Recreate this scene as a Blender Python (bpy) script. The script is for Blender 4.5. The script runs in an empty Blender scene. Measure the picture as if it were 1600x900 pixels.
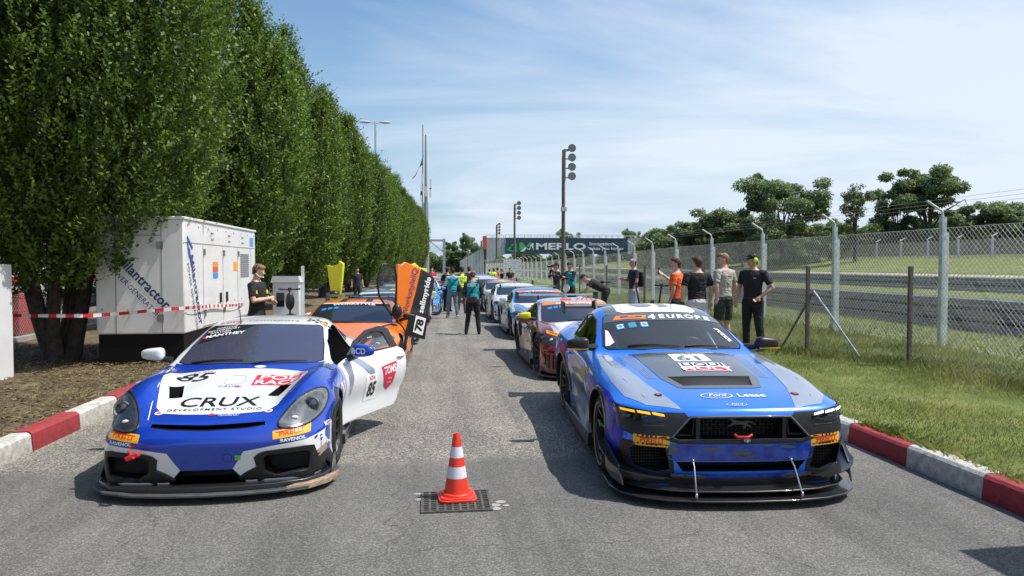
import bpy, bmesh, math, random
import numpy as np
from math import sin, cos, pi, radians as R
from mathutils import Vector as V, Matrix, geometry
from mathutils.bvhtree import BVHTree
random.seed(7)
RNG = np.random.default_rng(7)
C = bpy.context.scene.collection
SC = bpy.context.scene
# ---------------------------------------------------------------- camera
cam = bpy.data.cameras.new('camera'); co = bpy.data.objects.new('camera', cam); C.objects.link(co)
co.location = (0, 0, 1.87); co.rotation_euler = (R(90-1.89), 0, R(-6.72))
cam.sensor_width = 36; cam.lens = 1120/1600*36; cam.clip_end = 3000; cam.clip_start = .05
SC.camera = co
# ---------------------------------------------------------------- light
SUN = V((.985, -.17, 0)).normalized(); EL = R(60)
SC.view_settings.view_transform = 'Standard'; SC.view_settings.look = 'None'
SC.view_settings.exposure = 0.16; SC.view_settings.gamma = 1
w = bpy.data.worlds.new('World'); SC.world = w; w.use_nodes = True
nt = w.node_tree; N = nt.nodes; L = nt.links; N.clear()
def nd(nt, t, **k):
    n = nt.nodes.new(t)
    for a, b in k.items():
        if a.startswith('i_'):
            n.inputs[a[2:].replace('_', ' ')].default_value = b
        else: setattr(n, a, b)
    return n
out = nd(nt, 'ShaderNodeOutputWorld'); bg = nd(nt, 'ShaderNodeBackground'); bg.inputs[1].default_value = .12
sky = nd(nt, 'ShaderNodeTexSky'); sky.sky_type = 'NISHITA'; sky.sun_disc = False
sky.sun_elevation = EL; sky.sun_rotation = math.atan2(SUN.x, SUN.y); sky.air_density = 1.3; sky.dust_density = 1.0; sky.ozone_density = 1.6
tc = nd(nt, 'ShaderNodeTexCoord'); sx = nd(nt, 'ShaderNodeSeparateXYZ'); L.new(tc.outputs['Generated'], sx.inputs[0])
ad = nd(nt, 'ShaderNodeMath', operation='ADD'); L.new(sx.outputs[2], ad.inputs[0]); ad.inputs[1].default_value = .16
mx_ = nd(nt, 'ShaderNodeMath', operation='MAXIMUM'); L.new(ad.outputs[0], mx_.inputs[0]); mx_.inputs[1].default_value = .05
dx = nd(nt, 'ShaderNodeMath', operation='DIVIDE'); L.new(sx.outputs[0], dx.inputs[0]); L.new(mx_.outputs[0], dx.inputs[1])
dy = nd(nt, 'ShaderNodeMath', operation='DIVIDE'); L.new(sx.outputs[1], dy.inputs[0]); L.new(mx_.outputs[0], dy.inputs[1])
cb = nd(nt, 'ShaderNodeCombineXYZ'); L.new(dx.outputs[0], cb.inputs[0]); L.new(dy.outputs[0], cb.inputs[1])
mp = nd(nt, 'ShaderNodeMapping'); L.new(cb.outputs[0], mp.inputs[0]); mp.inputs['Scale'].default_value = (.55, 1.05, 1); mp.inputs['Rotation'].default_value = (0, 0, R(24)); mp.inputs['Location'].default_value = (1.3, .4, 0)
n1 = nd(nt, 'ShaderNodeTexNoise', i_Scale=.8, i_Detail=9, i_Roughness=.58, i_Distortion=.6); L.new(mp.outputs[0], n1.inputs['Vector'])
n2 = nd(nt, 'ShaderNodeTexNoise', i_Scale=.33, i_Detail=3, i_Roughness=.5); L.new(cb.outputs[0], n2.inputs['Vector'])
# more high cloud towards +X
xr = nd(nt, 'ShaderNodeMath', operation='MULTIPLY_ADD'); L.new(sx.outputs[0], xr.inputs[0]); xr.inputs[1].default_value = .42; xr.inputs[2].default_value = -.05
s1 = nd(nt, 'ShaderNodeMath', operation='ADD'); L.new(n1.outputs[0], s1.inputs[0]); L.new(xr.outputs[0], s1.inputs[1])
s2 = nd(nt, 'ShaderNodeMath', operation='MULTIPLY_ADD'); L.new(n2.outputs[0], s2.inputs[0]); s2.inputs[1].default_value = .5; L.new(s1.outputs[0], s2.inputs[2])
cr = nd(nt, 'ShaderNodeValToRGB'); cr.color_ramp.elements[0].position = .63; cr.color_ramp.elements[0].color = (.0,)*3+(1,)
cr.color_ramp.elements[1].position = .92; cr.color_ramp.elements[1].color = (1, 1, 1, 1); L.new(s2.outputs[0], cr.inputs[0])
# small puffs near the horizon
n3 = nd(nt, 'ShaderNodeTexNoise', i_Scale=9.0, i_Detail=5, i_Roughness=.5); mp3 = nd(nt, 'ShaderNodeMapping'); mp3.inputs['Scale'].default_value = (1, 1, 2.2); L.new(tc.outputs['Generated'], mp3.inputs[0]); L.new(mp3.outputs[0], n3.inputs['Vector'])
c3 = nd(nt, 'ShaderNodeValToRGB'); c3.color_ramp.elements[0].position = .62; c3.color_ramp.elements[1].position = .74; L.new(n3.outputs[0], c3.inputs[0])
z3 = nd(nt, 'ShaderNodeMapRange'); z3.inputs['From Min'].default_value = .13; z3.inputs['From Max'].default_value = .06; L.new(sx.outputs[2], z3.inputs[0])
m3 = nd(nt, 'ShaderNodeMath', operation='MULTIPLY'); L.new(c3.outputs[0], m3.inputs[0]); L.new(z3.outputs[0], m3.inputs[1])
m4 = nd(nt, 'ShaderNodeMath', operation='MULTIPLY'); L.new(m3.outputs[0], m4.inputs[0]); m4.inputs[1].default_value = .35
mm = nd(nt, 'ShaderNodeMath', operation='MULTIPLY_ADD', use_clamp=True); L.new(cr.outputs[0], mm.inputs[0]); mm.inputs[1].default_value = .85; L.new(m4.outputs[0], mm.inputs[2])
hz = nd(nt, 'ShaderNodeMapRange', interpolation_type='SMOOTHSTEP'); hz.inputs['From Min'].default_value = .34; hz.inputs['From Max'].default_value = -.02; hz.inputs['To Max'].default_value = .86; L.new(sx.outputs[2], hz.inputs[0])
hm_ = nd(nt, 'ShaderNodeMix', data_type='RGBA'); L.new(hz.outputs[0], hm_.inputs['Factor']); sk2 = nd(nt, 'ShaderNodeMix', data_type='RGBA', blend_type='MULTIPLY'); sk2.inputs['Factor'].default_value = 1; L.new(sky.outputs[0], sk2.inputs['A']); sk2.inputs['B'].default_value = (.86, 1.0, 1.12, 1); L.new(sk2.outputs['Result'], hm_.inputs['A']); hm_.inputs['B'].default_value = (3.5, 4.75, 6.25, 1)
mix = nd(nt, 'ShaderNodeMix', data_type='RGBA'); L.new(mm.outputs[0], mix.inputs['Factor']); L.new(hm_.outputs['Result'], mix.inputs['A']); mix.inputs['B'].default_value = (6.3, 6.9, 7.7, 1)
L.new(mix.outputs['Result'], bg.inputs[0]); L.new(bg.outputs[0], out.inputs[0])
sl = bpy.data.lights.new('sun', 'SUN'); sl.energy = 4.6; sl.angle = R(.55); sl.color = (1, .955, .88)
so = bpy.data.objects.new('sun', sl); C.objects.link(so)
sd = V((SUN.x*cos(EL), SUN.y*cos(EL), sin(EL))); so.rotation_euler = sd.to_track_quat('Z', 'Y').to_euler()
so.location = (20, -5, 30)

# ---------------------------------------------------------------- materials
MATS = {}
def pm(name, col, rough=.6, metal=0, coat=0, spec=.5, var=0, vscale=6, bump=0, bscale=40, trans=0, alpha=1, emit=0, ior=1.5, coatr=.04, col2=None, dirt=0):
    if name in MATS: return MATS[name]
    m = bpy.data.materials.new(name); m.use_nodes = True; t = m.node_tree; b = t.nodes['Principled BSDF']
    c = tuple(col)+(1,)
    b.inputs['Base Color'].default_value = c; b.inputs['Roughness'].default_value = rough; b.inputs['Metallic'].default_value = metal
    b.inputs['Coat Weight'].default_value = coat; b.inputs['Coat Roughness'].default_value = coatr; b.inputs['Specular IOR Level'].default_value = spec
    b.inputs['IOR'].default_value = ior; b.inputs['Transmission Weight'].default_value = trans; b.inputs['Alpha'].default_value = alpha
    if emit: b.inputs['Emission Color'].default_value = c; b.inputs['Emission Strength'].default_value = emit
    if var or bump or dirt or col2:
        tc = nd(t, 'ShaderNodeTexCoord')
    if var or col2 or dirt:
        n = nd(t, 'ShaderNodeTexNoise', i_Scale=vscale, i_Detail=6, i_Roughness=.6); t.links.new(tc.outputs['Object'], n.inputs['Vector'])
        r = nd(t, 'ShaderNodeValToRGB'); r.color_ramp.elements[0].position = .35; r.color_ramp.elements[1].position = .68
        c2 = col2 if col2 else tuple(min(1, x*(1+var)) for x in col); c1 = col if col2 else tuple(x*(1-var) for x in col)
        r.color_ramp.elements[0].color = tuple(c1)+(1,); r.color_ramp.elements[1].color = tuple(c2)+(1,)
        t.links.new(n.outputs[0], r.inputs[0]); t.links.new(r.outputs[0], b.inputs['Base Color'])
        if coat or dirt:
            rr = nd(t, 'ShaderNodeMapRange'); rr.inputs['To Min'].default_value = max(0, rough-.08); rr.inputs['To Max'].default_value = rough+.14; t.links.new(n.outputs[0], rr.inputs[0]); t.links.new(rr.outputs[0], b.inputs['Roughness'])
    if bump:
        n = nd(t, 'ShaderNodeTexNoise', i_Scale=bscale, i_Detail=4); t.links.new(tc.outputs['Object'], n.inputs['Vector'])
        bp = nd(t, 'ShaderNodeBump', i_Strength=bump, i_Distance=.01); t.links.new(n.outputs[0], bp.inputs['Height']); t.links.new(bp.outputs[0], b.inputs['Normal'])
    MATS[name] = m; return m
def paint(name, col, **k):
    k.setdefault('rough', .32); k.setdefault('coat', 1.0); k.setdefault('var', .03); k.setdefault('vscale', 3)
    return pm(name, col, **k)
M_black = pm('black_plastic', (.012, .012, .013), .42, var=.3, vscale=20)
M_matt = pm('matt_black', (.007, .007, .008), .8, spec=.2)
M_carbon = pm('carbon', (.018, .018, .02), .3, coat=.7, var=.25, vscale=60)
M_rubber = pm('tyre_rubber', (.016, .016, .017), .82, var=.3, vscale=25, bump=.2)
M_white = paint('white_paint', (.74, .75, .76))
M_glass = pm('dark_glass', (.018, .020, .030), .03, spec=.9, ior=1.7)
M_sheen = pm('sky_sheen_glass', (.055, .056, .095), .04, spec=.9, ior=1.8)  # lavender base colour stands in for sky reflected in the windscreen
M_chrome = pm('steel', (.55, .56, .58), .28, 1)
M_galv = pm('galvanised', (.46, .48, .50), .42, .75, var=.25, vscale=14)
pm('letter_grey', (.16, .18, .2), .6)
M_lwhite = pm('letter_white', (.8, .8, .8), .4)
M_lb = pm('logo_blue', (.03, .10, .32), .5)
M_lblack = pm('letter_black', (.01, .01, .012), .4)
M_red = pm('signal_red', (.62, .02, .025), .4)
M_yel = pm('sticker_yellow', (.86, .42, .015), .4)
M_concrete = pm('concrete', (.33, .32, .30), .9, var=.25, vscale=5, bump=.4)

# ---------------------------------------------------------------- mesh helpers
def tag(o, label=None, cat=None, group=None, kind=None):
    if label: o['label'] = label
    if cat: o['category'] = cat
    if group: o['group'] = group
    if kind: o['kind'] = kind
    return o
def empty(name, loc=(0, 0, 0), rz=0, label=None, cat=None, group=None, kind=None):
    o = bpy.data.objects.new(name, None); C.objects.link(o); o.location = loc; o.rotation_euler = (0, 0, rz); o.empty_display_size = .2
    return tag(o, label, cat, group, kind)
def link(name, me, mats=None, parent=None, smooth=None):
    o = bpy.data.objects.new(name, me); C.objects.link(o)
    if mats is not None:
        for m in (mats if isinstance(mats, (list, tuple)) else [mats]): me.materials.append(m)
    if smooth is not None and len(me.polygons):
        me.polygons.foreach_set('use_smooth', [True]*len(me.polygons))
        if smooth: 
            try: me.set_sharp_from_angle(angle=R(smooth))
            except Exception: pass
    if parent: o.parent = parent
    return o
class MB:
    def __init__(s): s.v = []; s.f = []; s.m = []
    def add(s, vs, fs, mi=0):
        k = len(s.v); s.v += [tuple(p) for p in vs]; s.f += [tuple(i+k for i in f) for f in fs]; s.m += [mi]*len(fs); return s
    def box(s, c, d, mi=0, rot=None, taper=1):
        x, y, z = d[0]/2, d[1]/2, d[2]/2
        vs = [V((sx*x*(taper if sz > 0 else 1), sy*y*(taper if sz > 0 else 1), sz*z)) for sz in (-1, 1) for sx, sy in ((-1, -1), (1, -1), (1, 1), (-1, 1))]
        if rot is not None: vs = [rot @ v for v in vs]
        vs = [v+V(c) for v in vs]
        return s.add(vs, [(3, 2, 1, 0), (4, 5, 6, 7), (0, 1, 5, 4), (1, 2, 6, 5), (2, 3, 7, 6), (3, 0, 4, 7)], mi)
    def tube(s, pts, r, n=8, mi=0, cap=True, closed=False):
        pts = [V(p) for p in pts]; rs = r if isinstance(r, (list, tuple)) else [r]*len(pts); m = len(pts); vs = []
        up = None
        for i, p in enumerate(pts):
            a = pts[i-1] if (i > 0 or closed) else p; b = pts[(i+1) % m] if (i < m-1 or closed) else p
            t = (b-a).normalized() if (b-a).length > 1e-9 else V((0, 0, 1))
            if up is None: up = V((0, 0, 1)) if abs(t.z) < .9 else V((1, 0, 0))
            x = t.cross(up)
            if x.length < 1e-5: x = t.cross(V((0, 1, 0)))
            x.normalize(); y = x.cross(t).normalized(); up = y
            for k in range(n):
                a_ = 2*pi*k/n; vs.append(p+x*(rs[i]*cos(a_))+y*(rs[i]*sin(a_)))
        fs = []
        for i in range(m if closed else m-1):
            for k in range(n):
                j = (i+1) % m; fs.append((i*n+k, i*n+(k+1) % n, j*n+(k+1) % n, j*n+k))
        if cap and not closed: fs += [tuple(range(n))[::-1], tuple((m-1)*n+k for k in range(n))]
        return s.add(vs, fs, mi)
    def lathe(s, prof, n=32, axis='z', c=(0, 0, 0), mi=0, cap=False, mfun=None):
        k0 = len(s.v); c = V(c); vs = []
        for (r, h) in prof:
            for k in range(n):
                a = 2*pi*k/n
                p = {'z': (r*cos(a), r*sin(a), h), 'x': (h, r*cos(a), r*sin(a)), 'y': (r*cos(a), h, -r*sin(a))}[axis]
                vs.append(V(p)+c)
        s.v += [tuple(p) for p in vs]
        for i in range(len(prof)-1):
            for k in range(n):
                s.f.append((k0+i*n+k, k0+i*n+(k+1) % n, k0+(i+1)*n+(k+1) % n, k0+(i+1)*n+k)); s.m.append(mfun(i) if mfun else mi)
        if cap:
            s.f.append(tuple(k0+k for k in range(n))[::-1]); s.m.append(mi)
            s.f.append(tuple(k0+(len(prof)-1)*n+k for k in range(n))); s.m.append(mi)
        return s
    def prism(s, poly, ax, h0, h1, mi=0):
        """poly 2D; ax: 'z' (x,y) 'y' (x,z) 'x' (y,z)"""
        def P(p, h): return {'z': (p[0], p[1], h), 'y': (p[0], h, p[1]), 'x': (h, p[0], p[1])}[ax]
        n = len(poly); vs = [P(p, h0) for p in poly]+[P(p, h1) for p in poly]
        fs = [tuple(range(n))[::-1], tuple(range(n, 2*n))]+[(i, (i+1) % n, n+(i+1) % n, n+i) for i in range(n)]
        return s.add(vs, fs, mi)
    def ball(s, c, r, mi=0, n=12, m=8, rot=None):
        r = r if isinstance(r, (tuple, list)) else (r, r, r); c = V(c); vs = [V((0, 0, -r[2]))]
        for i in range(1, m):
            a = pi*i/m-pi/2
            for k in range(n): vs.append(V((r[0]*cos(a)*cos(2*pi*k/n), r[1]*cos(a)*sin(2*pi*k/n), r[2]*sin(a))))
        vs.append(V((0, 0, r[2])))
        if rot is not None: vs = [rot @ v for v in vs]
        vs = [v+c for v in vs]; fs = [(0, 1+(k+1) % n, 1+k) for k in range(n)]
        for i in range(m-2):
            for k in range(n): fs.append((1+i*n+k, 1+i*n+(k+1) % n, 1+(i+1)*n+(k+1) % n, 1+(i+1)*n+k))
        e = len(vs)-1; b = 1+(m-2)*n; fs += [(b+k, b+(k+1) % n, e) for k in range(n)]
        return s.add(vs, fs, mi)
    def mesh(s, name='mesh', fix=True):
        me = bpy.data.meshes.new(name); me.from_pydata(s.v, [], s.f)
        if any(s.m): me.polygons.foreach_set('material_index', s.m)
        if fix:
            b = bmesh.new(); b.from_mesh(me); bmesh.ops.recalc_face_normals(b, faces=b.faces); b.to_mesh(me); b.free()
        me.update(); return me
    def build(s, name, mats, parent=None, smooth=30, bevel=0, fix=True):
        me = s.mesh(name, fix); o = link(name, me, mats, parent, smooth)
        if bevel:
            b = o.modifiers.new('bevel', 'BEVEL'); b.width = bevel; b.segments = 2; b.limit_method = 'ANGLE'; b.angle_limit = R(40)
        return o
def apply_mods(o):
    dg = bpy.context.evaluated_depsgraph_get(); me = bpy.data.meshes.new_from_object(o.evaluated_get(dg))
    o.modifiers.clear(); old = o.data; o.data = me; bpy.data.meshes.remove(old); return o
def np_mesh(name, verts, faces):
    me = bpy.data.meshes.new(name); n = len(faces); k = faces.shape[1]
    me.vertices.add(len(verts)); me.vertices.foreach_set('co', verts.astype(np.float32).ravel())
    me.loops.add(n*k); me.loops.foreach_set('vertex_index', faces.astype(np.int32).ravel())
    me.polygons.add(n); me.polygons.foreach_set('loop_start', np.arange(0, n*k, k, dtype=np.int32))
    try: me.polygons.foreach_set('loop_total', np.full(n, k, dtype=np.int32))
    except Exception: pass
    me.update(calc_edges=True); return me
def copy_tree(o, parent=None):
    c = o.copy(); C.objects.link(c); c.parent = parent
    for ch in list(o.children): copy_tree(ch, c)
    return c
# flat text as (verts2d, faces)
_tc = {}
def text_geo(s, size=1, bold=0, shear=0, sx=1, align='CENTER', space=1):
    k = (s, bold, shear, align, space)
    if k not in _tc:
        cu = bpy.data.curves.new('t', 'FONT'); cu.body = s; cu.size = 1; cu.offset = bold; cu.shear = shear; cu.align_x = align; cu.align_y = 'CENTER'; cu.resolution_u = 3; cu.space_character = space
        o = bpy.data.objects.new('t', cu); C.objects.link(o)
        dg = bpy.context.evaluated_depsgraph_get(); me = bpy.data.meshes.new_from_object(o.evaluated_get(dg))
        _tc[k] = ([tuple(v.co[:2]) for v in me.vertices], [tuple(p.vertices) for p in me.polygons])
        bpy.data.objects.remove(o); bpy.data.curves.remove(cu); bpy.data.meshes.remove(me)
    vs, fs = _tc[k]; return [(x*size*sx, y*size) for x, y in vs], fs
def flat_text(name, s, mat, parent, o, u, v, size, **k):
    """text lying in plane: origin o, unit axes u, v"""
    vs, fs = text_geo(s, size, **k); o, u, v = V(o), V(u), V(v)
    me = bpy.data.meshes.new(name); me.from_pydata([tuple(o+u*a+v*b) for a, b in vs], [], fs); me.update()
    return link(name, me, mat, parent)
def tess(polys):
    """list of loops (outer + holes)"""
    vl = [[V((p[0], p[1], 0)) for p in lp] for lp in polys]; tris = geometry.tessellate_polygon(vl); vs = [(p[0], p[1]) for lp in polys for p in lp]
    return vs, [tuple(t) for t in tris]
def smooth_poly(pts, k=6, closed=True):
    """Catmull-Rom through the points"""
    n = len(pts); o = []
    for i in range(n if closed else n-1):
        p0, p1, p2, p3 = [V(pts[(i+j) % n]) if closed else V(pts[min(max(i+j, 0), n-1)]) for j in (-1, 0, 1, 2)]
        for q in range(k):
            t = q/k; o.append(tuple(.5*((2*p1)+(p2-p0)*t+(2*p0-5*p1+4*p2-p3)*t*t+(3*p1-p0-3*p2+p3)*t**3)))
    if not closed: o.append(tuple(pts[-1]))
    return o
def rrect(cx, cy, w, h, r=.02, rot=0, k=4, skew=0):
    o = []
    for sx, sy, a0 in ((1, 1, 0), (-1, 1, 90), (-1, -1, 180), (1, -1, 270)):
        for i in range(k+1):
            a = R(a0+90*i/k); x = sx*(w/2-r)+r*cos(a); y = sy*(h/2-r)+r*sin(a); x += skew*y
            o.append((cx+x*cos(rot)-y*sin(rot), cy+x*sin(rot)+y*cos(rot)))
    return o
def ell(cx, cy, a, b, n=24, rot=0): return [(cx+a*cos(t)*cos(rot)-b*sin(t)*sin(rot), cy+a*cos(t)*sin(rot)+b*sin(t)*cos(rot)) for t in [2*pi*i/n for i in range(n)]]
# ================================================================ SETTING
def ground_mat(name, cols, scale=3, bump=.5, bscale=60, rough=.95, speck=None):
    m = bpy.data.materials.new(name); m.use_nodes = True; t = m.node_tree; b = t.nodes['Principled BSDF']; b.inputs['Roughness'].default_value = rough; b.inputs['Specular IOR Level'].default_value = .2
    tc = nd(t, 'ShaderNodeTexCoord'); n = nd(t, 'ShaderNodeTexNoise', i_Scale=scale, i_Detail=10, i_Roughness=.65); t.links.new(tc.outputs['Object'], n.inputs['Vector'])
    r = nd(t, 'ShaderNodeValToRGB'); e = r.color_ramp.elements
    while len(e) < len(cols): e.new(.5)
    for i, c in enumerate(cols): e[i].position = .3+.42*i/(len(cols)-1); e[i].color = tuple(c)+(1,)
    t.links.new(n.outputs[0], r.inputs[0]); last = r.outputs[0]
    n2 = nd(t, 'ShaderNodeTexNoise', i_Scale=bscale, i_Detail=4, i_Roughness=.7); t.links.new(tc.outputs['Object'], n2.inputs['Vector'])
    mx = nd(t, 'ShaderNodeMix', data_type='RGBA', blend_type='MULTIPLY'); mx.inputs['Factor'].default_value = .6
    r2 = nd(t, 'ShaderNodeValToRGB'); r2.color_ramp.elements[0].position = .3; r2.color_ramp.elements[0].color = (.4, .4, .4, 1); r2.color_ramp.elements[1].position = .7; r2.color_ramp.elements[1].color = (1.45, 1.4, 1.35, 1)
    t.links.new(n2.outputs[0], r2.inputs[0]); t.links.new(last, mx.inputs['A']); t.links.new(r2.outputs[0], mx.inputs['B']); t.links.new(mx.outputs['Result'], b.inputs['Base Color'])
    bp = nd(t, 'ShaderNodeBump', i_Strength=bump, i_Distance=.02); t.links.new(n2.outputs[0], bp.inputs['Height']); t.links.new(bp.outputs[0], b.inputs['Normal'])
    return m
M_grassbase = ground_mat('grass_soil', [(.09, .11, .03), (.15, .19, .05), (.27, .26, .12)], 1.6)
M_soil = ground_mat('dry_soil', [(.095, .068, .042), (.15, .115, .07), (.25, .21, .13)], 2.2, bump=.9, bscale=35)
M_sand = ground_mat('gravel_trap', [(.42, .36, .26), (.5, .44, .33)], 2)
# asphalt: smooth dark patch near the camera, coarse worn surface beyond the seam
def asphalt():
    m = bpy.data.materials.new('asphalt'); m.use_nodes = True; t = m.node_tree; b = t.nodes['Principled BSDF']; b.inputs['Roughness'].default_value = .85; b.inputs['Specular IOR Level'].default_value = .3
    tc = nd(t, 'ShaderNodeTexCoord'); lk = t.links.new
    def vor(s, lo, hi, p0, p1):
        v = nd(t, 'ShaderNodeTexVoronoi', i_Scale=s); lk(tc.outputs['Object'], v.inputs['Vector'])
        sp = nd(t, 'ShaderNodeSeparateColor'); lk(v.outputs['Color'], sp.inputs[0])
        r = nd(t, 'ShaderNodeValToRGB'); r.color_ramp.elements[0].position = p0; r.color_ramp.elements[0].color = tuple(lo)+(1,); r.color_ramp.elements[1].position = p1; r.color_ramp.elements[1].color = tuple(hi)+(1,)
        e = r.color_ramp.elements.new(.5*(p0+p1)); e.color = tuple(a*.72+c*.28 for a, c in zip(lo, hi))+(1,)
        lk(sp.outputs[0], r.inputs[0]); return v, r
    v1, r1 = vor(115, (.105, .104, .098), (.25, .243, .225), .15, 1.0)
    v2, r2 = vor(82, (.085, .080, .072), (.43, .41, .365), .0, 1.02)
    sxx = nd(t, 'ShaderNodeSeparateXYZ'); lk(tc.outputs['Object'], sxx.inputs[0])
    nz = nd(t, 'ShaderNodeTexNoise', i_Scale=2.2, i_Detail=6); lk(tc.outputs['Object'], nz.inputs['Vector'])
    ma = nd(t, 'ShaderNodeMath', operation='MULTIPLY_ADD'); lk(nz.outputs[0], ma.inputs[0]); ma.inputs[1].default_value = .55; lk(sxx.outputs[1], ma.inputs[2])
    mr = nd(t, 'ShaderNodeMapRange'); mr.inputs['From Min'].default_value = 6.95; mr.inputs['From Max'].default_value = 7.2; lk(ma.outputs[0], mr.inputs[0])
    mx = nd(t, 'ShaderNodeMix', data_type='RGBA'); lk(mr.outputs[0], mx.inputs['Factor']); lk(r1.outputs[0], mx.inputs['A']); lk(r2.outputs[0], mx.inputs['B'])
    # broad patches and stains
    n2 = nd(t, 'ShaderNodeTexNoise', i_Scale=.7, i_Detail=7, i_Roughness=.62); lk(tc.outputs['Object'], n2.inputs['Vector'])
    r3 = nd(t, 'ShaderNodeValToRGB'); r3.color_ramp.elements[0].position = .3; r3.color_ramp.elements[0].color = (.74, .745, .76, 1); r3.color_ramp.elements[1].position = .7; r3.color_ramp.elements[1].color = (1.12, 1.1, 1.06, 1); lk(n2.outputs[0], r3.inputs[0])
    m2 = nd(t, 'ShaderNodeMix', data_type='RGBA', blend_type='MULTIPLY'); m2.inputs['Factor'].default_value = 1; lk(mx.outputs['Result'], m2.inputs['A']); lk(r3.outputs[0], m2.inputs['B'])
    mpt = nd(t, 'ShaderNodeMapping'); mpt.inputs['Scale'].default_value = (2.6, .16, 1); lk(tc.outputs['Object'], mpt.inputs[0]); nt_ = nd(t, 'ShaderNodeTexNoise', i_Scale=1.0, i_Detail=5, i_Roughness=.6); lk(mpt.outputs[0], nt_.inputs['Vector'])
    rt_ = nd(t, 'ShaderNodeValToRGB'); rt_.color_ramp.elements[0].position = .36; rt_.color_ramp.elements[0].color = (.82, .82, .83, 1); rt_.color_ramp.elements[1].position = .55; rt_.color_ramp.elements[1].color = (1.05, 1.05, 1.04, 1); lk(nt_.outputs[0], rt_.inputs[0])
    m7 = nd(t, 'ShaderNodeMix', data_type='RGBA', blend_type='MULTIPLY'); m7.inputs['Factor'].default_value = 1; lk(m2.outputs['Result'], m7.inputs['A']); lk(rt_.outputs[0], m7.inputs['B']); m2 = m7
    # hairline cracks and small oil spots
    vc = nd(t, 'ShaderNodeTexVoronoi', feature='DISTANCE_TO_EDGE', i_Scale=.36); mpp = nd(t, 'ShaderNodeVectorMath', operation='MULTIPLY_ADD'); nzc = nd(t, 'ShaderNodeTexNoise', i_Scale=3.5, i_Detail=5)
    lk(tc.outputs['Object'], nzc.inputs['Vector']); lk(nzc.outputs['Color'], mpp.inputs[0]); mpp.inputs[1].default_value = (.35, .35, .35); lk(tc.outputs['Object'], mpp.inputs[2]); lk(mpp.outputs[0], vc.inputs['Vector'])
    r4 = nd(t, 'ShaderNodeValToRGB'); r4.color_ramp.elements[0].position = .0; r4.color_ramp.elements[0].color = (.62, .62, .62, 1); r4.color_ramp.elements[1].position = .0035; r4.color_ramp.elements[1].color = (1, 1, 1, 1); lk(vc.outputs['Distance'], r4.inputs[0])
    m3 = nd(t, 'ShaderNodeMix', data_type='RGBA', blend_type='MULTIPLY'); m3.inputs['Factor'].default_value = 1; lk(m2.outputs['Result'], m3.inputs['A']); lk(r4.outputs[0], m3.inputs['B'])
    n5 = nd(t, 'ShaderNodeTexNoise', i_Scale=1.9, i_Detail=3, i_Roughness=.5); lk(tc.outputs['Object'], n5.inputs['Vector'])
    r5 = nd(t, 'ShaderNodeValToRGB'); r5.color_ramp.elements[0].position = .66; r5.color_ramp.elements[0].color = (1, 1, 1, 1); r5.color_ramp.elements[1].position = .76; r5.color_ramp.elements[1].color = (.7, .7, .71, 1); lk(n5.outputs[0], r5.inputs[0])
    m5 = nd(t, 'ShaderNodeMix', data_type='RGBA', blend_type='MULTIPLY'); m5.inputs['Factor'].default_value = 1; lk(m3.outputs['Result'], m5.inputs['A']); lk(r5.outputs[0], m5.inputs['B']); lk(m5.outputs['Result'], b.inputs['Base Color'])
    bp = nd(t, 'ShaderNodeBump', i_Strength=.5, i_Distance=.004); lk(v2.outputs['Distance'], bp.inputs['Height']); lk(bp.outputs[0], b.inputs['Normal'])
    return m
M_asph = asphalt()
XL, XR = -3.92, 4.38     # kerb faces
def hR(x, y):            # ground height right of the road
    pts = [(4.4, .17), (6, .24), (7.5, .30), (9.5, .33), (12, .22), (14.5, .22), (20, .62), (24, .75), (30, .8), (36, 1.0), (48, 2.7), (400, 2.8)]
    return float(np.interp(x, *zip(*pts)))+.02*sin(x*1.7+y*.9)*(x < 13)
def grid(name, xs, ys, hf, mat, kind='structure'):
    vs = np.array([(x, y, hf(x, y)) for y in ys for x in xs]); nx = len(xs)
    fs = np.array([(j*nx+i, j*nx+i+1, (j+1)*nx+i+1, (j+1)*nx+i) for j in range(len(ys)-1) for i in range(nx-1)])
    return tag(link(name, np_mesh(name, vs, fs), mat, smooth=60), kind=kind)
grid('ground', [-1500, 1500], [-200, 2500], lambda x, y: -.06, M_grassbase)
ROADEND = 260
grid('asphalt_road', [-4.1, 0, 4.55], [-6, 6.8, 40, ROADEND], lambda x, y: 0.0, M_asph)
grid('paddock_asphalt', [-60, -12.5], [-6, 200], lambda x, y: .03, M_asph)
ysr = list(np.arange(-6, 30, .5))+list(np.arange(30, 100, 4))+[120, 160, 260, 500]
grid('grass_verge', [4.5, 5, 5.6, 6.4, 7.4, 8.4, 9.5, 10.8, 12, 13.3, 14.6, 17, 20, 24, 30, 36, 42, 48, 70, 400], ysr, hR, M_grassbase)
grid('dry_verge', [-12.6, -10, -8.5, -7.5, -6.8, -6, -5.2, -4.5, -4.03], ysr[:-2], lambda x, y: .15+.03*sin(x*2.1+y*1.3)*(x < -4.2)-.02*(x < -8), M_soil)
grid('race_track', [24.2, 34], [-20, 300], lambda x, y: float(np.interp(x, [24, 30, 36], [.75, .8, 1.0]))+.03, pm('track_asphalt', (.11, .11, .115), .9, var=.2))
grid('gravel_trap', [35, 37], [-20, 260], lambda x, y: float(np.interp(x, [30, 36, 48], [.8, 1.0, 2.55]))+.03, M_sand)
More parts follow.
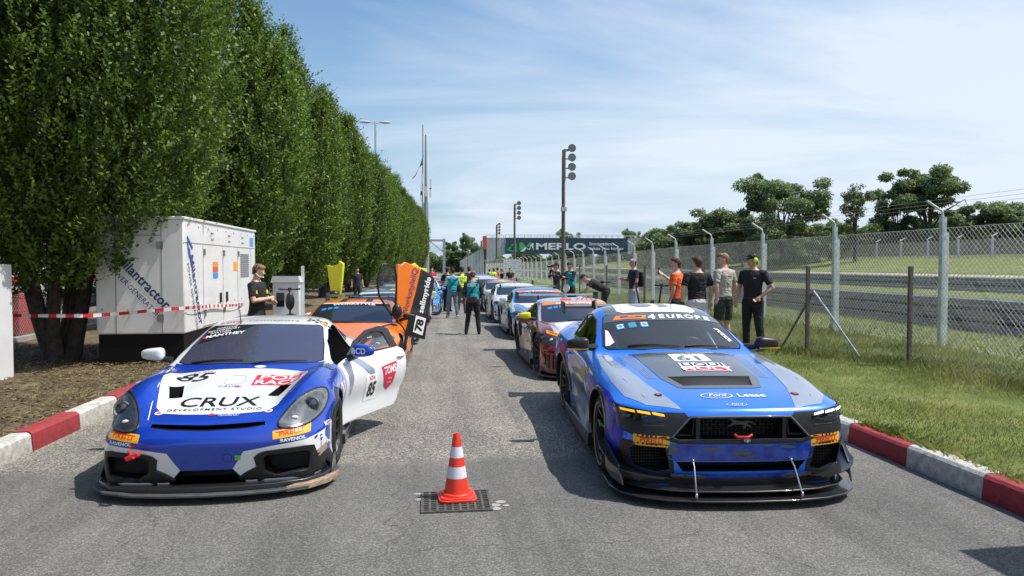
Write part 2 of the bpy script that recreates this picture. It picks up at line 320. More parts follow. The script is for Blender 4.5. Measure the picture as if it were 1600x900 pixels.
# kerbs
M_kred = pm('kerb_red', (.40, .035, .045), .75, col2=(.23, .035, .04), vscale=13, bump=.5, bscale=60)
M_kwhite = pm('kerb_white', (.62, .61, .57), .8, col2=(.33, .32, .28), vscale=13, bump=.5, bscale=60)
def kerb(side, y0, n, ln, first):
    a, b = MB(), 0
    x0 = XL if side < 0 else XR; s = side
    for i in range(n):
        ya = y0+i*ln+.006; yb = y0+(i+1)*ln-.006; o = random.uniform(-.006, .006); h = .2+random.uniform(-.006, .006)
        prof = [(x0+s*.02+o, -.05), (x0+o, .0), (x0+s*.012+o, h-.03), (x0+s*.035+o, h-.006), (x0+s*.06+o, h), (x0+s*.19+o, h-.004), (x0+s*.2+o, h-.03), (x0+s*.2+o, -.05)]
        a.prism(prof, 'y', ya, yb, (i+first) % 2)
    return tag(a.build('kerb', [M_kwhite, M_kred], smooth=30), kind='structure')
kerb(-1, 7.62-6*.99, 30, .99, 1)
kerb(1, 7.02-8*.92, 36, .92, 0)
# dirt line between kerb and road
M_dirt = pm('gutter_dirt', (.12, .10, .075), 1, col2=(.2, .17, .13), vscale=12)

# ---------------- leaves
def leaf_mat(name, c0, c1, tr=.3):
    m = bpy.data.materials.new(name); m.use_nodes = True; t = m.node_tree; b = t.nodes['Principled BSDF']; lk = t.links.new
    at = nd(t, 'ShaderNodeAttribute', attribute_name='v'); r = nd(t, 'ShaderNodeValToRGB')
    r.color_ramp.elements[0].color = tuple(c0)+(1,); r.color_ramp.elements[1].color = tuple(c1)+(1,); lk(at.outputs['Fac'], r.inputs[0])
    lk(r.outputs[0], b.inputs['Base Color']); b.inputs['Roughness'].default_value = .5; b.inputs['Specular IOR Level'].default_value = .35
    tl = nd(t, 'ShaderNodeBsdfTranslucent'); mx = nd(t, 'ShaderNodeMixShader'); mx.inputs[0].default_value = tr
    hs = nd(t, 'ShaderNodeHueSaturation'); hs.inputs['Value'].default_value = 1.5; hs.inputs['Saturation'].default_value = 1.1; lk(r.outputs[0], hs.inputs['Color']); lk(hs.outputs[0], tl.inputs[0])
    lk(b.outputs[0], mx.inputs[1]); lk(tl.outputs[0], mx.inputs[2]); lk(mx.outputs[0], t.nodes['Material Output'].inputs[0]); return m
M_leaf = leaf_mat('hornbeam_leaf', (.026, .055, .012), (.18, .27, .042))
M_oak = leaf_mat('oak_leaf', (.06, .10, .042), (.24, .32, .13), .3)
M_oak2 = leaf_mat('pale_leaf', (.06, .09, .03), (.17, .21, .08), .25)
M_blade = leaf_mat('grass_blade', (.085, .125, .022), (.36, .36, .14), .35)
M_straw = leaf_mat('straw', (.17, .18, .055), (.46, .43, .21), .2)
M_bark = pm('bark', (.06, .05, .042), .95, var=.4, vscale=9, bump=1, bscale=25)
def norm(a): return a/np.maximum(np.linalg.norm(a, axis=-1, keepdims=True), 1e-9)
def leaf_quads(p, ax, nr, ln, wd, val, name):
    """diamond leaves: base p, axis ax, normal nr (arrays)"""
    sd_ = norm(np.cross(ax, nr)); n = len(p); ln = ln[:, None]; wd = wd[:, None]
    vs = np.stack([p, p+ax*ln*.45+sd_*wd*.5+nr*ln*.06, p+ax*ln, p+ax*ln*.45-sd_*wd*.5+nr*ln*.06], 1).reshape(-1, 3)
    fs = np.arange(n*4).reshape(n, 4); me = np_mesh(name, vs, fs)
    a = me.attributes.new('v', 'FLOAT', 'POINT'); a.data.foreach_set('value', np.repeat(val, 4).astype(np.float32)); return me
def rdir(n): return norm(RNG.normal(size=(n, 3)))
def lump(d, k, amp, seed):
    r = np.random.default_rng(seed); o = np.zeros(len(d))
    for i in range(k):
        f = r.normal(size=3)*r.uniform(2, 7); o += np.sin(d@f+r.uniform(0, 6.28))
    return o/np.sqrt(k)*amp
def hornbeam_crown(ntw, R0, ztop, zc, zb, ll, seed, inner=.2):
    """fastigiate crown: a bundle of upright plumes, leafy shoots in two ranks on each"""
    rr = np.random.default_rng(seed); K = 17
    ka = np.concatenate([2*pi*(np.arange(10)+rr.uniform(-.25, .25, 10))/10, 2*pi*(np.arange(5)+rr.uniform(-.2, .2, 5))/5+.4, rr.uniform(0, 6, 2)])
    ko = np.concatenate([np.full(10, R0*.70), np.full(5, R0*.38), np.full(2, R0*.12)])*rr.uniform(.92, 1.08, K)
    kt = np.concatenate([rr.uniform(.70, .88, 10), rr.uniform(.86, .96, 5), [1.0, .97]])*ztop
    kb = np.concatenate([zb+rr.uniform(0, 1.3, 10), np.full(5, zb+1.5), np.full(2, zb+2)]); kr = np.concatenate([rr.uniform(.30, .38, 10), rr.uniform(.28, .36, 5), [.30, .28]])*R0
    wts = (kt-kb)*kr*np.concatenate([np.full(10, 1.), np.full(5, .55), np.full(2, .5)]); wts /= wts.sum()
    n = ntw; k_ = RNG.choice(K, n, p=wts); t = RNG.uniform(0, 1, n)**.92; z = kb[k_]+(kt-kb)[k_]*t
    rz_ = kr[k_]*np.clip(np.sin(pi*np.clip(t*.93+.07, 0, 1))**.55*(1-.55*t**3), .05, 1)
    ax_r = ko[k_]*(.36+.64*np.sin(pi*np.clip((z-zb)/(ztop-zb)*.86+.05, 0, 1))); aa = ka[k_]+.10*np.sin(z*.9+k_)
    cx, cy = ax_r*np.cos(aa), ax_r*np.sin(aa); ph = RNG.uniform(0, 2*pi, n)
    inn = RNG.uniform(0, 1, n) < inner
    wob = 1+.16*np.sin(ph*3+z*2.1+k_)*np.sin(z*3.3+k_*2)
    rho = rz_*wob*np.where(inn, RNG.uniform(.2, .8, n), .86+.2*RNG.uniform(0, 1, n)); d2 = np.stack([np.cos(ph), np.sin(ph), np.zeros(n)], 1)
    p = np.stack([cx, cy, z], 1)+d2*rho[:, None]; rad = norm(np.stack([cx, cy, np.zeros(n)], 1)*.6+d2*rho[:, None])
    d = norm(d2*RNG.uniform(.2, .65, n)[:, None]+np.array([0, 0, .95])+RNG.normal(size=(n, 3))*.25)
    k = 11; t = np.linspace(.05, 1, k)
    tl = RNG.uniform(.28, .62, n)*(ll/.075)**.4*np.where(RNG.uniform(0, 1, n) < .06, 1.6, 1)
    P = p[:, None, :]+d[:, None, :]*(t[None, :, None]*tl[:, None, None]); P[..., 2] -= (t**2)[None]*tl[:, None]*.12
    side = norm(np.cross(d, rdir(n))); sg = np.where(np.arange(k) % 2 == 0, 1, -1)
    ax = norm(d[:, None, :]*.65+side[:, None, :]*sg[None, :, None]*.8+RNG.normal(size=(n, k, 3))*.22)
    nr = norm(rad[:, None, :]*.45+np.array([0, 0, .8])+RNG.normal(size=(n, k, 3))*.5)
    m = n*k; L_ = RNG.uniform(.6, 1.25, m)*ll; W_ = L_*RNG.uniform(.5, .62, m)
    tone = .5+.5*np.sin(k_*2.3+seed)
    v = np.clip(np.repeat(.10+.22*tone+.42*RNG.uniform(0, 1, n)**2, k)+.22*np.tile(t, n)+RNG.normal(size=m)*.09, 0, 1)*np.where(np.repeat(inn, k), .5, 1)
    return leaf_quads(P.reshape(-1, 3), ax.reshape(-1, 3), nr.reshape(-1, 3), L_, W_, v, 'hornbeam_leaves')
def trunk_mb(h, r, nst, spread, seed, z0=0):
    rr = random.Random(seed); m = MB()
    for i in range(nst):
        a = 2*pi*i/nst+rr.uniform(-.4, .4); b = rr.uniform(.5, 1)*spread; pts = []; rs = []
        hh = h*rr.uniform(.75, 1); nn = 9
        for j in range(nn):
            t = j/(nn-1); k = t**.75; w_ = rr.uniform(-.06, .06)
            pts.append((cos(a)*(.07*r/.1+b*k)+w_, sin(a)*(.07*r/.1+b*k)+rr.uniform(-.06, .06), -.1+z0+t*hh)); rs.append(r*(1.35 if j == 0 else 1)*(1-.82*t))
        m.tube(pts, rs, 7)
        for q in range(4):
            t = rr.uniform(.25, .8); j = int(t*(nn-1)); p = V(pts[j]); a2 = a+rr.uniform(-1.2, 1.2); e = p+V((cos(a2)*rr.uniform(.5, 1), sin(a2)*rr.uniform(.5, 1), rr.uniform(.8, 1.6))); m.tube([p, (p+e)/2+V((0, 0, -.1)), e], [rs[j]*.5, rs[j]*.35, .01], 5)
    return m
def TX(Y): return -7.12+.0436*Y
HB = []
g_row = 'clipped hornbeams in the row along the paddock'
big = empty('hornbeam_tree', (TX(13.6), 13.6, .12), 0, 'large hornbeam nearest the camera, its low branches overhanging the white generator', 'tree', g_row)
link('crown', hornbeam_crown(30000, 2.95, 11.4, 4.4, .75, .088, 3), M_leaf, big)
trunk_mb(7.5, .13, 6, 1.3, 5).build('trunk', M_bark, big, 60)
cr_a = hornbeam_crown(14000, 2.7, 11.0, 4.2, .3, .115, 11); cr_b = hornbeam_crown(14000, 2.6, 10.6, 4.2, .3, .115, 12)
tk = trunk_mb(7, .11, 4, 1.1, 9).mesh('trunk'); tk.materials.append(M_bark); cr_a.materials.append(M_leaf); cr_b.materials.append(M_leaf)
ordn = ['second', 'third', 'fourth', 'fifth', 'sixth', 'seventh', 'eighth', 'ninth', 'tenth', 'eleventh', 'twelfth', 'thirteenth', 'fourteenth']
for i, Y in enumerate(np.arange(21.6, 112, 8.3)):
    s = random.uniform(.95, 1.05)
    e = empty('hornbeam_tree', (TX(Y)+.12+random.uniform(-.12, .12), Y, .12), random.uniform(0, 6.28), ordn[min(i, 12)]+' hornbeam from the camera in the row beside the parked race cars', 'tree', g_row)
    if i > 12: e['label'] = 'small farthest hornbeam at the far end of the row'
    e.scale = (s, s, s*random.uniform(.97, 1.03)); a = link('crown', cr_a if i % 2 else cr_b, None, e); link('trunk', tk, None, e)
# row continues behind the camera (seen in reflections)
for i, Y in enumerate((4.5, -3.5)):
    e = empty('hornbeam_tree', (TX(Y)-1.4, Y, .12), 1+i, 'hornbeam standing just outside the left edge of the view' if i == 0 else 'hornbeam standing behind the camera at the start of the row', 'tree', g_row); link('crown', cr_a, None, e); link('trunk', tk, None, e)

# ---------------- oak-like background trees
def oak(seed, h, rad, nl, leaf, gap=.5, mat=M_oak):
    rr = np.random.default_rng(seed); pr = random.Random(seed); m = MB(); th = h*.24
    m.tube([(0, 0, -.5), (.1, 0, th*.5), (0, .1, th)], [.05*h*.7, .035*h*.7, .03*h*.7], 7)
    cl = []
    for i in range(17):
        a = 2.4*i+pr.uniform(-.3, .3); el = pr.uniform(-.3, 1.3); d = V((cos(a)*cos(el), sin(a)*cos(el), sin(el)))
        e = V((0, 0, th))+V((d.x*rad*.85, d.y*rad*.85, d.z*(h-th)*.82)); mid = V((0, 0, th))+V((d.x*rad*.3, d.y*rad*.3, d.z*(h-th)*.48))
        m.tube([(0, 0, th*.9), mid, e], [.02*h*.6, .012*h*.6, .03], 5)
        for j in range(6):
            t = pr.uniform(.35, 1.05); b = mid.lerp(e, t) if t > .3 else mid; o = V((pr.gauss(0, 1), pr.gauss(0, 1), pr.gauss(0, .6)))*rad*.24; c = b+o; cl.append((c, pr.uniform(.08, .17)*rad*1.15)); m.tube([b, c], [.05, .02], 4)
    per = nl//len(cl); P = []; Nn = []
    for c, r in cl:
        d = norm(rr.normal(size=(per, 3))); rho = r*rr.uniform(.35, 1.1, per)**.6; p = d*rho[:, None]*np.array([1.25, 1.25, .7])+np.array(c); P.append(p); Nn.append(norm(d*.5+np.array([0, 0, .8])+rr.normal(size=(per, 3))*.5))
    P = np.concatenate(P); Nn = np.concatenate(Nn); ax = norm(np.cross(Nn, rr.normal(size=P.shape))); n = len(P)
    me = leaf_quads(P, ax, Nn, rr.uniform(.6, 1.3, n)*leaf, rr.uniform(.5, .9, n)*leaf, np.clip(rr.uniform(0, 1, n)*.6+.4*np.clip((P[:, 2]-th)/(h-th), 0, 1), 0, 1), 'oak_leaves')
    me.materials.append(mat); tm = m.mesh('oak_trunk'); tm.materials.append(M_bark); return me, tm, (np.percentile(P[:, 2], 99.7), np.percentile(np.abs(P[:, 0]), 99))
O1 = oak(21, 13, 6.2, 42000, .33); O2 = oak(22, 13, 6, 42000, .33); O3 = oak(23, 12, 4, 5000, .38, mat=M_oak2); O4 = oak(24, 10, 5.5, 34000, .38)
def hg(x, y): return hR(x, y) if x > 4.5 else 0
def px2(u, Y, v=None):
    th = math.atan((u-800)/1120)+R(6.72); x = Y*math.tan(th)
    if v is None: return x
    w_ = Y*cos(R(6.72))+x*sin(R(6.72)); return x, 1.87+(413-v)/1120*w_
def bgtree(O, u, top, Y, wpx, hh, rz, label, grp='trees beyond the track', sink=0):
    x, zt = px2(u, Y, top); zg = hg(x, Y)-sink; w_ = Y*cos(R(6.72))+x*sin(R(6.72)); hh = O[2]; sz = (zt-zg)/hh[0]; sx_ = wpx/1120*w_/(2*hh[1])
    e = empty('tree', (x, Y, zg), rz, label, 'tree', grp); e.scale = (sx_, sx_, sz); link('crown', O[0], None, e); link('trunk', O[1], None, e); return e
bgtree(O1, 1222, 272, 78, 156, (13.6, 6.6), .4, 'tall dark oak left of the two biggest trees beyond the track')
bgtree(O2, 1450, 266, 76, 150, (13.6, 6.6), 2.0, 'tallest dark oak with forked crown at the right beyond the track')
bgtree(O1, 1402, 284, 80, 80, (13.6, 6.6), 3.3, 'slimmer dark tree leaning against the left of the tallest oak')
bgtree(O3, 1335, 288, 70, 60, (12, 4.2), 1.0, 'thin sparse pale tree between the two big oaks')
bgtree(O4, 1128, 330, 90, 120, (10.5, 6), .2, 'medium round tree left of the left big oak')
bgtree(O2, 1085, 348, 95, 90, (13.6, 6.6), 1.2, 'bushy tree above the group of standing men')
bgtree(O4, 1030, 357, 105, 80, (10.5, 6), 2.4, 'tree just right of the end of the billboard bridge')
bgtree(O1, 987, 358, 165, 34, (13.6, 6.6), .4, 'small far tree peeping over the right end of the bridge')
bgtree(O1, 888, 359, 190, 42, (13.6, 6.6), .9, 'small far tree peeping over the middle of the bridge')
bgtree(O4, 1562, 316, 72, 110, (10.5, 6), 4.4, 'bushy tree at the right edge of the view')
bgtree(O1, 1640, 322, 70, 120, (13.6, 6.6), 5.0, 'tree cut off by the right edge of the view')
bgtree(O4, 1512, 340, 84, 90, (10.5, 6), 1.4, 'low tree filling the dip right of the tallest oak')
bgtree(O4, 1295, 352, 92, 80, (10.5, 6), 0.7, 'low tree behind the gap left of the sparse tree')
bgtree(O2, 1180, 350, 98, 80, (13.6, 6.6), 3.7, 'low tree in front of the left foot of the left oak')
bgtree(O4, 1360, 356, 88, 110, (10.5, 6), 5.2, 'low tree below the sparse tree')
bgtree(O3, 1160, 333, 86, 46, (12, 4.2), 3.0, 'pale thin tree rising left of the left big oak')
bgtree(O1, 732, 366, 150, 40, (13.6, 6.6), 2.2, 'round tree standing alone left of the bridge', 'trees at the far end of the road')
bgtree(O2, 706, 378, 170, 34, (13.6, 6.6), .2, 'smaller tree behind the white gantry post', 'trees at the far end of the road')
bgtree(O4, 712, 392, 150, 60, (10.5, 6), 1.0, 'low tree at the end of the hornbeam row', 'trees at the far end of the road')
bgtree(O4, 755, 395, 180, 60, (10.5, 6), 3.0, 'low tree seen behind the left bridge ramp', 'trees at the far end of the road')
# undergrowth: leafy mass, nobody could count
def thicket(name, u0, u1, Y, tops, n, leaf, mat, depth=7):
    us = RNG.uniform(u0, u1, n); Ys = Y+RNG.uniform(0, depth, n); th = np.arctan((us-800)/1120)+R(6.72); xs = Ys*np.tan(th); w_ = Ys*cos(R(6.72))+xs*sin(R(6.72))
    tp = np.interp(us, *zip(*tops))+6*np.sin(us*.09)+4*np.sin(us*.23+1); zt = 1.87+(413-tp)/1120*w_; zg = np.array([hg(x, Y) for x in xs]); f = RNG.uniform(0, 1, n)**.7
    z = zg+(zt-zg)*f; P = np.stack([xs, Ys, z], 1); nr = norm(RNG.normal(size=(n, 3))+np.array([0, -.3, .8])); ax = norm(np.cross(nr, RNG.normal(size=(n, 3))))
    cl = .5+.5*np.sin(xs*1.1+z*1.3)*np.sin(Ys*.9+z*.7)
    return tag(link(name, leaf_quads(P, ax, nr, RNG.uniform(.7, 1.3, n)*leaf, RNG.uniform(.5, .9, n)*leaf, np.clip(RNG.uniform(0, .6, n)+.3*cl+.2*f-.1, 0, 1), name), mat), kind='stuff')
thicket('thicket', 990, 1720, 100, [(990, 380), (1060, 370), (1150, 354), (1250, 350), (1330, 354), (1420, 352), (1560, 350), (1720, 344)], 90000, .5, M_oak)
tag(bpy.data.objects['thicket'], 'dark unbroken woodland edge behind the single trees beyond the track', 'woodland')
t2 = thicket('hedge', 660, 800, 160, [(660, 405), (800, 398)], 9000, .6, M_oak); tag(t2, 'far low hedge closing the view at the end of the road', 'hedge')

t3 = thicket('hedge', 755, 1010, 175, [(755, 402), (880, 396), (1010, 392)], 16000, .7, M_oak2); tag(t3, 'pale green hedge seen beneath the footbridge', 'hedge')
# ---------------- grass blades
def blades(name, xr, yr, n, h0, h1, mat, wid, hf, dens=None, lean=.5):
    x = RNG.uniform(*xr, n); y = yr[0]+(yr[1]-yr[0])*RNG.uniform(0, 1, n)**1.5
    if dens is not None: k = RNG.uniform(0, 1, n) < dens(x, y); x, y = x[k], y[k]
    n = len(x); z = np.array([hf(a, b) for a, b in zip(x, y)])-.01; h = RNG.uniform(h0, h1, n)*(1+.3*np.sin(x*3)*np.sin(y*2.3)); a = RNG.uniform(0, 2*pi, n); l = RNG.uniform(0, lean, n)
    d = np.stack([np.cos(a)*l, np.sin(a)*l, np.ones(n)], 1); b = np.stack([x, y, z], 1); s = np.stack([-np.sin(a), np.cos(a), np.zeros(n)], 1)*wid
    vs = np.stack([b-s, b+s, b+d*h[:, None]*.6+s*.6, b+d*h[:, None]+np.stack([np.cos(a)*l, np.sin(a)*l, -.3*l], 1)*h[:, None]*.5], 1).reshape(-1, 3)
    me = np_mesh(name, vs, np.arange(n*4).reshape(n, 4)); at = me.attributes.new('v', 'FLOAT', 'POINT')
    pv = .5+.45*np.sin(x*1.3+y*.7+np.sin(y*1.9))+.35*np.sin(x*3.1-y*2.3); at.data.foreach_set('value', np.repeat(np.clip(RNG.uniform(-.1, .7, n)+.45*pv-.1, 0, 1), 4).astype(np.float32))
    return tag(link(name, me, mat), kind='stuff')
tag(blades('short_grass', (4.56, 9.3), (3.6, 22), 230000, .02, .055, M_blade, .0035, hR, lambda x, y: np.clip(.62+.38*np.sin(x*2+np.sin(y*1.7)*1.3)*np.sin(y*1.5), .2, 1)), 'short sunlit mown grass between the right kerb and the fences', 'grass')
tag(blades('kerb_weeds', (4.50, 4.60), (3.6, 20), 9000, .04, .11, M_blade, .003, lambda x, y: .17, lambda x, y: .3+.7*(np.sin(y*3.1)+np.sin(y*7.7) > .2), .9), 'weeds and grass tips hanging over the top of the right kerb', 'grass')
def lowx(y): return np.interp(y, [6, 10.4, 12, 40], [7.55, 7.5, 6.75, 6.7])
tag(blades('long_grass', (5.9, 9.4), (5, 34), 75000, .04, .17, M_straw, .004, hR, lambda x, y: np.exp(-((x-lowx(y))/.35)**2)+.12*(x > lowx(y)), .45), 'long straw-coloured grass left unmown at the foot of the low fence', 'grass')
tag(blades('green_tufts', (5.9, 13), (5, 40), 90000, .04, .17, M_blade, .004, hR, lambda x, y: np.exp(-((x-lowx(y)+.1)/.3)**2)+.3*(x > lowx(y)+.1), .6), 'green weeds and taller grass between the two fences', 'grass')
tag(blades('verge_grass', (-8, -4.15), (6.5, 16), 26000, .02, .07, M_straw, .003, lambda x, y: .16, lambda x, y: .12+.6*np.exp(-((x+4.5)/.3)**2)*(np.sin(y*2.2) > -.2), .9), 'sparse dry grass on the bare verge behind the left kerb', 'grass')
n = 16000; P = np.stack([RNG.uniform(-8.5, -4.12, n), RNG.uniform(6, 16, n), RNG.uniform(.165, .19, n)], 1); aa = RNG.uniform(0, 6.28, n); ax = np.stack([np.cos(aa), np.sin(aa), RNG.uniform(-.1, .3, n)], 1); nr = norm(np.array([0, 0, 1.])+RNG.normal(size=(n, 3))*.35)
tag(link('leaf_litter', leaf_quads(P, norm(ax), nr, RNG.uniform(.03, .12, n), RNG.uniform(.004, .03, n), RNG.uniform(0, .75, n), 'litter'), leaf_mat('litter', (.05, .035, .02), (.34, .26, .15), .05)), 'dead leaves and twigs scattered under the hornbeams', 'leaf litter', None, 'stuff')

# ---------------- chain link fences
M_wire = pm('fence_wire', (.66, .68, .68), .45, .2); M_wired = pm('old_wire', (.32, .32, .30), .6, .4)
def lines_mesh(A, B, r, name):
    A = np.array(A); B = np.array(B); d = norm(B-A); u = norm(np.cross(d, np.array([.31, .91, .27]))); v = np.cross(d, u); n = len(A); out = []
    for P in (A, B):
        for k in range(3): out.append(P+r*(cos(2.094*k)*u+sin(2.094*k)*v))
    vs = np.stack(out, 1).reshape(-1, 3); b = np.arange(n)[:, None]*6
    fs = np.concatenate([b+np.array([[0, 1, 4, 3]]), b+np.array([[1, 2, 5, 4]]), b+np.array([[2, 0, 3, 5]])], 0); return np_mesh(name, vs, fs)
def chain(A, B, zf, h, cell, segs=None):
    """straight run; returns end point lists"""
    A, B = np.array(A, float), np.array(B, float); ln = np.linalg.norm(B-A); d = (B-A)/ln; P, Q = [], []
    z0, z1 = zf(*A), zf(*B)
    def pt(s, t): p = A+d*s; return (p[0], p[1], z0+(z1-z0)*s/ln+t)
    for s in np.arange(-h, ln, cell):
        for sg in (1, -1):
            sa, sb = s, s+h; ta, tb = (0, h) if sg > 0 else (h, 0)
            if sa < 0: ta = ta+(tb-ta)*(-sa)/h; sa = 0
            if sb > ln: tb = tb-(tb-ta)*(sb-ln)/(sb-sa) if sb > sa else tb; sb = ln
            if sb-sa < .02: continue
            P.append(pt(sa, ta)); Q.append(pt(sb, tb))
    for t in (0.02, h*.5, h): P.append(pt(0, t)); Q.append(pt(ln, t))
    return P, Q
# tall fence
PY = [-2.5, 1.5, 5.1, 8.7, 12.3, 15.85, 19.5, 23.2, 26.7, 29.6]+[32.3+2.75*i for i in range(36)]
FX = 9.5
def DIP(y): return float(np.interp(y, [26, 60, 200], [0, .42, .6]))
fence = empty('tall_fence', (FX, 12.3, .3), 0, 'tall galvanised chain link fence with angled barbed wire arms beside the track', 'fence')
def child_at(o, p): 
    o.parent = p; o.matrix_parent_inverse = Matrix.Translation(-V(p.location)) if p.rotation_euler.z == 0 else p.matrix_basis.inverted(); return o
P, Q = [], []
for i in range(len(PY)-1):
    a, b = chain((FX, PY[i]), (FX, PY[i+1]), lambda x, y: .34-DIP(y), 2.2, .105 if PY[i] < 30 else .15); P += a; Q += b
child_at(link('wire_mesh', lines_mesh(P, Q, .0031, 'wire'), M_wire), fence)
P, Q = [], []
for k, (dx, dz) in enumerate(((-.1, 2.62), (-.2, 2.68), (-.29, 2.74))):
    for i in range(len(PY)-1): P.append((FX+dx, PY[i], .3+dz-DIP(PY[i]))); Q.append((FX+dx, PY[i+1], .3+dz-DIP(PY[i+1])))
bb = lines_mesh(P, Q, .003, 'barb'); child_at(link('barbed_wire', bb, M_wired), fence)
pm_ = MB(); pm_.box((0, 0, 1.2), (.085, .09, 2.5)); pm_.box((.085, .02, 1.08), (.07, .06, 2.16)); pm_.tube([(0, 0, 2.42), (-.03, 0, 2.56), (-.33, 0, 2.74)], .024, 6)
pmesh = pm_.mesh('fence_post'); pmesh.materials.append(pm('post_white', (.58, .60, .60), .6, .1, var=.25, vscale=15, bump=.3))
for y in PY: 
    o = bpy.data.objects.new('post', pmesh); C.objects.link(o); o.location = (FX, y, .3-DIP(y)); child_at(o, fence)
# low fence
lf = empty('low_fence', (7.5, 10.4, .3), 0, 'low old chain link fence on rusty brown posts in front of the tall fence', 'fence')
LP = [(7.55, 3), (7.55, 6.6), (7.5, 10.4), (6.75, 12.1)]+[(6.72, 12.1+4.8*i) for i in range(1, 5)]
P, Q = [], []
for a_, b_ in zip(LP[:-1], LP[1:]):
    a, b = chain(a_, b_, lambda x, y: .25, 1.5, .075); P += a; Q += b
child_at(link('wire_mesh', lines_mesh(P, Q, .0021, 'wire'), M_wired), lf)
M_rpost = pm('rusty_post', (.16, .13, .11), .85, .1, var=.4, vscale=18, bump=.5)
q = MB(); q.box((0, 0, .78), (.055, .055, 1.68)); qm = q.mesh('low_post'); qm.materials.append(M_rpost)
for x, y in LP: o = link('post', qm, None); o.location = (x, y, .22); child_at(o, lf)
q = MB(); q.tube([(6.78, 12.0, 1.35), (6.9, 13.3, .25)], .024, 6); child_at(q.build('brace', M_rpost), lf)
q = MB(); q.tube([(6.8, 12.0, 1.4), (7.18, 11.1, .25)], .018, 6); child_at(q.build('brace', M_galv), lf)

# ---------------- guard rails
M_rail = pm('guardrail_steel', (.20, .22, .25), .45, .35, var=.35, vscale=5)
def guardrail(x, y0, y1, zb, nr, sp, label, posts=True, hh=.31):
    g = empty('guardrail', (x, y0, zb), 0, label, 'guardrail', 'steel crash barriers along the track')
    prof = [(0, 0), (-.08, .04), (-.08, .1), (-.01, .14), (-.01, .17), (-.08, .21), (-.08, .27), (0, .31), (.012, .31), (-.06, .27), (-.06, .21), (.01, .17), (.01, .14), (-.06, .1), (-.06, .04), (.012, 0)]
    prof = [(a, b*hh/.31) for a, b in prof]
    for k in range(nr):
        m = MB(); m.prism([(a, b+.06+k*(hh+.07)) for a, b in prof], 'y', 0, y1-y0); m.build('rail', M_rail, g, 30)
    n = int((y1-y0)/sp); H_ = nr*(hh+.03)+.1; pmh = MB(); pmh.box((.1, 0, H_/2-.1), (.1, .07, H_+.1)); me = pmh.mesh('gpost'); me.materials.append(M_rail)
    for i in range(min(n, 60)): o = link('post', me, None, g); o.location = (0, i*sp+.3, 0)
    m = MB(); m.box((.13, (y1-y0)/2, nr*(hh+.07)/2+.02), (.05, y1-y0, nr*(hh+.07)-.06)); m.build('backing', pm('rubber_belt', (.022, .023, .026), .8), g)
    return g
guardrail(13.6, -8, 110, .12, 3, 2.0, 'nearer crash barrier of three steel rails right behind the tall fence', hh=.235)
guardrail(23.4, -8, 150, .58, 2, 2.6, 'farther crash barrier of two steel rails at the edge of the track', hh=.31)
q = MB(); random.seed(3)
for y in np.arange(0, 60, 1.9): q.box((22.9, y, 1.0), (.5, 1.7, .6))
# far catch fence on the bank
ff = empty('far_fence', (47, 20, 2.5), 0, 'far chain link fence with pale angled posts on the bank across the track', 'fence')
P, Q = chain((47, 15), (47, 110), lambda x, y: 2.2, 1.75, .22); child_at(link('wire_mesh', lines_mesh(P, Q, .017, 'wire'), M_wired), ff)
fp = MB(); fp.box((0, 0, .9), (.14, .14, 2.0)); fp.tube([(0, 0, 1.85), (-.1, 0, 2.0), (.45, 0, 2.3)], .05, 5); fpm = fp.mesh('far_post'); fpm.materials.append(pm('post_white', (0, 0, 0)))
for i in range(24): o = link('post', fpm, None); o.location = (47, 16+i*3.9, 2.2); child_at(o, ff)
# ================================================================ STRUCTURES AND STREET FURNITURE
M_clad = pm('grey_cladding', (.42, .45, .48), .55, .2, var=.12, vscale=4)
M_sign = pm('sign_slate', (.022, .055, .095), .45)
M_green = pm('sign_green', (.04, .42, .12), .45)
YB = 118.0; BX = lambda u: px2(u, YB)
def BZ(u, v): return px2(u, YB, v)[1]
br = empty('footbridge', (BX(870), YB, 0), 0, 'covered grey footbridge over the road with a dark billboard along its side', 'footbridge')
bo = V(br.location)
def corr(mb, x0, x1, z0f, z1f, y, step=.5, mi=0):
    x = x0
    while x < x1:
        xe = min(x+step, x1); a = x+.08; mb.add([(x, y, z0f(x)), (a, y-.06, z0f(a)), (xe-.08, y-.06, z0f(xe)), (xe, y, z0f(xe)), (x, y, z1f(x)), (a, y-.06, z1f(a)), (xe-.08, y-.06, z1f(xe)), (xe, y, z1f(xe))], [(0, 1, 5, 4), (1, 2, 6, 5), (2, 3, 7, 6)], mi); x = xe
def lin(xa, za, xb, zb): return lambda x: za+(zb-za)*(x-xa)/(xb-xa)
zt = BZ(800, 371.5); zb_ = BZ(880, 397); xl, x1, x2, xr = BX(760)-bo.x, BX(790)-bo.x, BX(980)-bo.x, BX(1003)-bo.x
m = MB(); m.box(((xl+xr)/2, 1.6, (zt+zb_)/2), (xr-xl, 3, zt-zb_-.3)); m.build('deck', M_clad, br)
m = MB(); corr(m, xl, x1, lin(xl, BZ(760, 410), x1, zb_), lambda x: zt, -.02); m.build('side_panel', M_clad, br, fix=False); m = MB(); corr(m, x2, xr, lambda x: zb_, lambda x: zt, -.02); m.build('side_panel', M_clad, br, fix=False)
m = MB(); xa, xb = BX(720)-bo.x, BX(755.5)-bo.x; corr(m, xa, xb, lambda x: -.1, lin(xa, BZ(720, 407), xb, BZ(755, 387)), 0); m.prism([(xa, -.1), (xb, -.1), (xb, BZ(755, 387)-.1), (xa, BZ(720, 407)-.1)], 'y', .05, 3); m.build('ramp', M_clad, br, fix=False)
m = MB(); m.prism([(xr+.1, zt-1), (xr+.1, .9), (BX(1043)-bo.x, BZ(1043, 409)), (BX(1006)-bo.x, BZ(1006, 388))], 'y', .05, 3); m.build('ramp', M_clad, br)
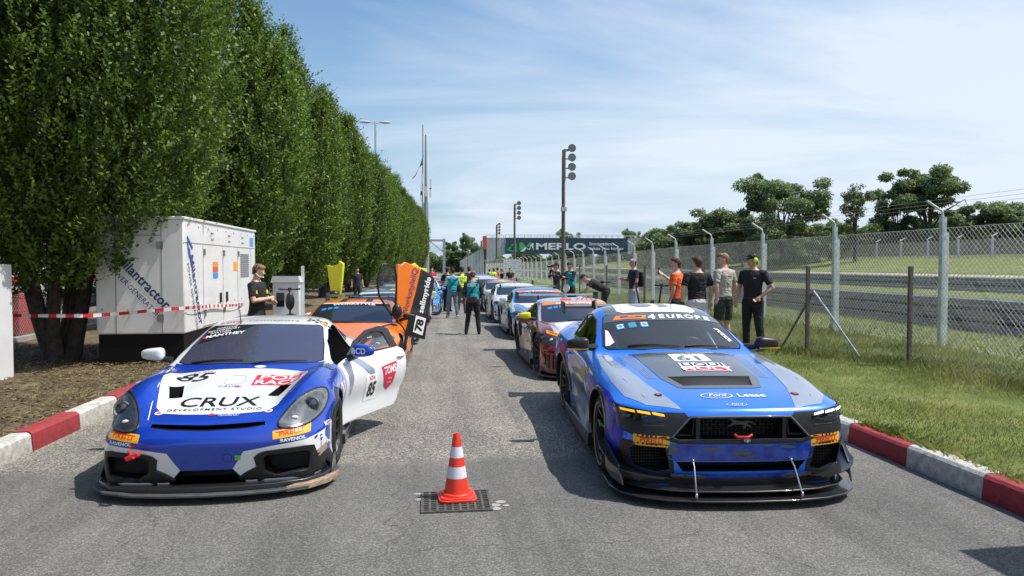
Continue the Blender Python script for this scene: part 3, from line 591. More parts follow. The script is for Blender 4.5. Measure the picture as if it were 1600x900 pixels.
m = MB(); m.box((BX(757.5)-bo.x, .4, (zt+BZ(757, 387))/2), (.55, 1.4, zt-BZ(757, 387)+.5)); m.build('end_cap', pm('coral_red', (.55, .09, .05), .5), br)
m = MB(); m.box((BX(1005)-bo.x, .4, zt-.9), (.5, 1.4, 2.4)); m.build('end_cap', pm('coral_red', (.55, .09, .05), .5), br)
m = MB(); m.box((BX(758)-bo.x, .3, BZ(758, 387)/2), (.35, .5, BZ(758, 387))); m.build('pillar', pm('brown_steel', (.09, .075, .06), .6), br)
m = MB(); m.box((xr+.2, .3, zb_/2), (.35, .5, zb_)); m.build('pillar', pm('brown_steel', (.09, .075, .06), .6), br)
m = MB(); m.box((BX(768)-bo.x, 2.6, BZ(768, 404)/2), (1.2, .3, BZ(768, 404))); m.build('pillar', M_clad, br)
m = MB(); m.box(((xl+xr)/2, -.1, zt+.45), (xr-xl, .05, .06)); m.box(((xl+xr)/2, 3, zt+.45), (xr-xl, .05, .06))
for i in range(26): 
    x = xl+(xr-xl)*i/25; m.box((x, -.1, zt+.2), (.07, .07, .5)); m.box((x, 3, zt+.2), (.07, .07, .5))
m.build('railing', pm('post_white', (0, 0, 0)), br)
m = MB(); m.box(((x1+x2)/2, -.22, (zt+zb_)/2), (x2-x1, .16, zt-zb_)); sb = m.build('billboard', M_sign, br)
hS = zt-zb_; kx = (BX(900)-BX(800))/100
def bt(s, u, v, hpx, wpx, mat, **k):
    vs, fs = text_geo(s, 1, **k); xs = [a for a, b in vs]; ys = [b for a, b in vs]; wx = max(xs)-min(xs); hy = max(ys)-min(ys)
    X = BX(u)-bo.x; Z = BZ(u, v); W = wpx*kx; Hh = hpx*kx; me = bpy.data.meshes.new('lettering')
    me.from_pydata([(X+(a-min(xs))/wx*W-W/2, -.32, Z+((b-min(ys))/hy-.5)*Hh) for a, b in vs], [], fs); me.update(); return link('lettering', me, mat, sb)
bt('MERLO', 876, 385, 10.5, 78, M_lwhite, bold=.03)
bt('Innovation', 939, 381, 5, 38, M_lwhite, bold=.02); bt('takes you higher', 947, 389, 6, 55, M_lwhite, bold=.02)
def bpoly(pts, mat, d=.32):
    me = bpy.data.meshes.new('emblem'); me.from_pydata([(BX(u)-bo.x, -d, BZ(u, v)) for u, v in pts], [], [tuple(range(len(pts)))]); me.update(); return link('emblem', me, mat, sb)
bpoly([(811, 379), (816, 379), (822, 386), (817, 391), (811, 391)], M_green); bpoly([(822, 385), (827, 379), (831, 379), (826, 386)], M_green)
bpoly([(812, 393), (818, 393), (823, 387), (827, 391), (830, 384), (833, 392), (833, 379), (829, 382), (824, 390), (821, 386)], M_lwhite, .325)
bpoly([(791, 391), (797, 385), (799, 387), (795, 391), (803, 392), (801, 394)], M_green); bpoly([(798, 384), (805, 377), (806, 379), (800, 385)], M_green); bpoly([(803, 384), (807, 380), (807, 394), (803, 391)], M_green)
# flood light poles
M_pole = pm('weathered_pole', (.13, .11, .09), .8, var=.3, vscale=8)
M_lamp = pm('lamp_glass', (.06, .07, .08), .12, spec=.8, coat=1)
def flood(u, ybase, w_, vt, sp, label, zb=.3, d=1.0):
    Y = w_*.993; X = px2(u, Y); zt = 1.87+(413-vt)/1120*w_; s = sp*w_/1120; e = empty('floodlight_pole', (X, Y, 0), 0, label, 'floodlight pole', 'floodlight poles beside the track')
    m = MB(); m.tube([(0, 0, -.1), (0, 0, (zt-1.2*s))], [.11*d, .085*d], 10); m.build('pole', M_pole, e)
    m = MB(); m.box((.02, 0, zt-2.2*s), (.16*d, .16*d, 3.3*s)); m.tube([(0, 0, zt-.7*s), (.35*s*1.6, 0, zt-.6*s)], .03*d, 6); 
    for k in range(4): m.tube([(0, 0, zt-(k+.5)*s), (s*.9, 0, zt-(k+.5)*s)], .03*d, 6)
    m.build('bracket', M_pole, e)
    for k in range(4):
        z = zt-k*s-.35*s; m = MB(); r = s*.42; m.lathe([(r*.5, .25*s), (r*.85, .1*s), (r, -.12*s), (r*1.03, -.16*s), (r*.95, -.16*s)], 20, 'y', (s*.9, 0, z), cap=False)
        h = m.build('lamp_housing', M_black, e); q = MB(); q.lathe([(.001, -.14*s), (r*.95, -.14*s)], 20, 'y', (s*.9, 0, z)); q.build('lens', M_lamp, h)
    if w_ < 60: m = MB(); m.tube([(0, 0, zt-7.1*s), (0, 0, zt-6.7*s)], .14, 8); m.box((.0, -.12, zt-6.9*s), (.3, .1, .2)); m.build('junction_box', M_galv, e)
    return e
flood(880, 450, 37, 226, 14.6, 'nearest floodlight pole with four round lamps, in front of the billboard')
flood(804, 430, 67, 315, 7.6, 'second floodlight pole, thinner and shorter, left of the nearest one')
flood(776, 425, 104, 349, 4.6, 'third small floodlight pole rising above the left of the bridge', d=1.3)
flood(752, 425, 140, 375, 3.2, 'farthest tiny floodlight pole left of the red end of the bridge', d=1.5)
# double street lamp behind the trees
X, z = px2(588, 75, 193); e = empty('street_lamp', (X, 75, 0), 0, 'double-headed street lamp rising over the hornbeam row', 'street lamp')
m = MB(); m.tube([(0, 0, 0), (0, 0, z)], [.16, .09], 8); m.build('pole', M_galv, e)
for s in (-1, 1):
    m = MB(); m.tube([(0, 0, z-.1), (s*.5, 0, z)], .05, 6); m.ball((s*1.0, 0, z+.03), (.6, .22, .14)); m.build('lamp_head', pm('lamp_head_grey', (.5, .5, .48), .5), e)
# antenna mast with flag
X, z = px2(666, 118, 212); e = empty('antenna_mast', (X, 118, 0), 0, 'tall thin mast with antennas and a hanging flag beyond the hornbeam row', 'mast')
m = MB(); m.tube([(0, 0, 0), (0, 0, z-11)], [.55, .42], 10); m.tube([(0, 0, z-11), (0, 0, z)], [.28, .12], 8); m.tube([(-.55, 0, z-12), (-.45, 0, z+1.6)], .1, 6); m.build('pole', pm('mast_grey', (.30, .31, .32), .6, .3), e)
for k, (dx, dz) in enumerate(((-.7, -9), (.7, -9.4), (-.6, -7.2), (.75, -8), (-.75, -10), (0, -9.2))): m = MB(); m.box((dx, -.3, z+dz), (.3, .2, 1.6)); m.build('antenna', M_lwhite, e)
fl = MB(); n_ = 9
for i in range(n_): 
    t = i/(n_-1); fl.v += [(-.35-1.1*t, .15*sin(t*6), z-3.2-3.0*t), (-.45-1.9*t, .2*sin(t*6+1), z-4.8-2.6*t+.25*sin(t*7))]
for i in range(n_-1): fl.f.append((2*i, 2*i+1, 2*i+3, 2*i+2)); fl.m.append(0 if i < 2 else (1 if i < 4 else 2))
f = fl.build('flag', [pm('flag_green', (.02, .22, .07), .7), M_lwhite, M_red], e, smooth=60); f.parent = None; f.location = e.location; tag(f, 'red white and green flag hanging from the mast', 'flag')
# white gate post
X, z = px2(694, 122, 373); e = empty('gate_mast', (X, 122, 0), 0, 'white steel portal post at the end of the hornbeam row', 'post'); m = MB(); m.box((0, 0, z/2), (.45, .45, z)); m.box((-1.2, 0, z-.3), (2.6, .4, .35)); m.build('portal_post', M_galv, e)
m = MB(); m.tube([(-2.4, .0, z-.4), (-.1, 0, z-2.3)], .07, 5); m.build('stay', M_galv, e)
for u, Y, vt in ((731, 110, 388), (748, 125, 400)):
    X, z = px2(u, Y, vt); m = MB(); m.tube([(0, 0, 0), (0, 0, z-.2), (.25, 0, z)], .07, 6); o = m.build('lamp_post', M_galv); o.location = (X, Y, 0); tag(o, 'thin grey post %s the left ramp of the bridge' % ('left of' if u < 740 else 'in front of'), 'post')
# direction board
Y = 46; X, z = px2(801, Y, 405); e = empty('direction_board', (X, Y, .2), 0, 'white direction board of four lettered strips on two posts', 'sign')
for s in (-.42, .42): m = MB(); m.tube([(s, .05, -.2), (s, .05, z-.2)], .035, 6); m.build('post', M_galv, e)
for k in range(4): 
    m = MB(); m.box((0, 0, z-.35-k*.31), (1.15, .03, .26)); p = m.build('strip', M_white, e)
    flat_text('lettering', '\u2190 P %s' % ('PADDOCK', 'BOX 1-20', 'PIT LANE', 'BOX 21-40')[k], pm('letter_grey', (.16, .18, .2), .6), p, (-.5, -.022, z-.36-k*.31), (1, 0, 0), (0, 0, 1), .17, align='LEFT')
# generator
GX0, GX1, GY0, GY1, GZ = -5.62, -4.17, 12.95, 18.1, 2.66
M_gwhite = pm('generator_white', (.76, .76, .745), .45, coat=.3, col2=(.66, .655, .63), vscale=2)
g = empty('generator', ((GX0+GX1)/2, (GY0+GY1)/2, .15), 0, 'large white generator container on a black base behind the kerb', 'generator'); go = V(g.location)
m = MB(); m.box((0, 0, (.52+GZ-.15)/2+.0), (GX1-GX0, GY1-GY0, GZ-.15-.52)); m.build('housing', M_gwhite, g, bevel=.025)
m = MB(); m.box((0, 0, .25), (GX1-GX0-.05, GY1-GY0-.05, .53)); m.build('base', M_matt, g, bevel=.01)
m = MB(); m.box((0, 0, GZ-.15+.012), (GX1-GX0+.05, GY1-GY0+.05, .05)); m.build('roof', M_gwhite, g, bevel=.012)
M_seam = pm('seam_grey', (.20, .20, .19), .7); hx = (GX1-GX0)/2; hy = (GY1-GY0)/2
m = MB()
for x in (-hx+.33, hx-.37): m.box((x, -hy-.001, 1.5), (.012, .008, 1.95))
m.box((0, -hy-.001, 2.22), (hx*2-.75, .008, .012))
sy = [-hy+1.05, -hy+2.35, -hy+3.5, -hy+4.7]
for y in sy: m.box((hx+.001, y, 1.3), (.008, .012, 1.55))
m.box((hx+.001, 0, 2.1), (.008, hy*2, .012)); m.box((hx+.001, .3, .56), (.008, 3.7, .012)); m.build('door_seam', M_seam, g)
hg_ = MB()
for y in sy[:3]:
    for z in (.8, 1.95): hg_.box((hx+.015, y+.06, z), (.03, .05, .12))
for z in (.8, 2.05): hg_.box((hx-.39, -hy-.015, z), (.1, .03, .12))
for z in (.95, 2.4):
    for x in (-hx+.1, -.2, .3, hx-.1): hg_.ball((x, -hy-.004, z), .014, n=6, m=4)
    for i in range(9): hg_.ball((hx+.004, -hy+.2+i*.6, z), .014, n=6, m=4)
for z in (2.32, 2.2):
    for y in (-1.0, -.9, .2, .3, 1.3, 1.4): hg_.ball((hx+.004, y, z), .02, n=6, m=4)
hg_.build('hinge', M_seam, g)
for y in (sy[1]-.2, sy[1]+.25): m = MB(); m.box((hx+.012, y, 1.05), (.025, .11, .2)); m.build('door_handle', M_black, g, bevel=.01)
m = MB()
for k in range(12): m.box((hx+.006, sy[2]+.62, 1.45+k*.045), (.012, .75, .022))
m.build('vent', M_seam, g)
def gfront(s, x, z, size, rot, mat, **k): return flat_text('lettering', s, mat, g, (x, -hy-.006, z), (cos(rot), 0, sin(rot)), (-sin(rot), 0, cos(rot)), size, **k)
def gside(s, y, z, size, rot, mat, **k): return flat_text('lettering', s, mat, g, (hx+.006, y, z), (0, cos(rot), sin(rot)), (0, -sin(rot), cos(rot)), size, **k)
M_navy = pm('letter_navy', (.02, .035, .12), .5)
gfront('Milantractor', .05, 1.42, .235, R(-47), M_navy, bold=.02, align='CENTER'); gfront('POWER GENERATORS', -.08, 1.24, .125, R(-47), M_navy, bold=.0)
gside('Milantractor', -hy+.62, 1.25, .27, R(-68), M_navy, bold=.02); gside('POWER GENERATORS', -hy+.42, 1.14, .13, R(-68), M_navy)
m = MB()
for k in range(3): m.box((hx+.006, -hy+.22+k*.09, 1.98-k*.12), (.006, .055, .3), rot=Matrix.Rotation(R(20), 3, 'X'))
m.box((hx+.006, -hy+.30, 2.1), (.006, .34, .06), rot=Matrix.Rotation(R(-35), 3, 'X')); m.build('emblem', M_lb, g)
for y, c, z in ((-.75, (.75, .28, .02), 1.72), (-.75, (.6, .1, .04), 1.62), (-.75, (.05, .25, .6), 1.5), (.75, (.8, .35, .03), 1.68), (2.2, (.1, .3, .7), 2.25)):
    m = MB(); m.box((hx+.005, y, z), (.006, .32, .10 if y < 0 else .2)); m.build('label', pm('lab%d%d' % (y*100, z*100), c, .6), g)
# exhaust on the roof
m = MB(); m.box((.1, .8, GZ-.08), (.7, 1.4, .1)); m.build('roof_vent', M_black, g, bevel=.02)
# barrier tape
def tape():
    pts = [(-9, 12.6, 1.12), (-7.0, 12.3, 1.07), (-6.3, 12.25, 1.05), (-5.4, 12.35, 1.04), (-4.6, 12.7, 1.09), (-4.13, 12.9, 1.12), (-4.12, 14.5, 1.06), (-4.12, 16.5, .98), (-4.4, 18.5, 1.0)]
    sp = smooth_poly(pts, 30, False); m = MB(); d = 0; w_ = .029
    for i, p in enumerate(sp):
        p = V(p); t = .35*sin(i*.13)+.1; o = V((sin(t)*.6, -sin(t), cos(t)))*w_; m.v += [tuple(p-o), tuple(p+o)]
    for i in range(len(sp)-1):
        d += (V(sp[i+1])-V(sp[i])).length; m.f.append((2*i, 2*i+1, 2*i+3, 2*i+2)); m.m.append(int(d/.13) % 2)
    return tag(m.build('barrier_tape', [M_lwhite, M_red], smooth=60, fix=False), 'red and white barrier tape stretched from the big hornbeam past the generator', 'barrier tape')
tape()
# white cabinet at the left edge
m = MB(); m.box((0, 0, .9), (1.3, .6, 1.85)); o = m.build('cabinet', M_white, bevel=.02); o.location = (-6.86, 11.3, .05); tag(o, 'white cabinet cut off by the left edge beside the nearest hornbeam', 'cabinet')
q = MB(); q.box((0, -.31, .9), (1.1, .02, 1.6)); q.build('door', M_gwhite, o)
# electrical cabinets behind the man
e = empty('electric_cabinet', (px2(449, 21.5), 21.5, .15), 0, 'white electric meter cabinet with a small window under the hornbeams', 'cabinet')
m = MB(); m.box((0, 0, .6), (.75, .5, 1.2)); m.build('housing', M_white, e, bevel=.02); m = MB(); m.prism([(-.42, 1.2), (.42, 1.2), (.36, 1.38), (-.36, 1.38)], 'y', -.3, .3); m.build('roof', M_white, e)
m = MB(); m.box((-.15, -.26, .7), (.22, .02, .4)); m.build('window', M_glass, e); m = MB(); m.box((.42, .1, .8), (.08, .08, 1.75)); m.build('mast', M_white, e)
# fence and parked trailer behind the trees
e = empty('paddock_fence', (-9.2, 14, .1), 0, 'wire fence on grey posts behind the hornbeam trunks', 'fence'); P, Q = [], []
for i in range(22): a, b = chain((-9.2, -4+i*3), (-9.2, -1+i*3), lambda x, y: .18, 1.3, .1); P += a; Q += b
child_at(link('wire_mesh', lines_mesh(P, Q, .0025, 'w'), M_galv), e)
q = MB(); q.box((0, 0, .7), (.09, .09, 1.5)); qm = q.mesh('pp'); qm.materials.append(pm('post_green', (.05, .08, .06), .7))
for i in range(23): o = link('post', qm, None); o.location = (-9.2, -4+i*3, .1); child_at(o, e)
q = MB(); q.box((-9.2, 30, .16), (.18, 68, .14)); tag(q.build('kerb', M_concrete), kind='structure')
tr = empty('trailer', (-15.5, 24, .0), 0, 'long white trailer parked behind the hornbeams', 'trailer')
m = MB(); m.box((0, 0, 2.4), (2.6, 30, 3.0)); m.build('box_body', M_white, tr, bevel=.05); m = MB(); m.box((1.31, 0, 1.3), (.02, 30, .25)); m.build('stripe', M_red, tr); m = MB(); m.box((0, 0, .6), (2.3, 29, .6)); m.build('chassis', M_black, tr)
m = MB(); m.box((0, 0, .55), (1.5, .7, .9)); m.box((0, 0, 1.05), (1.55, .75, .1)); o = m.build('crate', pm('crate_red', (.35, .02, .03), .5), bevel=.02); o.location = (-10.6, 19, .05); tag(o, 'red container behind the wire fence at the foot of the nearest hornbeam', 'container')
# unseen shelter added outside the frame to cast the shadow at bottom right
e = empty('shadow_caster', (6.2, 2.9, .1), 0, 'unseen dark shelter added outside the right edge to cast the corner shadow', 'shadow_caster')
m = MB(); m.prism([(-1.25, 2.55), (1.5, 2.5), (.2, 3.0)], 'y', -1.5, 1.1); m.box((.1, -.2, 2.45), (2.7, 2.6, .2)); m.build('roof', pm('caster_fabric', (.03, .03, .035), .8), e)
for x, y in ((-1.2, -1.4), (1.4, -1.4), (1.4, 1.0)): m = MB(); m.box((x, y, 1.2), (.04, .04, 2.5)); m.build('leg', M_galv, e)
# drain grate and cone
e = empty('drain_grate', (.215, 5.6, .0), 0, 'square cast iron drain grate set in the asphalt under the cone', 'drain'); M_iron = pm('cast_iron', (.12, .11, .10), .7, .3, var=.4, vscale=20)
m = MB(); m.box((0, 0, .003), (.53, .47, .002)); m.build('pit', pm('pit_shade', (.03, .028, .025), 1), e)  # dark sheet painted for the shade down below the bars
m = MB()
for s in (-1, 1): m.box((s*.262, 0, .008), (.02, .48, .012)); m.box((0, s*.235, .0085), (.544, .02, .012))
for i in range(8): m.box((-.262+.0582*(i+1), 0, .0075), (.018, .46, .009))
for i in range(10): m.box((0, -.235+.0427*(i+1), .007), (.52, .014, .009))
m.build('grate', M_iron, e)
m = MB(); random.seed(5)
for x, y in ((.30, -.12), (.34, -.05), (.31, -.2), (-.3, .22), (-.29, .08), (.38, -.14)):
    m.ball((x+random.uniform(-.01, .01), y, .004), (random.uniform(.03, .05), random.uniform(.02, .04), .006), n=7, m=4)
m.build('mortar', M_concrete, e)
c = empty('traffic_cone', (.225, 5.68, .014), R(4), 'orange red traffic cone with two white bands standing on the drain grate', 'traffic cone')
M_cone = pm('cone_orange', (.80, .045, .02), .38, spec=.5, coat=.2); M_cw = pm('cone_white', (.74, .70, .76), .35)
m = MB(); m.prism(rrect(0, 0, .30, .30, .05), 'z', 0, .018); m.prism(rrect(0, 0, .27, .27, .05), 'z', .018, .03)
m.lathe([(.128, .03), (.125, .045), (.112, .052), (.104, .05)], 32); m.build('base', M_cone, c, bevel=.004)
def cr_(z): return .1-.073*(z-.045)/.46
seg = [(.045, .165, 0), (.165, .255, 1), (.255, .325, 0), (.325, .41, 1), (.41, .505, 0)]; m = MB()
for a, b, k in seg: m.lathe([(cr_(a)+.001*k, a), (cr_(b)+.001*k, b)], 36, mi=k)
m.lathe([(cr_(.505), .505), (cr_(.505)-.002, .512), (.015, .512), (.014, .46)], 36); m.build('body', [M_cone, M_cw], c, smooth=50)
# ================================================================ CARS
def shell(sp, sub=3):
    """closed-top body shell from a control cage: a top sheet (rows front to back) and a skirt running round it"""
    rows = sp['rows']; nr = len(rows); vs = []; idx = {}
    def V_(key, p): idx[key] = len(vs); vs.append(p); return idx[key]
    for i, r in enumerate(rows):
        for j in range(-4, 5):
            x, y, z = r[abs(j)]; V_(('t', i, j), ((-x if j < 0 else x), y, z))
    per = [('t', 0, j) for j in range(-4, 5)]+[('t', i, 4) for i in range(1, nr-1)]+[('t', nr-1, j) for j in range(4, -5, -1)]+[('t', i, -4) for i in range(nr-2, 0, -1)]
    F = [(idx[('t', i, j)], idx[('t', i, j+1)], idx[('t', i+1, j+1)], idx[('t', i+1, j)]) for i in range(nr-1) for j in range(-4, 4)]
    prev = [idx[k] for k in per]; last = None
    for k in range(4):
        cur = []
        for (t, i, j) in per:
            s = -1 if j < 0 else 1
            if i == 0: x, y, z = sp['front'][k][abs(j)]
            elif i == nr-1: x, y, z = sp['rear'][k][abs(j)]
            else:
                x0, y, z0 = rows[i][4]; dx, z = sp['side'](i, k, y); x = x0+dx; z = z if z is not None else z0
            cur.append(len(vs)); vs.append((s*x if j else x, y, z))
        n = len(cur)
        F += [(prev[q], cur[q], cur[(q+1) % n], prev[(q+1) % n]) for q in range(n)]; prev = cur
    me = bpy.data.meshes.new('shell'); me.from_pydata(vs, [], F); me.update()
    b = bmesh.new(); b.from_mesh(me); bmesh.ops.recalc_face_normals(b, faces=b.faces); cl = b.edges.layers.float.new('crease_edge'); b.verts.ensure_lookup_table()
    def cre(keys, v):
        for a, c in zip(keys[:-1], keys[1:]):
            e = b.edges.get((b.verts[a], b.verts[c]))
            if e: e[cl] = v
    cre([idx[('t', 0, j)] for j in range(-4, 5)], sp.get('nose', .4))
    cre(prev+[prev[0]], 1)
    for (i, jj, v) in sp.get('crow', []): cre([idx[('t', i, j)] for j in range(-jj, jj+1)], v)
    for (j, i0, i1, v) in sp.get('ccol', []):
        for s in (-1, 1): cre([idx[('t', i, s*j)] for i in range(i0, i1+1)], v)
    b.to_mesh(me); b.free()
    o = bpy.data.objects.new('shell', me); C.objects.link(o); md = o.modifiers.new('s', 'SUBSURF'); md.levels = 2; md.render_levels = 2; md.boundary_smooth = 'ALL'
    nv = len(vs); tgt = np.array(vs, dtype=float); cage = tgt.copy()
    for it in range(5):      # pull the cage so that the smooth surface passes through the given points
        dg = bpy.context.evaluated_depsgraph_get(); ev = bpy.data.meshes.new_from_object(o.evaluated_get(dg)); a = np.empty(len(ev.vertices)*3); ev.vertices.foreach_get('co', a); a = a.reshape(-1, 3)[:nv]; bpy.data.meshes.remove(ev)
        cage += .75*(tgt-a); me.vertices.foreach_set('co', cage.astype(np.float32).ravel()); me.update(); o.update_tag(); bpy.context.view_layer.update()
    md.levels = sub; apply_mods(o)
    b = bmesh.new(); b.from_mesh(o.data); be = [e for e in b.edges if e.is_boundary]; r = bmesh.ops.holes_fill(b, edges=be, sides=0); bmesh.ops.recalc_face_normals(b, faces=b.faces); b.to_mesh(o.data); b.free()
    return o
def cutter(mb, mi=1):
    me = mb.mesh('cut'); me.materials.append(M_white); me.materials.append(M_matt); me.polygons.foreach_set('material_index', [mi]*len(me.polygons)); o = bpy.data.objects.new('cut', me); C.objects.link(o); return o
def vol(me): b = bmesh.new(); b.from_mesh(me); v = b.calc_volume(signed=True); b.free(); return v
def cut(o, mbs, mi=1):
    o.data.materials.append(M_white); o.data.materials.append(M_matt)
    for m in mbs:
        v0 = vol(o.data); cv = None
        for tr in range(4):
            c = cutter(m, mi)
            if cv is None: cv = abs(vol(c.data))
            if tr: c.location = (.0013*tr, .0017*tr, -.0011*tr); bpy.context.view_layer.update()
            md = o.modifiers.new('b', 'BOOLEAN'); md.operation = 'DIFFERENCE'; md.solver = 'FAST' if tr == 3 else 'EXACT'; md.use_hole_tolerant = tr == 1; md.use_self = tr == 2; md.object = c
            dg = bpy.context.evaluated_depsgraph_get(); me = bpy.data.meshes.new_from_object(o.evaluated_get(dg)); o.modifiers.clear(); cm = c.data; bpy.data.objects.remove(c); bpy.data.meshes.remove(cm)
            if abs(v0-vol(me)) <= cv+.02 and len(me.polygons) > 500: o.data = me; break
            print('CUT RETRY', mbs.index(m), tr, v0, vol(me), cv, len(me.polygons)); bpy.data.meshes.remove(me)
FR = {'top': lambda a, b: (V((a, b, 3)), V((0, 0, -1))), 'front': lambda a, b: (V((a, -2, b)), V((0, 1, 0))), 'rear': lambda a, b: (V((-a, 8, b)), V((0, -1, 0))),
      'R': lambda a, b: (V((3, a, b)), V((-1, 0, 0))), 'L': lambda a, b: (V((-3, -a, b)), V((1, 0, 0))), 'Ly': lambda a, b: (V((-3, a, b)), V((1, 0, 0))),
      'fq': lambda a, b: (V((a, 0, b))+V((0, -2.4, 1.8)), V((0, .8, -.6)))}
def frame_fl(sx, ang):   # fender corner frame, looking along a direction rotated towards the side
    d = V((-sx*sin(ang), cos(ang), 0)); r = V((cos(ang), sx*sin(ang), 0))
    return lambda a, b: (V((0, 0, b))+r*a-d*4, d)
class Car:
    def __init__(s, root, sh, arches=()): s.root = root; s.arches = arches; s.bvh = BVHTree.FromObject(sh, bpy.context.evaluated_depsgraph_get()) if isinstance(sh, bpy.types.Object) else sh
    def hit(s, fr, a, b):
        o, d = (FR[fr] if isinstance(fr, str) else fr)(a, b); r = s.bvh.ray_cast(o, d); return r[0], r[1]
    def pt(s, fr, a, b, off=0):
        p, n = s.hit(fr, a, b); return (p+n*off) if p else None
    def decal(s, name, geo, fr, mat, off=.002, res=.035, parent=None, thick=0, mirror=False, smooth=True):
        outs = []
        for mir in ((False, True) if mirror else (False,)):
            if isinstance(geo, tuple) and len(geo) == 2 and geo[0] == 'T': vs, fs = geo[1]
            else: vs, fs = tess([geo] if not isinstance(geo[0][0], (tuple, list)) else geo)
            if mir: vs = [(-a, b) for a, b in vs]
            b = bmesh.new(); bv = [b.verts.new((x, y, 0)) for x, y in vs]
            for f in fs:
                try: b.faces.new([bv[i] for i in f])
                except ValueError: pass
            xs = [v[0] for v in vs]; ys = [v[1] for v in vs]
            for ax, lo, hi in ((0, min(xs), max(xs)), (1, min(ys), max(ys))):
                k = math.ceil(lo/res)*res
                while k < hi:
                    no = (1, 0, 0) if ax == 0 else (0, 1, 0); co_ = (k, 0, 0) if ax == 0 else (0, k, 0)
                    bmesh.ops.bisect_plane(b, geom=b.verts[:]+b.edges[:]+b.faces[:], plane_co=co_, plane_no=no, dist=1e-6); k += res
            bad = []; inside = set()
            for v in b.verts:
                p, n = s.hit(fr, v.co.x, v.co.y)
                if p is None: bad.append(v)
                else:
                    o, d = (FR[fr] if isinstance(fr, str) else fr)(v.co.x, v.co.y)
                    if n.dot(d) > 0: n = -n
                    q = p+n*off
                    if abs(p.x) > .55:
                        for (ay, az, ar) in s.arches:
                            dy_, dz_ = q.y-ay, q.z-az; r_0 = math.hypot(dy_, dz_)
                            if r_0 < ar: q.y = ay+dy_/max(r_0, 1e-4)*ar; q.z = az+dz_/max(r_0, 1e-4)*ar; inside.add(v)
                    v.co = q
            if inside: bmesh.ops.delete(b, geom=[f for f in b.faces if all(v in inside for v in f.verts)], context='FACES')
            bad = [v for v in bad if v.is_valid]
            if bad: bmesh.ops.delete(b, geom=bad, context='VERTS')
            if not b.faces: b.free(); continue
            o, d = (FR[fr] if isinstance(fr, str) else fr)(0, 0)
            for f in b.faces: f.normal_update()
            fl = [f for f in b.faces if f.normal.dot(d) > 0]
            if fl: bmesh.ops.reverse_faces(b, faces=fl)
            me = bpy.data.meshes.new(name); b.to_mesh(me); b.free()
            ob = link(name, me, mat, parent or s.root, smooth=80 if smooth else None)
            if thick: md = ob.modifiers.new('t', 'SOLIDIFY'); md.thickness = thick; md.offset = 0
            outs.append(ob)
        return outs[0] if len(outs) == 1 else outs
    def text(s, name, t, fr, x, y, size, mat, off=.005, rot=0, sx=1, parent=None, res=.05, **k):
        vs, fs = text_geo(t, size, sx=sx, **k); vs = [(x+a*cos(rot)-b*sin(rot), y+a*sin(rot)+b*cos(rot)) for a, b in vs]; return s.decal(name, ('T', (vs, fs)), fr, mat, off, res, parent)
    def rim(s, name, pts, fr, r, mat, off=0, closed=True, n=6, parent=None, mirror=False):
        for mir in ((1, -1) if mirror else (1,)):
            q = [s.pt(fr, a*mir, b, off) for a, b in pts]; q = [p for p in q if p is not None]
            if len(q) > 2: m = MB(); m.tube(q, r, n, closed=closed, cap=not closed); o = m.build(name, mat, parent or s.root, 60)
        return o
def circ_cut(y, z, r, x0, x1): 
    m = MB(); m.lathe([(r, x0), (r, x1)], 56, 'x', (0, y, z), cap=True); return m
def strip_arch(car, side, yc, zc, r0, r1, mat, off=.012, a0=-15, a1=195, name='arch_trim'):
    """flare following the body side round a wheel opening"""
    m = MB(); n = 34; 
    for i in range(n+1):
        a = R(a0+(a1-a0)*i/n); row = []
        for rr in (r0, (r0+r1)/2, r1):
            y = yc+rr*cos(a); z = zc+rr*sin(a); p, nn = car.hit('R' if side > 0 else 'Ly', y, z)
            row.append(None if p is None or abs(p.x) < .45 else abs(p.x))
        good = [q for q in row if q]; x = max(good) if good else .85
        for k, rr in enumerate((r0, (r0+r1)/2, r1)): m.v.append((side*((row[k] or x)+(off if k < 2 else .001)), yc+rr*cos(a), zc+rr*sin(a)))
        m.v.append((side*(x-.06), yc+r0*cos(a), zc+r0*sin(a)))
    for i in range(n): 
        b = i*4; c = b+4
        for (p, q) in ((0, 1), (1, 2), (3, 0)): m.f.append((b+p, c+p, c+q, b+q)); m.m.append(0)
    return m.build(name, mat, car.root, 50)
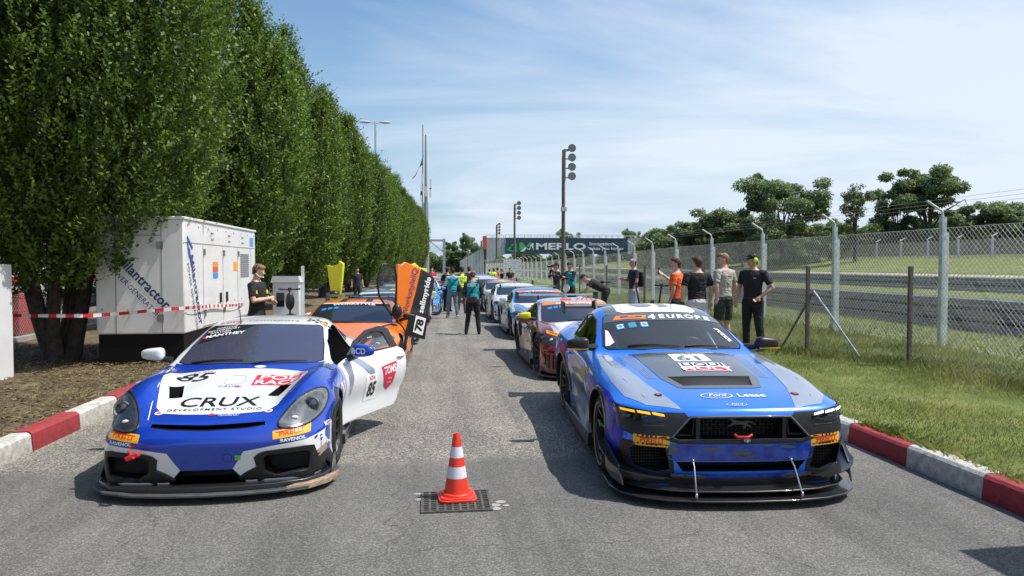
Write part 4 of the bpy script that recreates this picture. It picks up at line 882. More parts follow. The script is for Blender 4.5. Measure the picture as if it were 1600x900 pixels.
# ---- wheels (shared meshes)
def wheel_meshes(r=.335, w_=.285, rim=.235, spokes=10, mat_rim=None, band=None, style=0):
    t = MB(); h = w_/2
    pr = [(rim-.012, -h+.02), (rim+.004, -h+.012), (rim+.02, -h+.002), (r-.045, -h-.006), (r-.014, -h+.012), (r-.003, -h+.03), (r, -h+.06), (r, h-.06), (r-.003, h-.03), (r-.014, h-.012), (r-.045, h+.006), (rim+.02, h-.002), (rim+.004, h-.012), (rim-.012, h-.02)]
    t.lathe(pr, 56, 'x'); tm = t.mesh('tyre'); tm.materials.append(M_rubber); tm.polygons.foreach_set('use_smooth', [True]*len(tm.polygons))
    m = MB(); m.lathe([(rim, -h+.02), (rim+.006, -h+.012), (rim-.006, -h+.012), (rim-.016, -h+.03), (rim-.022, -h+.1), (rim-.03, h-.04), (.05, h-.05)], 56, 'x')
    for k in range(spokes):
        a = 2*pi*k/spokes
        for da in ((-.09, .09) if style else (0,)):
            Mx = Matrix.Rotation(a, 3, 'X'); pts = []
            for (rr, x, ww) in ((.04, -h+.075, .017), (.12, -h+.055, .012), (rim-.05, -h+.03, .010), (rim-.006, -h+.02, .014)):
                c = Mx @ V((0, rr*sin(da*(rr/rim)*1.4), rr*cos(da*(rr/rim)*1.4))); tt = Mx @ V((0, 1, 0)); pts.append((c, x, ww, tt))
            vs = []
            for c, x, ww, tt in pts:
                for (sx, dxx) in ((-1, 0), (1, 0), (1, .03), (-1, .03)): q = c+tt*ww*sx; vs.append((x+dxx, q.y, q.z))
            fs = []
            for i in range(3):
                for j in range(4): fs.append((4*i+j, 4*i+(j+1) % 4, 4*i+4+(j+1) % 4, 4*i+4+j))
            m.add(vs, fs)
    m.lathe([(.001, -h+.05), (.03, -h+.05), (.045, -h+.065), (.05, -h+.1)], 20, 'x'); rm = m.mesh('rim'); rm.materials.append(mat_rim or M_carbon)
    d = MB(); d.lathe([(.09, .0), (.185, .0), (.185, .03), (.09, .03)], 40, 'x'); d.box((.015, .15, .06), (.06, .09, .12)); dm = d.mesh('disc'); dm.materials.append(M_galv)
    return tm, rm, dm
WM = wheel_meshes(mat_rim=pm('rim_dark', (.025, .025, .027), .35, .6, coat=.4))
WM2 = wheel_meshes(mat_rim=pm('rim_grey', (.11, .11, .115), .35, .8, coat=.3), spokes=7, style=1)
def add_wheels(root, ys, xt, r=.335, W=None, steer=0, band=None, parts=True):
    W = W or WM; s = r/.335
    for y in ys:
        for sd in (1, -1):
            e = empty('wheel', (sd*xt, y, r)); e.parent = root; e.rotation_euler = (0, 0, (0 if sd < 0 else pi)+(steer if y == ys[0] else 0)); e.scale = (1, s, s)
            link('tyre', W[0], None, e); link('rim', W[1], None, e)
            if parts: link('brake_disc', W[2], None, e)
            if band: 
                m = MB(); m.lathe([(.262, -.1432), (.272, -.1462)], 48, 'x'); m.build('tyre_marking', band, e, 60)

def side_default(zs, pin=0, y0=1.5, y1=2.9):
    def f(i, k, y):
        dx = (.018, .012, .0, -.03)[k]
        if y0 < y < y1: dx += (0, -pin, -pin*.6, 0)[k]
        return dx, zs[k]
    return f
def r_(y, xs, zs, dy=(0, 0, 0, 0, 0)): return [(x, y+d, z) for x, z, d in zip(xs, zs, dy)]
POR = dict(rows=[
 [(0, .10, .60), (.30, .11, .60), (.52, .15, .605), (.72, .25, .61), (.84, .42, .58)],
 [(0, .38, .675), (.30, .39, .678), (.50, .41, .695), (.69, .49, .772), (.885, .60, .66)],
 r_(.75, (0, .31, .50, .71, .915), (.75, .75, .755, .845, .70)),
 r_(1.15, (0, .32, .52, .73, .915), (.825, .825, .82, .872, .73)),
 [(0, 1.42, .895), (.33, 1.46, .895), (.72, 1.60, .88), (.79, 1.63, .872), (.91, 1.6, .75)],
 [(0, 1.90, 1.075), (.33, 1.92, 1.07), (.70, 2.02, 1.03), (.80, 2.0, .89), (.895, 2.0, .76)],
 [(0, 2.32, 1.215), (.34, 2.35, 1.205), (.63, 2.44, 1.165), (.805, 2.4, .90), (.89, 2.4, .765)],
 r_(2.78, (0, .34, .62, .81, .90), (1.265, 1.255, 1.20, .905, .775)),
 r_(3.15, (0, .33, .59, .80, .93), (1.24, 1.23, 1.165, .93, .79)),
 r_(3.58, (0, .31, .53, .77, .935), (1.12, 1.11, 1.07, .93, .79)),
 r_(4.02, (0, .30, .46, .72, .91), (.98, .975, .95, .90, .77)),
 [(0, 4.38, .93), (.30, 4.38, .93), (.50, 4.36, .91), (.70, 4.32, .87), (.84, 4.2, .75)]],
 front=[[(0, 0, .50), (.32, .015, .50), (.56, .06, .505), (.77, .17, .51), (.885, .44, .50)],
        [(0, -.01, .40), (.33, .0, .40), (.58, .05, .405), (.80, .16, .41), (.90, .45, .41)],
        [(0, .03, .24), (.33, .04, .24), (.58, .08, .245), (.80, .17, .25), (.90, .46, .25)],
        [(0, .06, .11), (.33, .07, .11), (.58, .10, .11), (.79, .18, .11), (.88, .46, .11)]],
 rear=[[(0, 4.43, .7), (.30, 4.43, .7), (.52, 4.41, .7), (.74, 4.33, .68), (.88, 4.15, .64)],
       [(0, 4.43, .5), (.30, 4.43, .5), (.55, 4.4, .5), (.76, 4.32, .5), (.90, 4.12, .5)],
       [(0, 4.40, .3), (.30, 4.40, .3), (.55, 4.37, .3), (.76, 4.3, .3), (.88, 4.12, .3)],
       [(0, 4.3, .18), (.30, 4.3, .18), (.55, 4.28, .18), (.74, 4.22, .18), (.85, 4.1, .18)]],
 side=side_default((.58, .42, .26, .13), .035), nose=.35, ccol=[(2, 4, 9, .35)], crow=[(4, 2, .5)])
MUS = dict(rows=[
 [(0, .09, .735), (.34, .11, .735), (.62, .16, .735), (.845, .25, .735), (.95, .45, .715)],
 [(0, .42, .80), (.34, .43, .80), (.60, .46, .80), (.83, .55, .80), (.95, .66, .735)],
 r_(1.0, (0, .34, .60, .85, .97), (.885, .88, .865, .875, .765)),
 r_(1.45, (0, .36, .62, .85, .965), (.94, .935, .91, .905, .80)),
 [(0, 1.74, .975), (.36, 1.77, .97), (.76, 1.93, .955), (.845, 1.95, .945), (.945, 1.92, .84)],
 [(0, 2.2, 1.165), (.36, 2.22, 1.16), (.73, 2.33, 1.115), (.855, 2.32, .955), (.935, 2.3, .845)],
 [(0, 2.60, 1.315), (.36, 2.62, 1.305), (.67, 2.73, 1.25), (.86, 2.7, .965), (.93, 2.7, .855)],
 r_(3.12, (0, .35, .655, .86, .935), (1.385, 1.375, 1.305, .975, .865)),
 r_(3.58, (0, .34, .63, .835, .96), (1.345, 1.335, 1.265, 1.0, .885)),
 r_(3.98, (0, .33, .60, .79, .98), (1.225, 1.22, 1.17, 1.04, .91)),
 r_(4.36, (0, .32, .54, .77, .96), (1.10, 1.10, 1.08, 1.04, .905)),
 [(0, 4.72, 1.07), (.32, 4.72, 1.07), (.54, 4.70, 1.06), (.75, 4.66, 1.02), (.88, 4.55, .90)]],
 front=[[(0, .035, .66), (.35, .05, .66), (.63, .10, .66), (.855, .20, .66), (.96, .47, .64)],
        [(0, .01, .46), (.35, .025, .46), (.64, .07, .46), (.87, .17, .46), (.975, .48, .46)],
        [(0, .03, .28), (.35, .04, .28), (.64, .08, .28), (.85, .20, .28), (.965, .52, .28)],
        [(0, .07, .12), (.35, .08, .12), (.64, .11, .12), (.84, .21, .12), (.945, .53, .12)]],
 rear=[[(0, 4.78, .85), (.32, 4.78, .85), (.55, 4.76, .85), (.77, 4.7, .84), (.91, 4.5, .8)],
       [(0, 4.78, .6), (.32, 4.78, .6), (.55, 4.76, .6), (.79, 4.68, .6), (.94, 4.48, .6)],
       [(0, 4.76, .35), (.32, 4.76, .35), (.55, 4.74, .35), (.78, 4.66, .35), (.92, 4.48, .35)],
       [(0, 4.65, .2), (.32, 4.65, .2), (.55, 4.63, .2), (.76, 4.58, .2), (.88, 4.45, .2)]],
 side=side_default((.64, .46, .28, .14), .045, 1.6, 3.3), nose=.75, ccol=[(2, 4, 9, .35), (3, 1, 4, .3)], crow=[(4, 2, .5)])
def variant(sp, sx=1, sy=1, sz=1, fz=None):
    f = lambda p: (p[0]*sx, p[1]*sy, p[2]*sz if p[2] > .2 else p[2])
    d = dict(sp); d['rows'] = [[f(p) for p in r] for r in sp['rows']]; d['front'] = [[f(p) for p in r] for r in sp['front']]; d['rear'] = [[f(p) for p in r] for r in sp['rear']]
    s0 = sp['side']; d['side'] = lambda i, k, y: (s0(i, k, y/sy)[0], s0(i, k, y/sy)[1]*sz); return d
PP = (-1.75, 5.86, R(0.5)); MP = (2.44, 5.30, R(-3.9))   # nose positions and headings of the two leading cars
# ================================================================ RACE CARS
def thin_glass(name, tint, gloss=1.0, sky_haze=0):  # last argument: share of grey diffuse painting sky haze on the pane
    m = bpy.data.materials.new(name); m.use_nodes = True; t = m.node_tree; lk = t.links.new; t.nodes.remove(t.nodes['Principled BSDF'])
    tr = nd(t, 'ShaderNodeBsdfTransparent'); tr.inputs[0].default_value = tuple(tint)+(1,); gl = nd(t, 'ShaderNodeBsdfGlossy'); gl.inputs['Roughness'].default_value = .03
    fr = nd(t, 'ShaderNodeFresnel'); fr.inputs[0].default_value = 1.62; mu = nd(t, 'ShaderNodeMath', operation='MULTIPLY', use_clamp=True); mu.inputs[1].default_value = gloss; lk(fr.outputs[0], mu.inputs[0])
    mx = nd(t, 'ShaderNodeMixShader'); lk(mu.outputs[0], mx.inputs[0]); lk(tr.outputs[0], mx.inputs[1]); lk(gl.outputs[0], mx.inputs[2]); df = nd(t, 'ShaderNodeBsdfDiffuse'); df.inputs[0].default_value = (.42, .43, .46, 1); m2 = nd(t, 'ShaderNodeMixShader'); m2.inputs[0].default_value = sky_haze; lk(mx.outputs[0], m2.inputs[1]); lk(df.outputs[0], m2.inputs[2]); lk(m2.outputs[0], t.nodes['Material Output'].inputs[0]); return m
M_thin = thin_glass('thin_glass', (.62, .66, .68)); M_lens = thin_glass('lens_glass', (.72, .74, .76), .8); M_haze = thin_glass('sky_haze_glass', (.6, .63, .66), 1.3, .07)  # last glass: grey diffuse stands in for the sky's hazy reflection
M_reflect = pm('lamp_reflector', (.40, .41, .43), .3, .3, var=.3, vscale=30)
M_grey = paint('roof_grey', (.075, .08, .09)); M_silver = paint('silver_paint', (.34, .39, .48), metal=.35); M_orange = pm('banner_orange', (.80, .22, .03), .45)
M_pblue = paint('royal_blue', (.008, .050, .44), rough=.22, metal=.15); M_mblue = paint('azure_blue', (.004, .17, .82), rough=.26, metal=.15); M_deep = pm('indigo', (.005, .005, .36), .35, coat=.2, spec=.3, col2=(.010, .03, .52), vscale=7)
M_pinkr = pm('pink_red', (.62, .03, .07), .45); M_mesh = pm('grille_mesh', (.02, .02, .021), .55)
FRONT_WS = [(0, 1.41), (.35, 1.45), (.62, 1.55), (.70, 1.62), (.665, 1.95), (.60, 2.36), (.56, 2.39), (.3, 2.31), (0, 2.29)]
def sym(half): return half+[(-a, b) for a, b in half[::-1] if abs(a) > 1e-6]
def mirror_part(parent, side, base, tip, col, sc=1, name='mirror', stalk=True):
    """side mirror on a stalk; base and tip in car coordinates"""
    m = MB(); t = V(tip); m.ball((0, 0, 0), 1, n=24, m=16); q_ = Matrix.Rotation(side*R(8), 3, 'Z'); e_ = .62
    for i, v in enumerate(m.v):
        s_ = [math.copysign(abs(c)**e_, c) for c in v]; m.v[i] = tuple(t+q_ @ V((s_[0]*.105*sc*(1+.12*side*s_[0]), s_[1]*.06*sc, s_[2]*.058*sc*(1-.18*side*s_[0]))))
    for i, v in enumerate(m.v):
        if v[1] > t.y+.012*sc: m.v[i] = (v[0], t.y+.012*sc+(v[1]-t.y-.012*sc)*.25, v[2])
    o = m.build(name, col, parent, 60)
    if stalk: q = MB(); q.tube([V(base), V(base).lerp(t, .6)+V((0, 0, -.02)), t+V((-side*.05, 0, -.03))], [.035*sc, .026*sc, .036*sc], 8); q.build('mirror_stalk', M_black, o)
    q = MB(); q.ball(t+V((0, .028*sc, 0)), (.10*sc, .008, .048*sc), n=16, m=8); q.build('mirror_glass', M_glass, o, 60); return o
def wiper(car, x0, y0, x1, y1):
    p = [car.pt('top', x0+(x1-x0)*t, y0+(y1-y0)*t, .015) for t in (0, .25, .5, .75, 1)]
    if None in p: return
    m = MB(); m.tube(p, [.012, .009, .007, .006, .005], 6); m.build('wiper', M_black, car.root)
def pirelli(car, fr, cx, cz, w_, h_, rot=0, mirror=False):
    pl = car.decal('tyre_sponsor_sticker', rrect(cx, cz, w_, h_, .004, rot), fr, M_yel, .004, .03)
    if pl is None or isinstance(pl, list): return
    car.text('lettering', 'PIRELLI', fr, cx, cz, h_*.70, M_red, .0065, rot, sx=w_/h_*.30, parent=pl, bold=.012)
    car.decal('lettering', [(cx+a*cos(rot)-b*sin(rot), cz+a*sin(rot)+b*cos(rot)) for a, b in ((-w_*.42, h_*.24), (w_*.38, h_*.24), (w_*.38, h_*.33), (-w_*.42, h_*.33))], fr, M_red, .0065, .05, pl)
def splitter(root, pts, z0, z1, mat, name='splitter'):
    m = MB(); P = sym(pts); m.prism([(a, b) for a, b in P], 'z', z0, z1); return m.build(name, mat, root, bevel=.006)
def car_root(P, name, label, grp=None): return empty(name, (P[0], P[1], 0), P[2], label, 'race car', grp)
def finish_body(o, root, mats, cond=None):
    for p in o.data.polygons: p.use_smooth = True
    for i, m in enumerate(mats):
        if i < len(o.data.materials): o.data.materials[i] = m
        else: o.data.materials.append(m)
    if cond:
        for p in o.data.polygons:
            if p.material_index != 1: p.material_index = cond(p.center)
    o.data.set_sharp_from_angle(angle=R(38)); o.name = 'body'; o.parent = root; return o
def cage_tubes(root, pts_list, r=.02, mat=None): m = MB(); [m.tube(p, r, 8) for p in pts_list]; return m.build('roll_cage', mat or M_galv, root, 60)
def seat(root, x, y, z):
    m = MB(); m.box((x, y, z+.12), (.46, .5, .12), taper=.9); m.prism([(y+.15, z+.1), (y+.28, z+.1), (y+.42, z+.78), (y+.34, z+.8)], 'x', x-.24, x+.24); m.box((x-.22, y+.28, z+.55), (.06, .2, .3)); m.box((x+.22, y+.28, z+.55), (.06, .2, .3)); m.box((x, y+.38, z+.78), (.26, .09, .2)); return m.build('seat', M_black, root, bevel=.02)
GRP = 'race cars queued in two rows on the paddock road'
# ---------------------------------------------------------------- hero one: blue and white coupe
rt = car_root(PP, 'race_car', 'blue and white race car numbered 85, white bonnet panel and driver door open', GRP)
sh = shell(POR); car = Car(rt, sh, [(.93, .345, .376), (3.39, .345, .376)])
cuts = [circ_cut(y, .345, .372, s*.52, s*1.2) for y in (.93, 3.39) for s in (-1, 1)]
def pr(poly, ax, a, b): m = MB(); m.prism(poly, ax, a, b); return m
IN = [(.43, .325), (.47, .345), (.76, .352), (.785, .33), (.77, .19), (.52, .165), (.44, .22)]
cuts += [pr([(s*a, b) for a, b in IN], 'y', -.3, .27) for s in (1, -1)]
cuts.append(pr([(-.33, .125), (.33, .125), (.2, .235), (-.2, .235)], 'y', -.3, .3))
VN = [(.355, .60), (.455, .57), (.53, .80), (.43, .90)]
cuts += [pr([(s*a, b) for a, b in VN], 'z', .66, 1.2) for s in (1, -1)]
cuts.append(pr([(-.44, .572), (-.3, .556), (0, .546), (.3, .556), (.44, .572), (.435, .596), (0, .585), (-.435, .596)], 'y', -.3, .2))
DO = [(1.56, .22), (1.60, .62), (1.60, .86), (1.76, .925), (2.05, 1.045), (2.38, 1.135), (2.75, 1.165), (2.93, 1.13), (2.93, .85), (2.85, .5), (2.72, .24)]
cuts.append(pr(DO, 'x', .42, 1.3))
m = MB(); m.prism([(1.62, .3), (1.8, .84), (2.3, 1.08), (2.95, 1.13), (3.1, .9), (3.0, .3)], 'x', -.52, .5); cuts.append(m)
cut(sh, cuts)
finish_body(sh, rt, [M_pblue, M_matt, M_white], lambda c: 2 if c.y > 1.60 or (c.y > 1.5 and c.z > .86 and abs(c.x) > .72) else 0)
# headlights
M_bezel = pm('bezel_grey', (.24, .25, .265), .35, .25, var=.4, vscale=18)
HLp = [(.545, .555), (.545, .60), (.60, .675), (.68, .745), (.77, .775), (.835, .765), (.872, .715), (.868, .65), (.83, .585), (.74, .545), (.62, .535)]
hls = smooth_poly(HLp, 4)
for s in (1, -1):
    q = [(s*a, b) for a, b in hls]; h = car.decal('headlight', q, 'front', M_reflect, .003)
    car.decal('lens', q, 'front', M_lens, .014, .025, parent=h); car.rim('headlight_trim', q, 'front', .008, M_black, .004, parent=h)
    inn = [(s*(.72+(a-.72)*.80), .655+(b-.655)*.8) for a, b in HLp]; car.decal('bezel', smooth_poly(inn, 4), 'front', M_bezel, .006, .025, parent=h)
    p = car.pt('front', s*.755, .665, .012); m = MB(); m.ball(p, (.052, .03, .052), n=20, m=12); m.build('projector', M_glass, h, 60)
    m = MB(); m.lathe([(.052, 0), (.066, -.006), (.07, .004), (.066, .012)], 28, 'y', p); m.build('projector_ring', M_chrome, h, 60)
    p = car.pt('front', s*.655, .60, .01); m = MB(); m.ball(p, (.03, .012, .016), n=12, m=8); m.build('daytime_light', M_lwhite, h, 60)
# bonnet panel, slot, shut lines
wp = [(0, .225), (.22, .235), (.41, .27), (.485, .36), (.60, .80), (.64, 1.0), (.625, 1.14), (.55, 1.25), (.50, 1.275), (0, 1.30)]
VNh = lambda s: [(s*a, b) for a, b in VN]
pan = car.decal('bonnet_panel', [sym(wp), VNh(1), VNh(-1)], 'top', M_white, .0025)
car.text('lettering', 'CRUX', 'top', -.01, .46, .275, M_lblack, .005, sx=.86, bold=.012, parent=pan)
car.text('lettering', 'DEVELOPMENT STUDIO', 'top', -.01, .315, .058, M_lblack, .005, sx=1.0, bold=.01, space=1.28, parent=pan)
car.text('lettering', '85', 'top', -.42, 1.09, .30, M_lblack, .005, bold=.015, shear=.3, sx=.95, parent=pan)
car.text('lettering', 'sro GT4', 'top', -.36, 1.235, .05, M_red, .005, parent=pan)
pr_ = car.decal('bonnet_sticker', rrect(.375, .985, .43, .27, .01), 'top', M_pinkr, .005)
car.text('lettering', 'POP', 'top', .375, 1.045, .15, M_lwhite, .0075, bold=.015, sx=1.3, parent=pr_); car.text('lettering', 'RACE', 'top', .375, .915, .15, M_lwhite, .0075, bold=.015, sx=1.08, parent=pr_)
car.rim('crest_outline', rrect(-.01, 1.0, .17, .24, .06), 'top', .002, M_silver, .003, parent=pan)
car.text('lettering', 'CRUX', 'top', -.03, .83, .05, M_grey, .005, sx=1.3, parent=pan); car.decal('lettering', ell(.055, .82, .03, .015, 12), 'top', M_pinkr, .005, parent=pan)
for s in (-1, 1):
    car.decal('bonnet_ridge', [(s*.10, .62), (s*.115, .62), (s*.19, 1.22), (s*.17, 1.22)], 'top', pm('panel_grey', (.6, .61, .62), .4), .0035)
    b_ = car.decal('bonnet_pin', ell(s*.435, .27, .032, .028), 'top', M_lwhite, .004); car.decal('pin_centre', ell(s*.435, .27, .018, .013), 'top', M_pinkr, .007, parent=b_)
    car.rim('bonnet_shut_line', [(s*.455, .12), (s*.50, .30), (s*.56, .60), (s*.63, .95), (s*.69, 1.35), (s*.70, 1.5)], 'top', .0035, M_black, -.001, closed=False)
    if s < 0: car.rim('pinstripe', [(-.485, .17), (-.535, .40), (-.60, .75), (-.66, 1.15), (-.70, 1.42)], 'top', .004, M_lwhite, .0, closed=False)
    car.decal('wing_vent', [(s*.66, 1.28), (s*.82, 1.30), (s*.84, 1.40), (s*.74, 1.42)], 'top', M_carbon, .004)
car.text('lettering', 'MOTORSPORT', 'front', .13, .635, .02, M_lwhite, .005, sx=1.25); car.decal('lettering', ell(-.01, .637, .02, .006, 10), 'front', M_pinkr, .005)
car.decal('badge', ell(.14, 1.335, .055, .028), 'top', M_lwhite, .005)
# lower front
WH = [(.20, .24), (.245, .31), (.29, .385), (.50, .415), (.74, .44), (.86, .465), (.97, .50), (.97, .12), (.3, .12)]
BK = [(.365, .33), (.40, .362), (.45, .378), (.74, .395), (.81, .38), (.83, .30), (.90, .28), (.93, .085), (.28, .085), (.235, .165), (.30, .21), (.38, .25)]
for s in (1, -1):
    I_ = [(s*a, b) for a, b in IN]
    car.decal('bumper_side', [[(s*a, b) for a, b in WH], I_], 'front', M_white, .002)
    car.decal('intake_surround', [[(s*a, b) for a, b in BK], I_], 'front', M_black, .006, thick=.006)
    car.rim('intake_lip', I_, 'front', .010, M_black, .0)
    m = MB(); 
    for i in range(8): m.box((s*.61, .24, .18+i*.023), (.36, .004, .004))
    for i in range(16): m.box((s*(.44+i*.022), .24, .26), (.003, .004, .19))
    m.box((s*.61, .26, .26), (.4, .004, .2)); m.build('intake_grille', M_mesh, rt)
    car.decal('corner_scuff', [(s*.80, .31), (s*.885, .36), (s*.885, .30), (s*.84, .27)], 'front', pm('scuffed', (.34, .26, .18), .7, var=.3, vscale=25), .009) if s > 0 else None
    # end fence of the splitter
    m = MB(); m.prism([(.30, .07), (.60, .07), (.56, .22), (.46, .22), (.36, .13)], 'x', s*.925, s*.94); m.build('end_fence', M_carbon, rt, bevel=.004)
    for k, t in enumerate(('RAVENOL',)):
        pl = car.decal('oil_sponsor_sticker', rrect(s*.66, .455, .21, .032, .003, s*.05), 'front', M_lb, .004); car.text('lettering', t, 'front', s*.66, .455, .035, M_lwhite, .006, s*.05, sx=1.2, bold=.03, parent=pl)
    pirelli(car, 'front', s*.645, .508, .275, .062, s*.10)
    car.rim('bumper_seam', [(s*.46, .60), (s*.52, .545), (s*.60, .525)], 'front', .0025, M_black, 0, closed=False)
m = MB(); 
for i in range(6): m.box((0, .27, .13+i*.02), (.62, .004, .005))
m.box((0, .285, .18), (.62, .004, .12)); m.build('intake_grille', M_mesh, rt)
m = MB(); m.tube([(-.57, -.01, .42), (-.50, -.09, .375)], .012, 6); m.box((-.52, -.06, .385), (.105, .04, .035), rot=Matrix.Rotation(R(-22), 3, 'Y')); m.build('tow_strap', M_red, rt, bevel=.006)
car.decal('tow_arrow', [(-.60, .475), (-.575, .475), (-.555, .445), (-.53, .45), (-.555, .415), (-.59, .43), (-.575, .44)], 'front', M_pinkr, .004)
mg = pm('clover_green', (.12, .55, .08), .5)
for a in range(4): car.decal('clover', ell(.245+.014*cos(a*pi/2+.7), .335+.014*sin(a*pi/2+.7), .013, .012, 10), 'front', mg, .005)
car.rim('tow_cover', ell(.165, .335, .035, .035), 'front', .0015, M_black, .001)
SPL = [(0, -.12), (.3, -.105), (.55, -.06), (.78, .04), (.92, .20), (.97, .38), (.97, .60), (0, .60)]
M_spl = pm('splitter_grey', (.07, .073, .078), .55, var=.3, vscale=9)
splitter(rt, SPL, .06, .082, M_spl); splitter(rt, [(a*.965, b*.9+.045 if b < .3 else b) for a, b in SPL], .082, .125, M_carbon, 'splitter_riser')
m = MB(); m.prism([(.62, -.025), (.80, .055), (.93, .20), (.985, .40), (.985, .42), (.85, .19), (.68, .06)], 'z', .05, .098); m.build('splitter_repair', pm('scuffed', (0, 0, 0)), rt, bevel=.005)
# glass
ws = car.decal('windscreen', sym(FRONT_WS), 'top', M_sheen, .003)
car.rim('windscreen_seal', sym(FRONT_WS), 'top', .008, M_black, .0, parent=ws)
car.decal('windscreen_banner', [(-.62, 1.95), (-.585, 2.35), (-.56, 2.37), (-.3, 2.29), (-.1, 2.275), (-.22, 2.12), (-.42, 2.0)], 'top', M_black, .006, parent=ws)
for i, t in enumerate(('PORSCHE', 'MOTORSPORT', 'PARTNER')): car.text('lettering', t, 'top', -.40-.02*i, 2.26-i*.055, .05, M_lwhite, .009, sx=1.0, parent=ws, bold=.01)
car.text('lettering', 'MANTHEY', 'top', -.38, 2.075, .085, M_lwhite, .009, sx=1, parent=ws, bold=.03); car.decal('lettering', [(-.60, 2.05), (-.565, 2.05), (-.575, 2.10), (-.605, 2.09)], 'top', M_pinkr, .009, parent=ws)
car.text('lettering', 'sorg', 'top', -.40, 2.46, .11, M_pinkr, .005, sx=1.25, bold=.01); car.text('lettering', 'rennsport', 'top', .06, 2.46, .11, pm('letter_grey', (0, 0, 0)), .005, sx=1.25)
for i in range(6):
    for j in range(3):
        if (i+j) % 2 == 0: car.decal('chequer', rrect(.43+i*.045, 2.50+j*.05-.01*i, .04, .04, .003), 'top', M_lblack, .005)
wiper(car, -.55, 1.53, -.05, 1.46); wiper(car, .05, 1.40, .55, 1.54)
m = MB(); m.tube([(-.28, 2.35, 1.20), (-.31, 2.42, 1.36)], .006, 5); m.build('antenna', M_black, rt)
car.decal('tow_sticker', ell(.60, 2.48, .035, .05), 'top', M_yel, .005)
SW = [(1.74, .895), (2.0, 1.015), (2.35, 1.118), (2.75, 1.15), (3.08, 1.11), (3.36, 1.02), (3.3, .955), (2.6, .915)]
car.decal('side_window', SW, 'Ly', M_glass, .003); car.rim('window_seal', SW, 'Ly', .007, M_black)
car.decal('rear_side_window', [(2.98, .95), (3.0, 1.10), (3.3, 1.03), (3.32, .97)], 'R', M_glass, .003)
for s in (1, -1):
    car.rim('arch_lip', [(.93+.374*cos(R(a)), .345+.374*sin(R(a))) for a in range(-20, 201, 10)], 'R' if s > 0 else 'Ly', .012, M_pblue, -.004, closed=False)
    strip_arch(car, s, .93, .345, .368, .40, M_carbon, .02, 95, 200, 'arch_trim')
    m = MB(); m.prism([(1.3, .10), (3.0, .10), (3.0, .16), (1.3, .2)], 'x', s*.80, s*.95); m.build('side_skirt', M_carbon, rt, bevel=.006)
car.text('lettering', 'CRUX', 'R', 1.28, .66, .15, M_lwhite, .005, bold=.03, sx=.8)
car.text('lettering', 'DEVELOPMENT STUDIO', 'R', 1.28, .59, .03, M_lwhite, .005, sx=.9)
car.text('lettering', 'MOTUL', 'R', .46, .50, .05, M_lwhite, .006, sx=.9, bold=.02)
add_wheels(rt, (.93, 3.39), .785, .335, WM)
mirror_part(rt, -1, (-.80, 1.72, .90), (-.965, 1.70, .97), M_white, 1.05)
# interior
cage_tubes(rt, [[(.50, 1.75, .4), (.52, 1.85, .85), (.45, 2.45, 1.12), (.45, 2.9, 1.13)], [(.45, 2.9, 1.13), (.5, 2.95, .4)], [(.5, 1.95, .45), (.5, 2.85, .8)], [(.5, 1.95, .7), (.5, 2.85, .45)]], .019, M_galv)
seat(rt, .22, 2.15, .28); 
# open door
H0 = V((.87, 1.58, 0))
sk = [(1.585, .22), (1.61, .62), (1.61, .845), (1.80, .885), (2.86, .90), (2.93, .86), (2.86, .5), (2.72, .24)]
door = car.decal('door', sk, 'R', M_white, .0, .04); md = door.modifiers.new('t', 'SOLIDIFY'); md.thickness = .055; md.offset = -1
WF = [(1.80, .885), (1.84, .915), (2.08, 1.035), (2.38, 1.12), (2.70, 1.145), (2.86, 1.10), (2.86, .90)]
bot = [(2.72, .905), (2.70, 1.05), (2.62, 1.09), (2.38, 1.075), (2.12, .995), (1.92, .905)]
o = car.decal('window_frame', [WF, bot], 'R', M_black, .0, .04, parent=door, thick=.02); o = car.decal('window', bot, 'R', M_haze, .0, .05, parent=door)
car.decal('window_sunstrip', [(2.14, .995), (2.38, 1.072), (2.62, 1.088), (2.68, 1.06), (2.68, 1.03), (2.4, 1.02), (2.16, .965)], 'R', M_black, .003, parent=door)
car.text('lettering', 'sro GT4', 'R', 2.4, 1.04, .03, M_lwhite, .006, parent=door)
pl = car.decal('number_board', rrect(2.14, .53, .26, .28, .01), 'R', M_lwhite, .004, parent=door)
car.text('lettering', '85', 'R', 2.14, .50, .21, M_lblack, .007, bold=.03, shear=.15, sx=.8, parent=door); car.text('lettering', 'GT4', 'R', 2.14, .63, .06, M_pinkr, .007, bold=.02, parent=door)
car.decal('door_sticker', [(2.36, .72), (2.70, .75), (2.62, .50), (2.50, .44), (2.42, .50)], 'R', M_pinkr, .004, parent=door); car.text('lettering', 'TOMS', 'R', 2.53, .665, .115, M_lwhite, .007, bold=.03, sx=.85, rot=.06, shear=.2, parent=door)
for k in range(2): car.text('lettering', 'racing', 'R', 2.525, .575-k*.045, .035, M_lwhite, .007, parent=door)
car.decal('door_grey_flash', [(1.86, .86), (2.0, .86), (2.2, .72), (2.2, .64), (2.06, .70)], 'R', M_silver, .003, parent=door)
p = car.pt('R', 2.80, .79, .02); m = MB(); m.ball(p, (.02, .09, .018), n=12, m=8); m.build('door_handle', M_white, door, 60)
mir = mirror_part(door, 1, (.84, 1.80, .885), (1.02, 1.77, .975), M_pblue, 1.15)
vs, fs = text_geo('BCD', .085, bold=.03, sx=1.0); me = bpy.data.meshes.new('lettering'); me.from_pydata([(1.02+a*.9, 1.77-.078+a*.14, .975+b) for a, b in vs], [], fs); link('lettering', me, M_lwhite, mir)
TH = R(-27); Mh = Matrix.Translation(H0) @ Matrix.Rotation(TH, 4, 'Z') @ Matrix.Translation(-H0); door.matrix_local = Mh
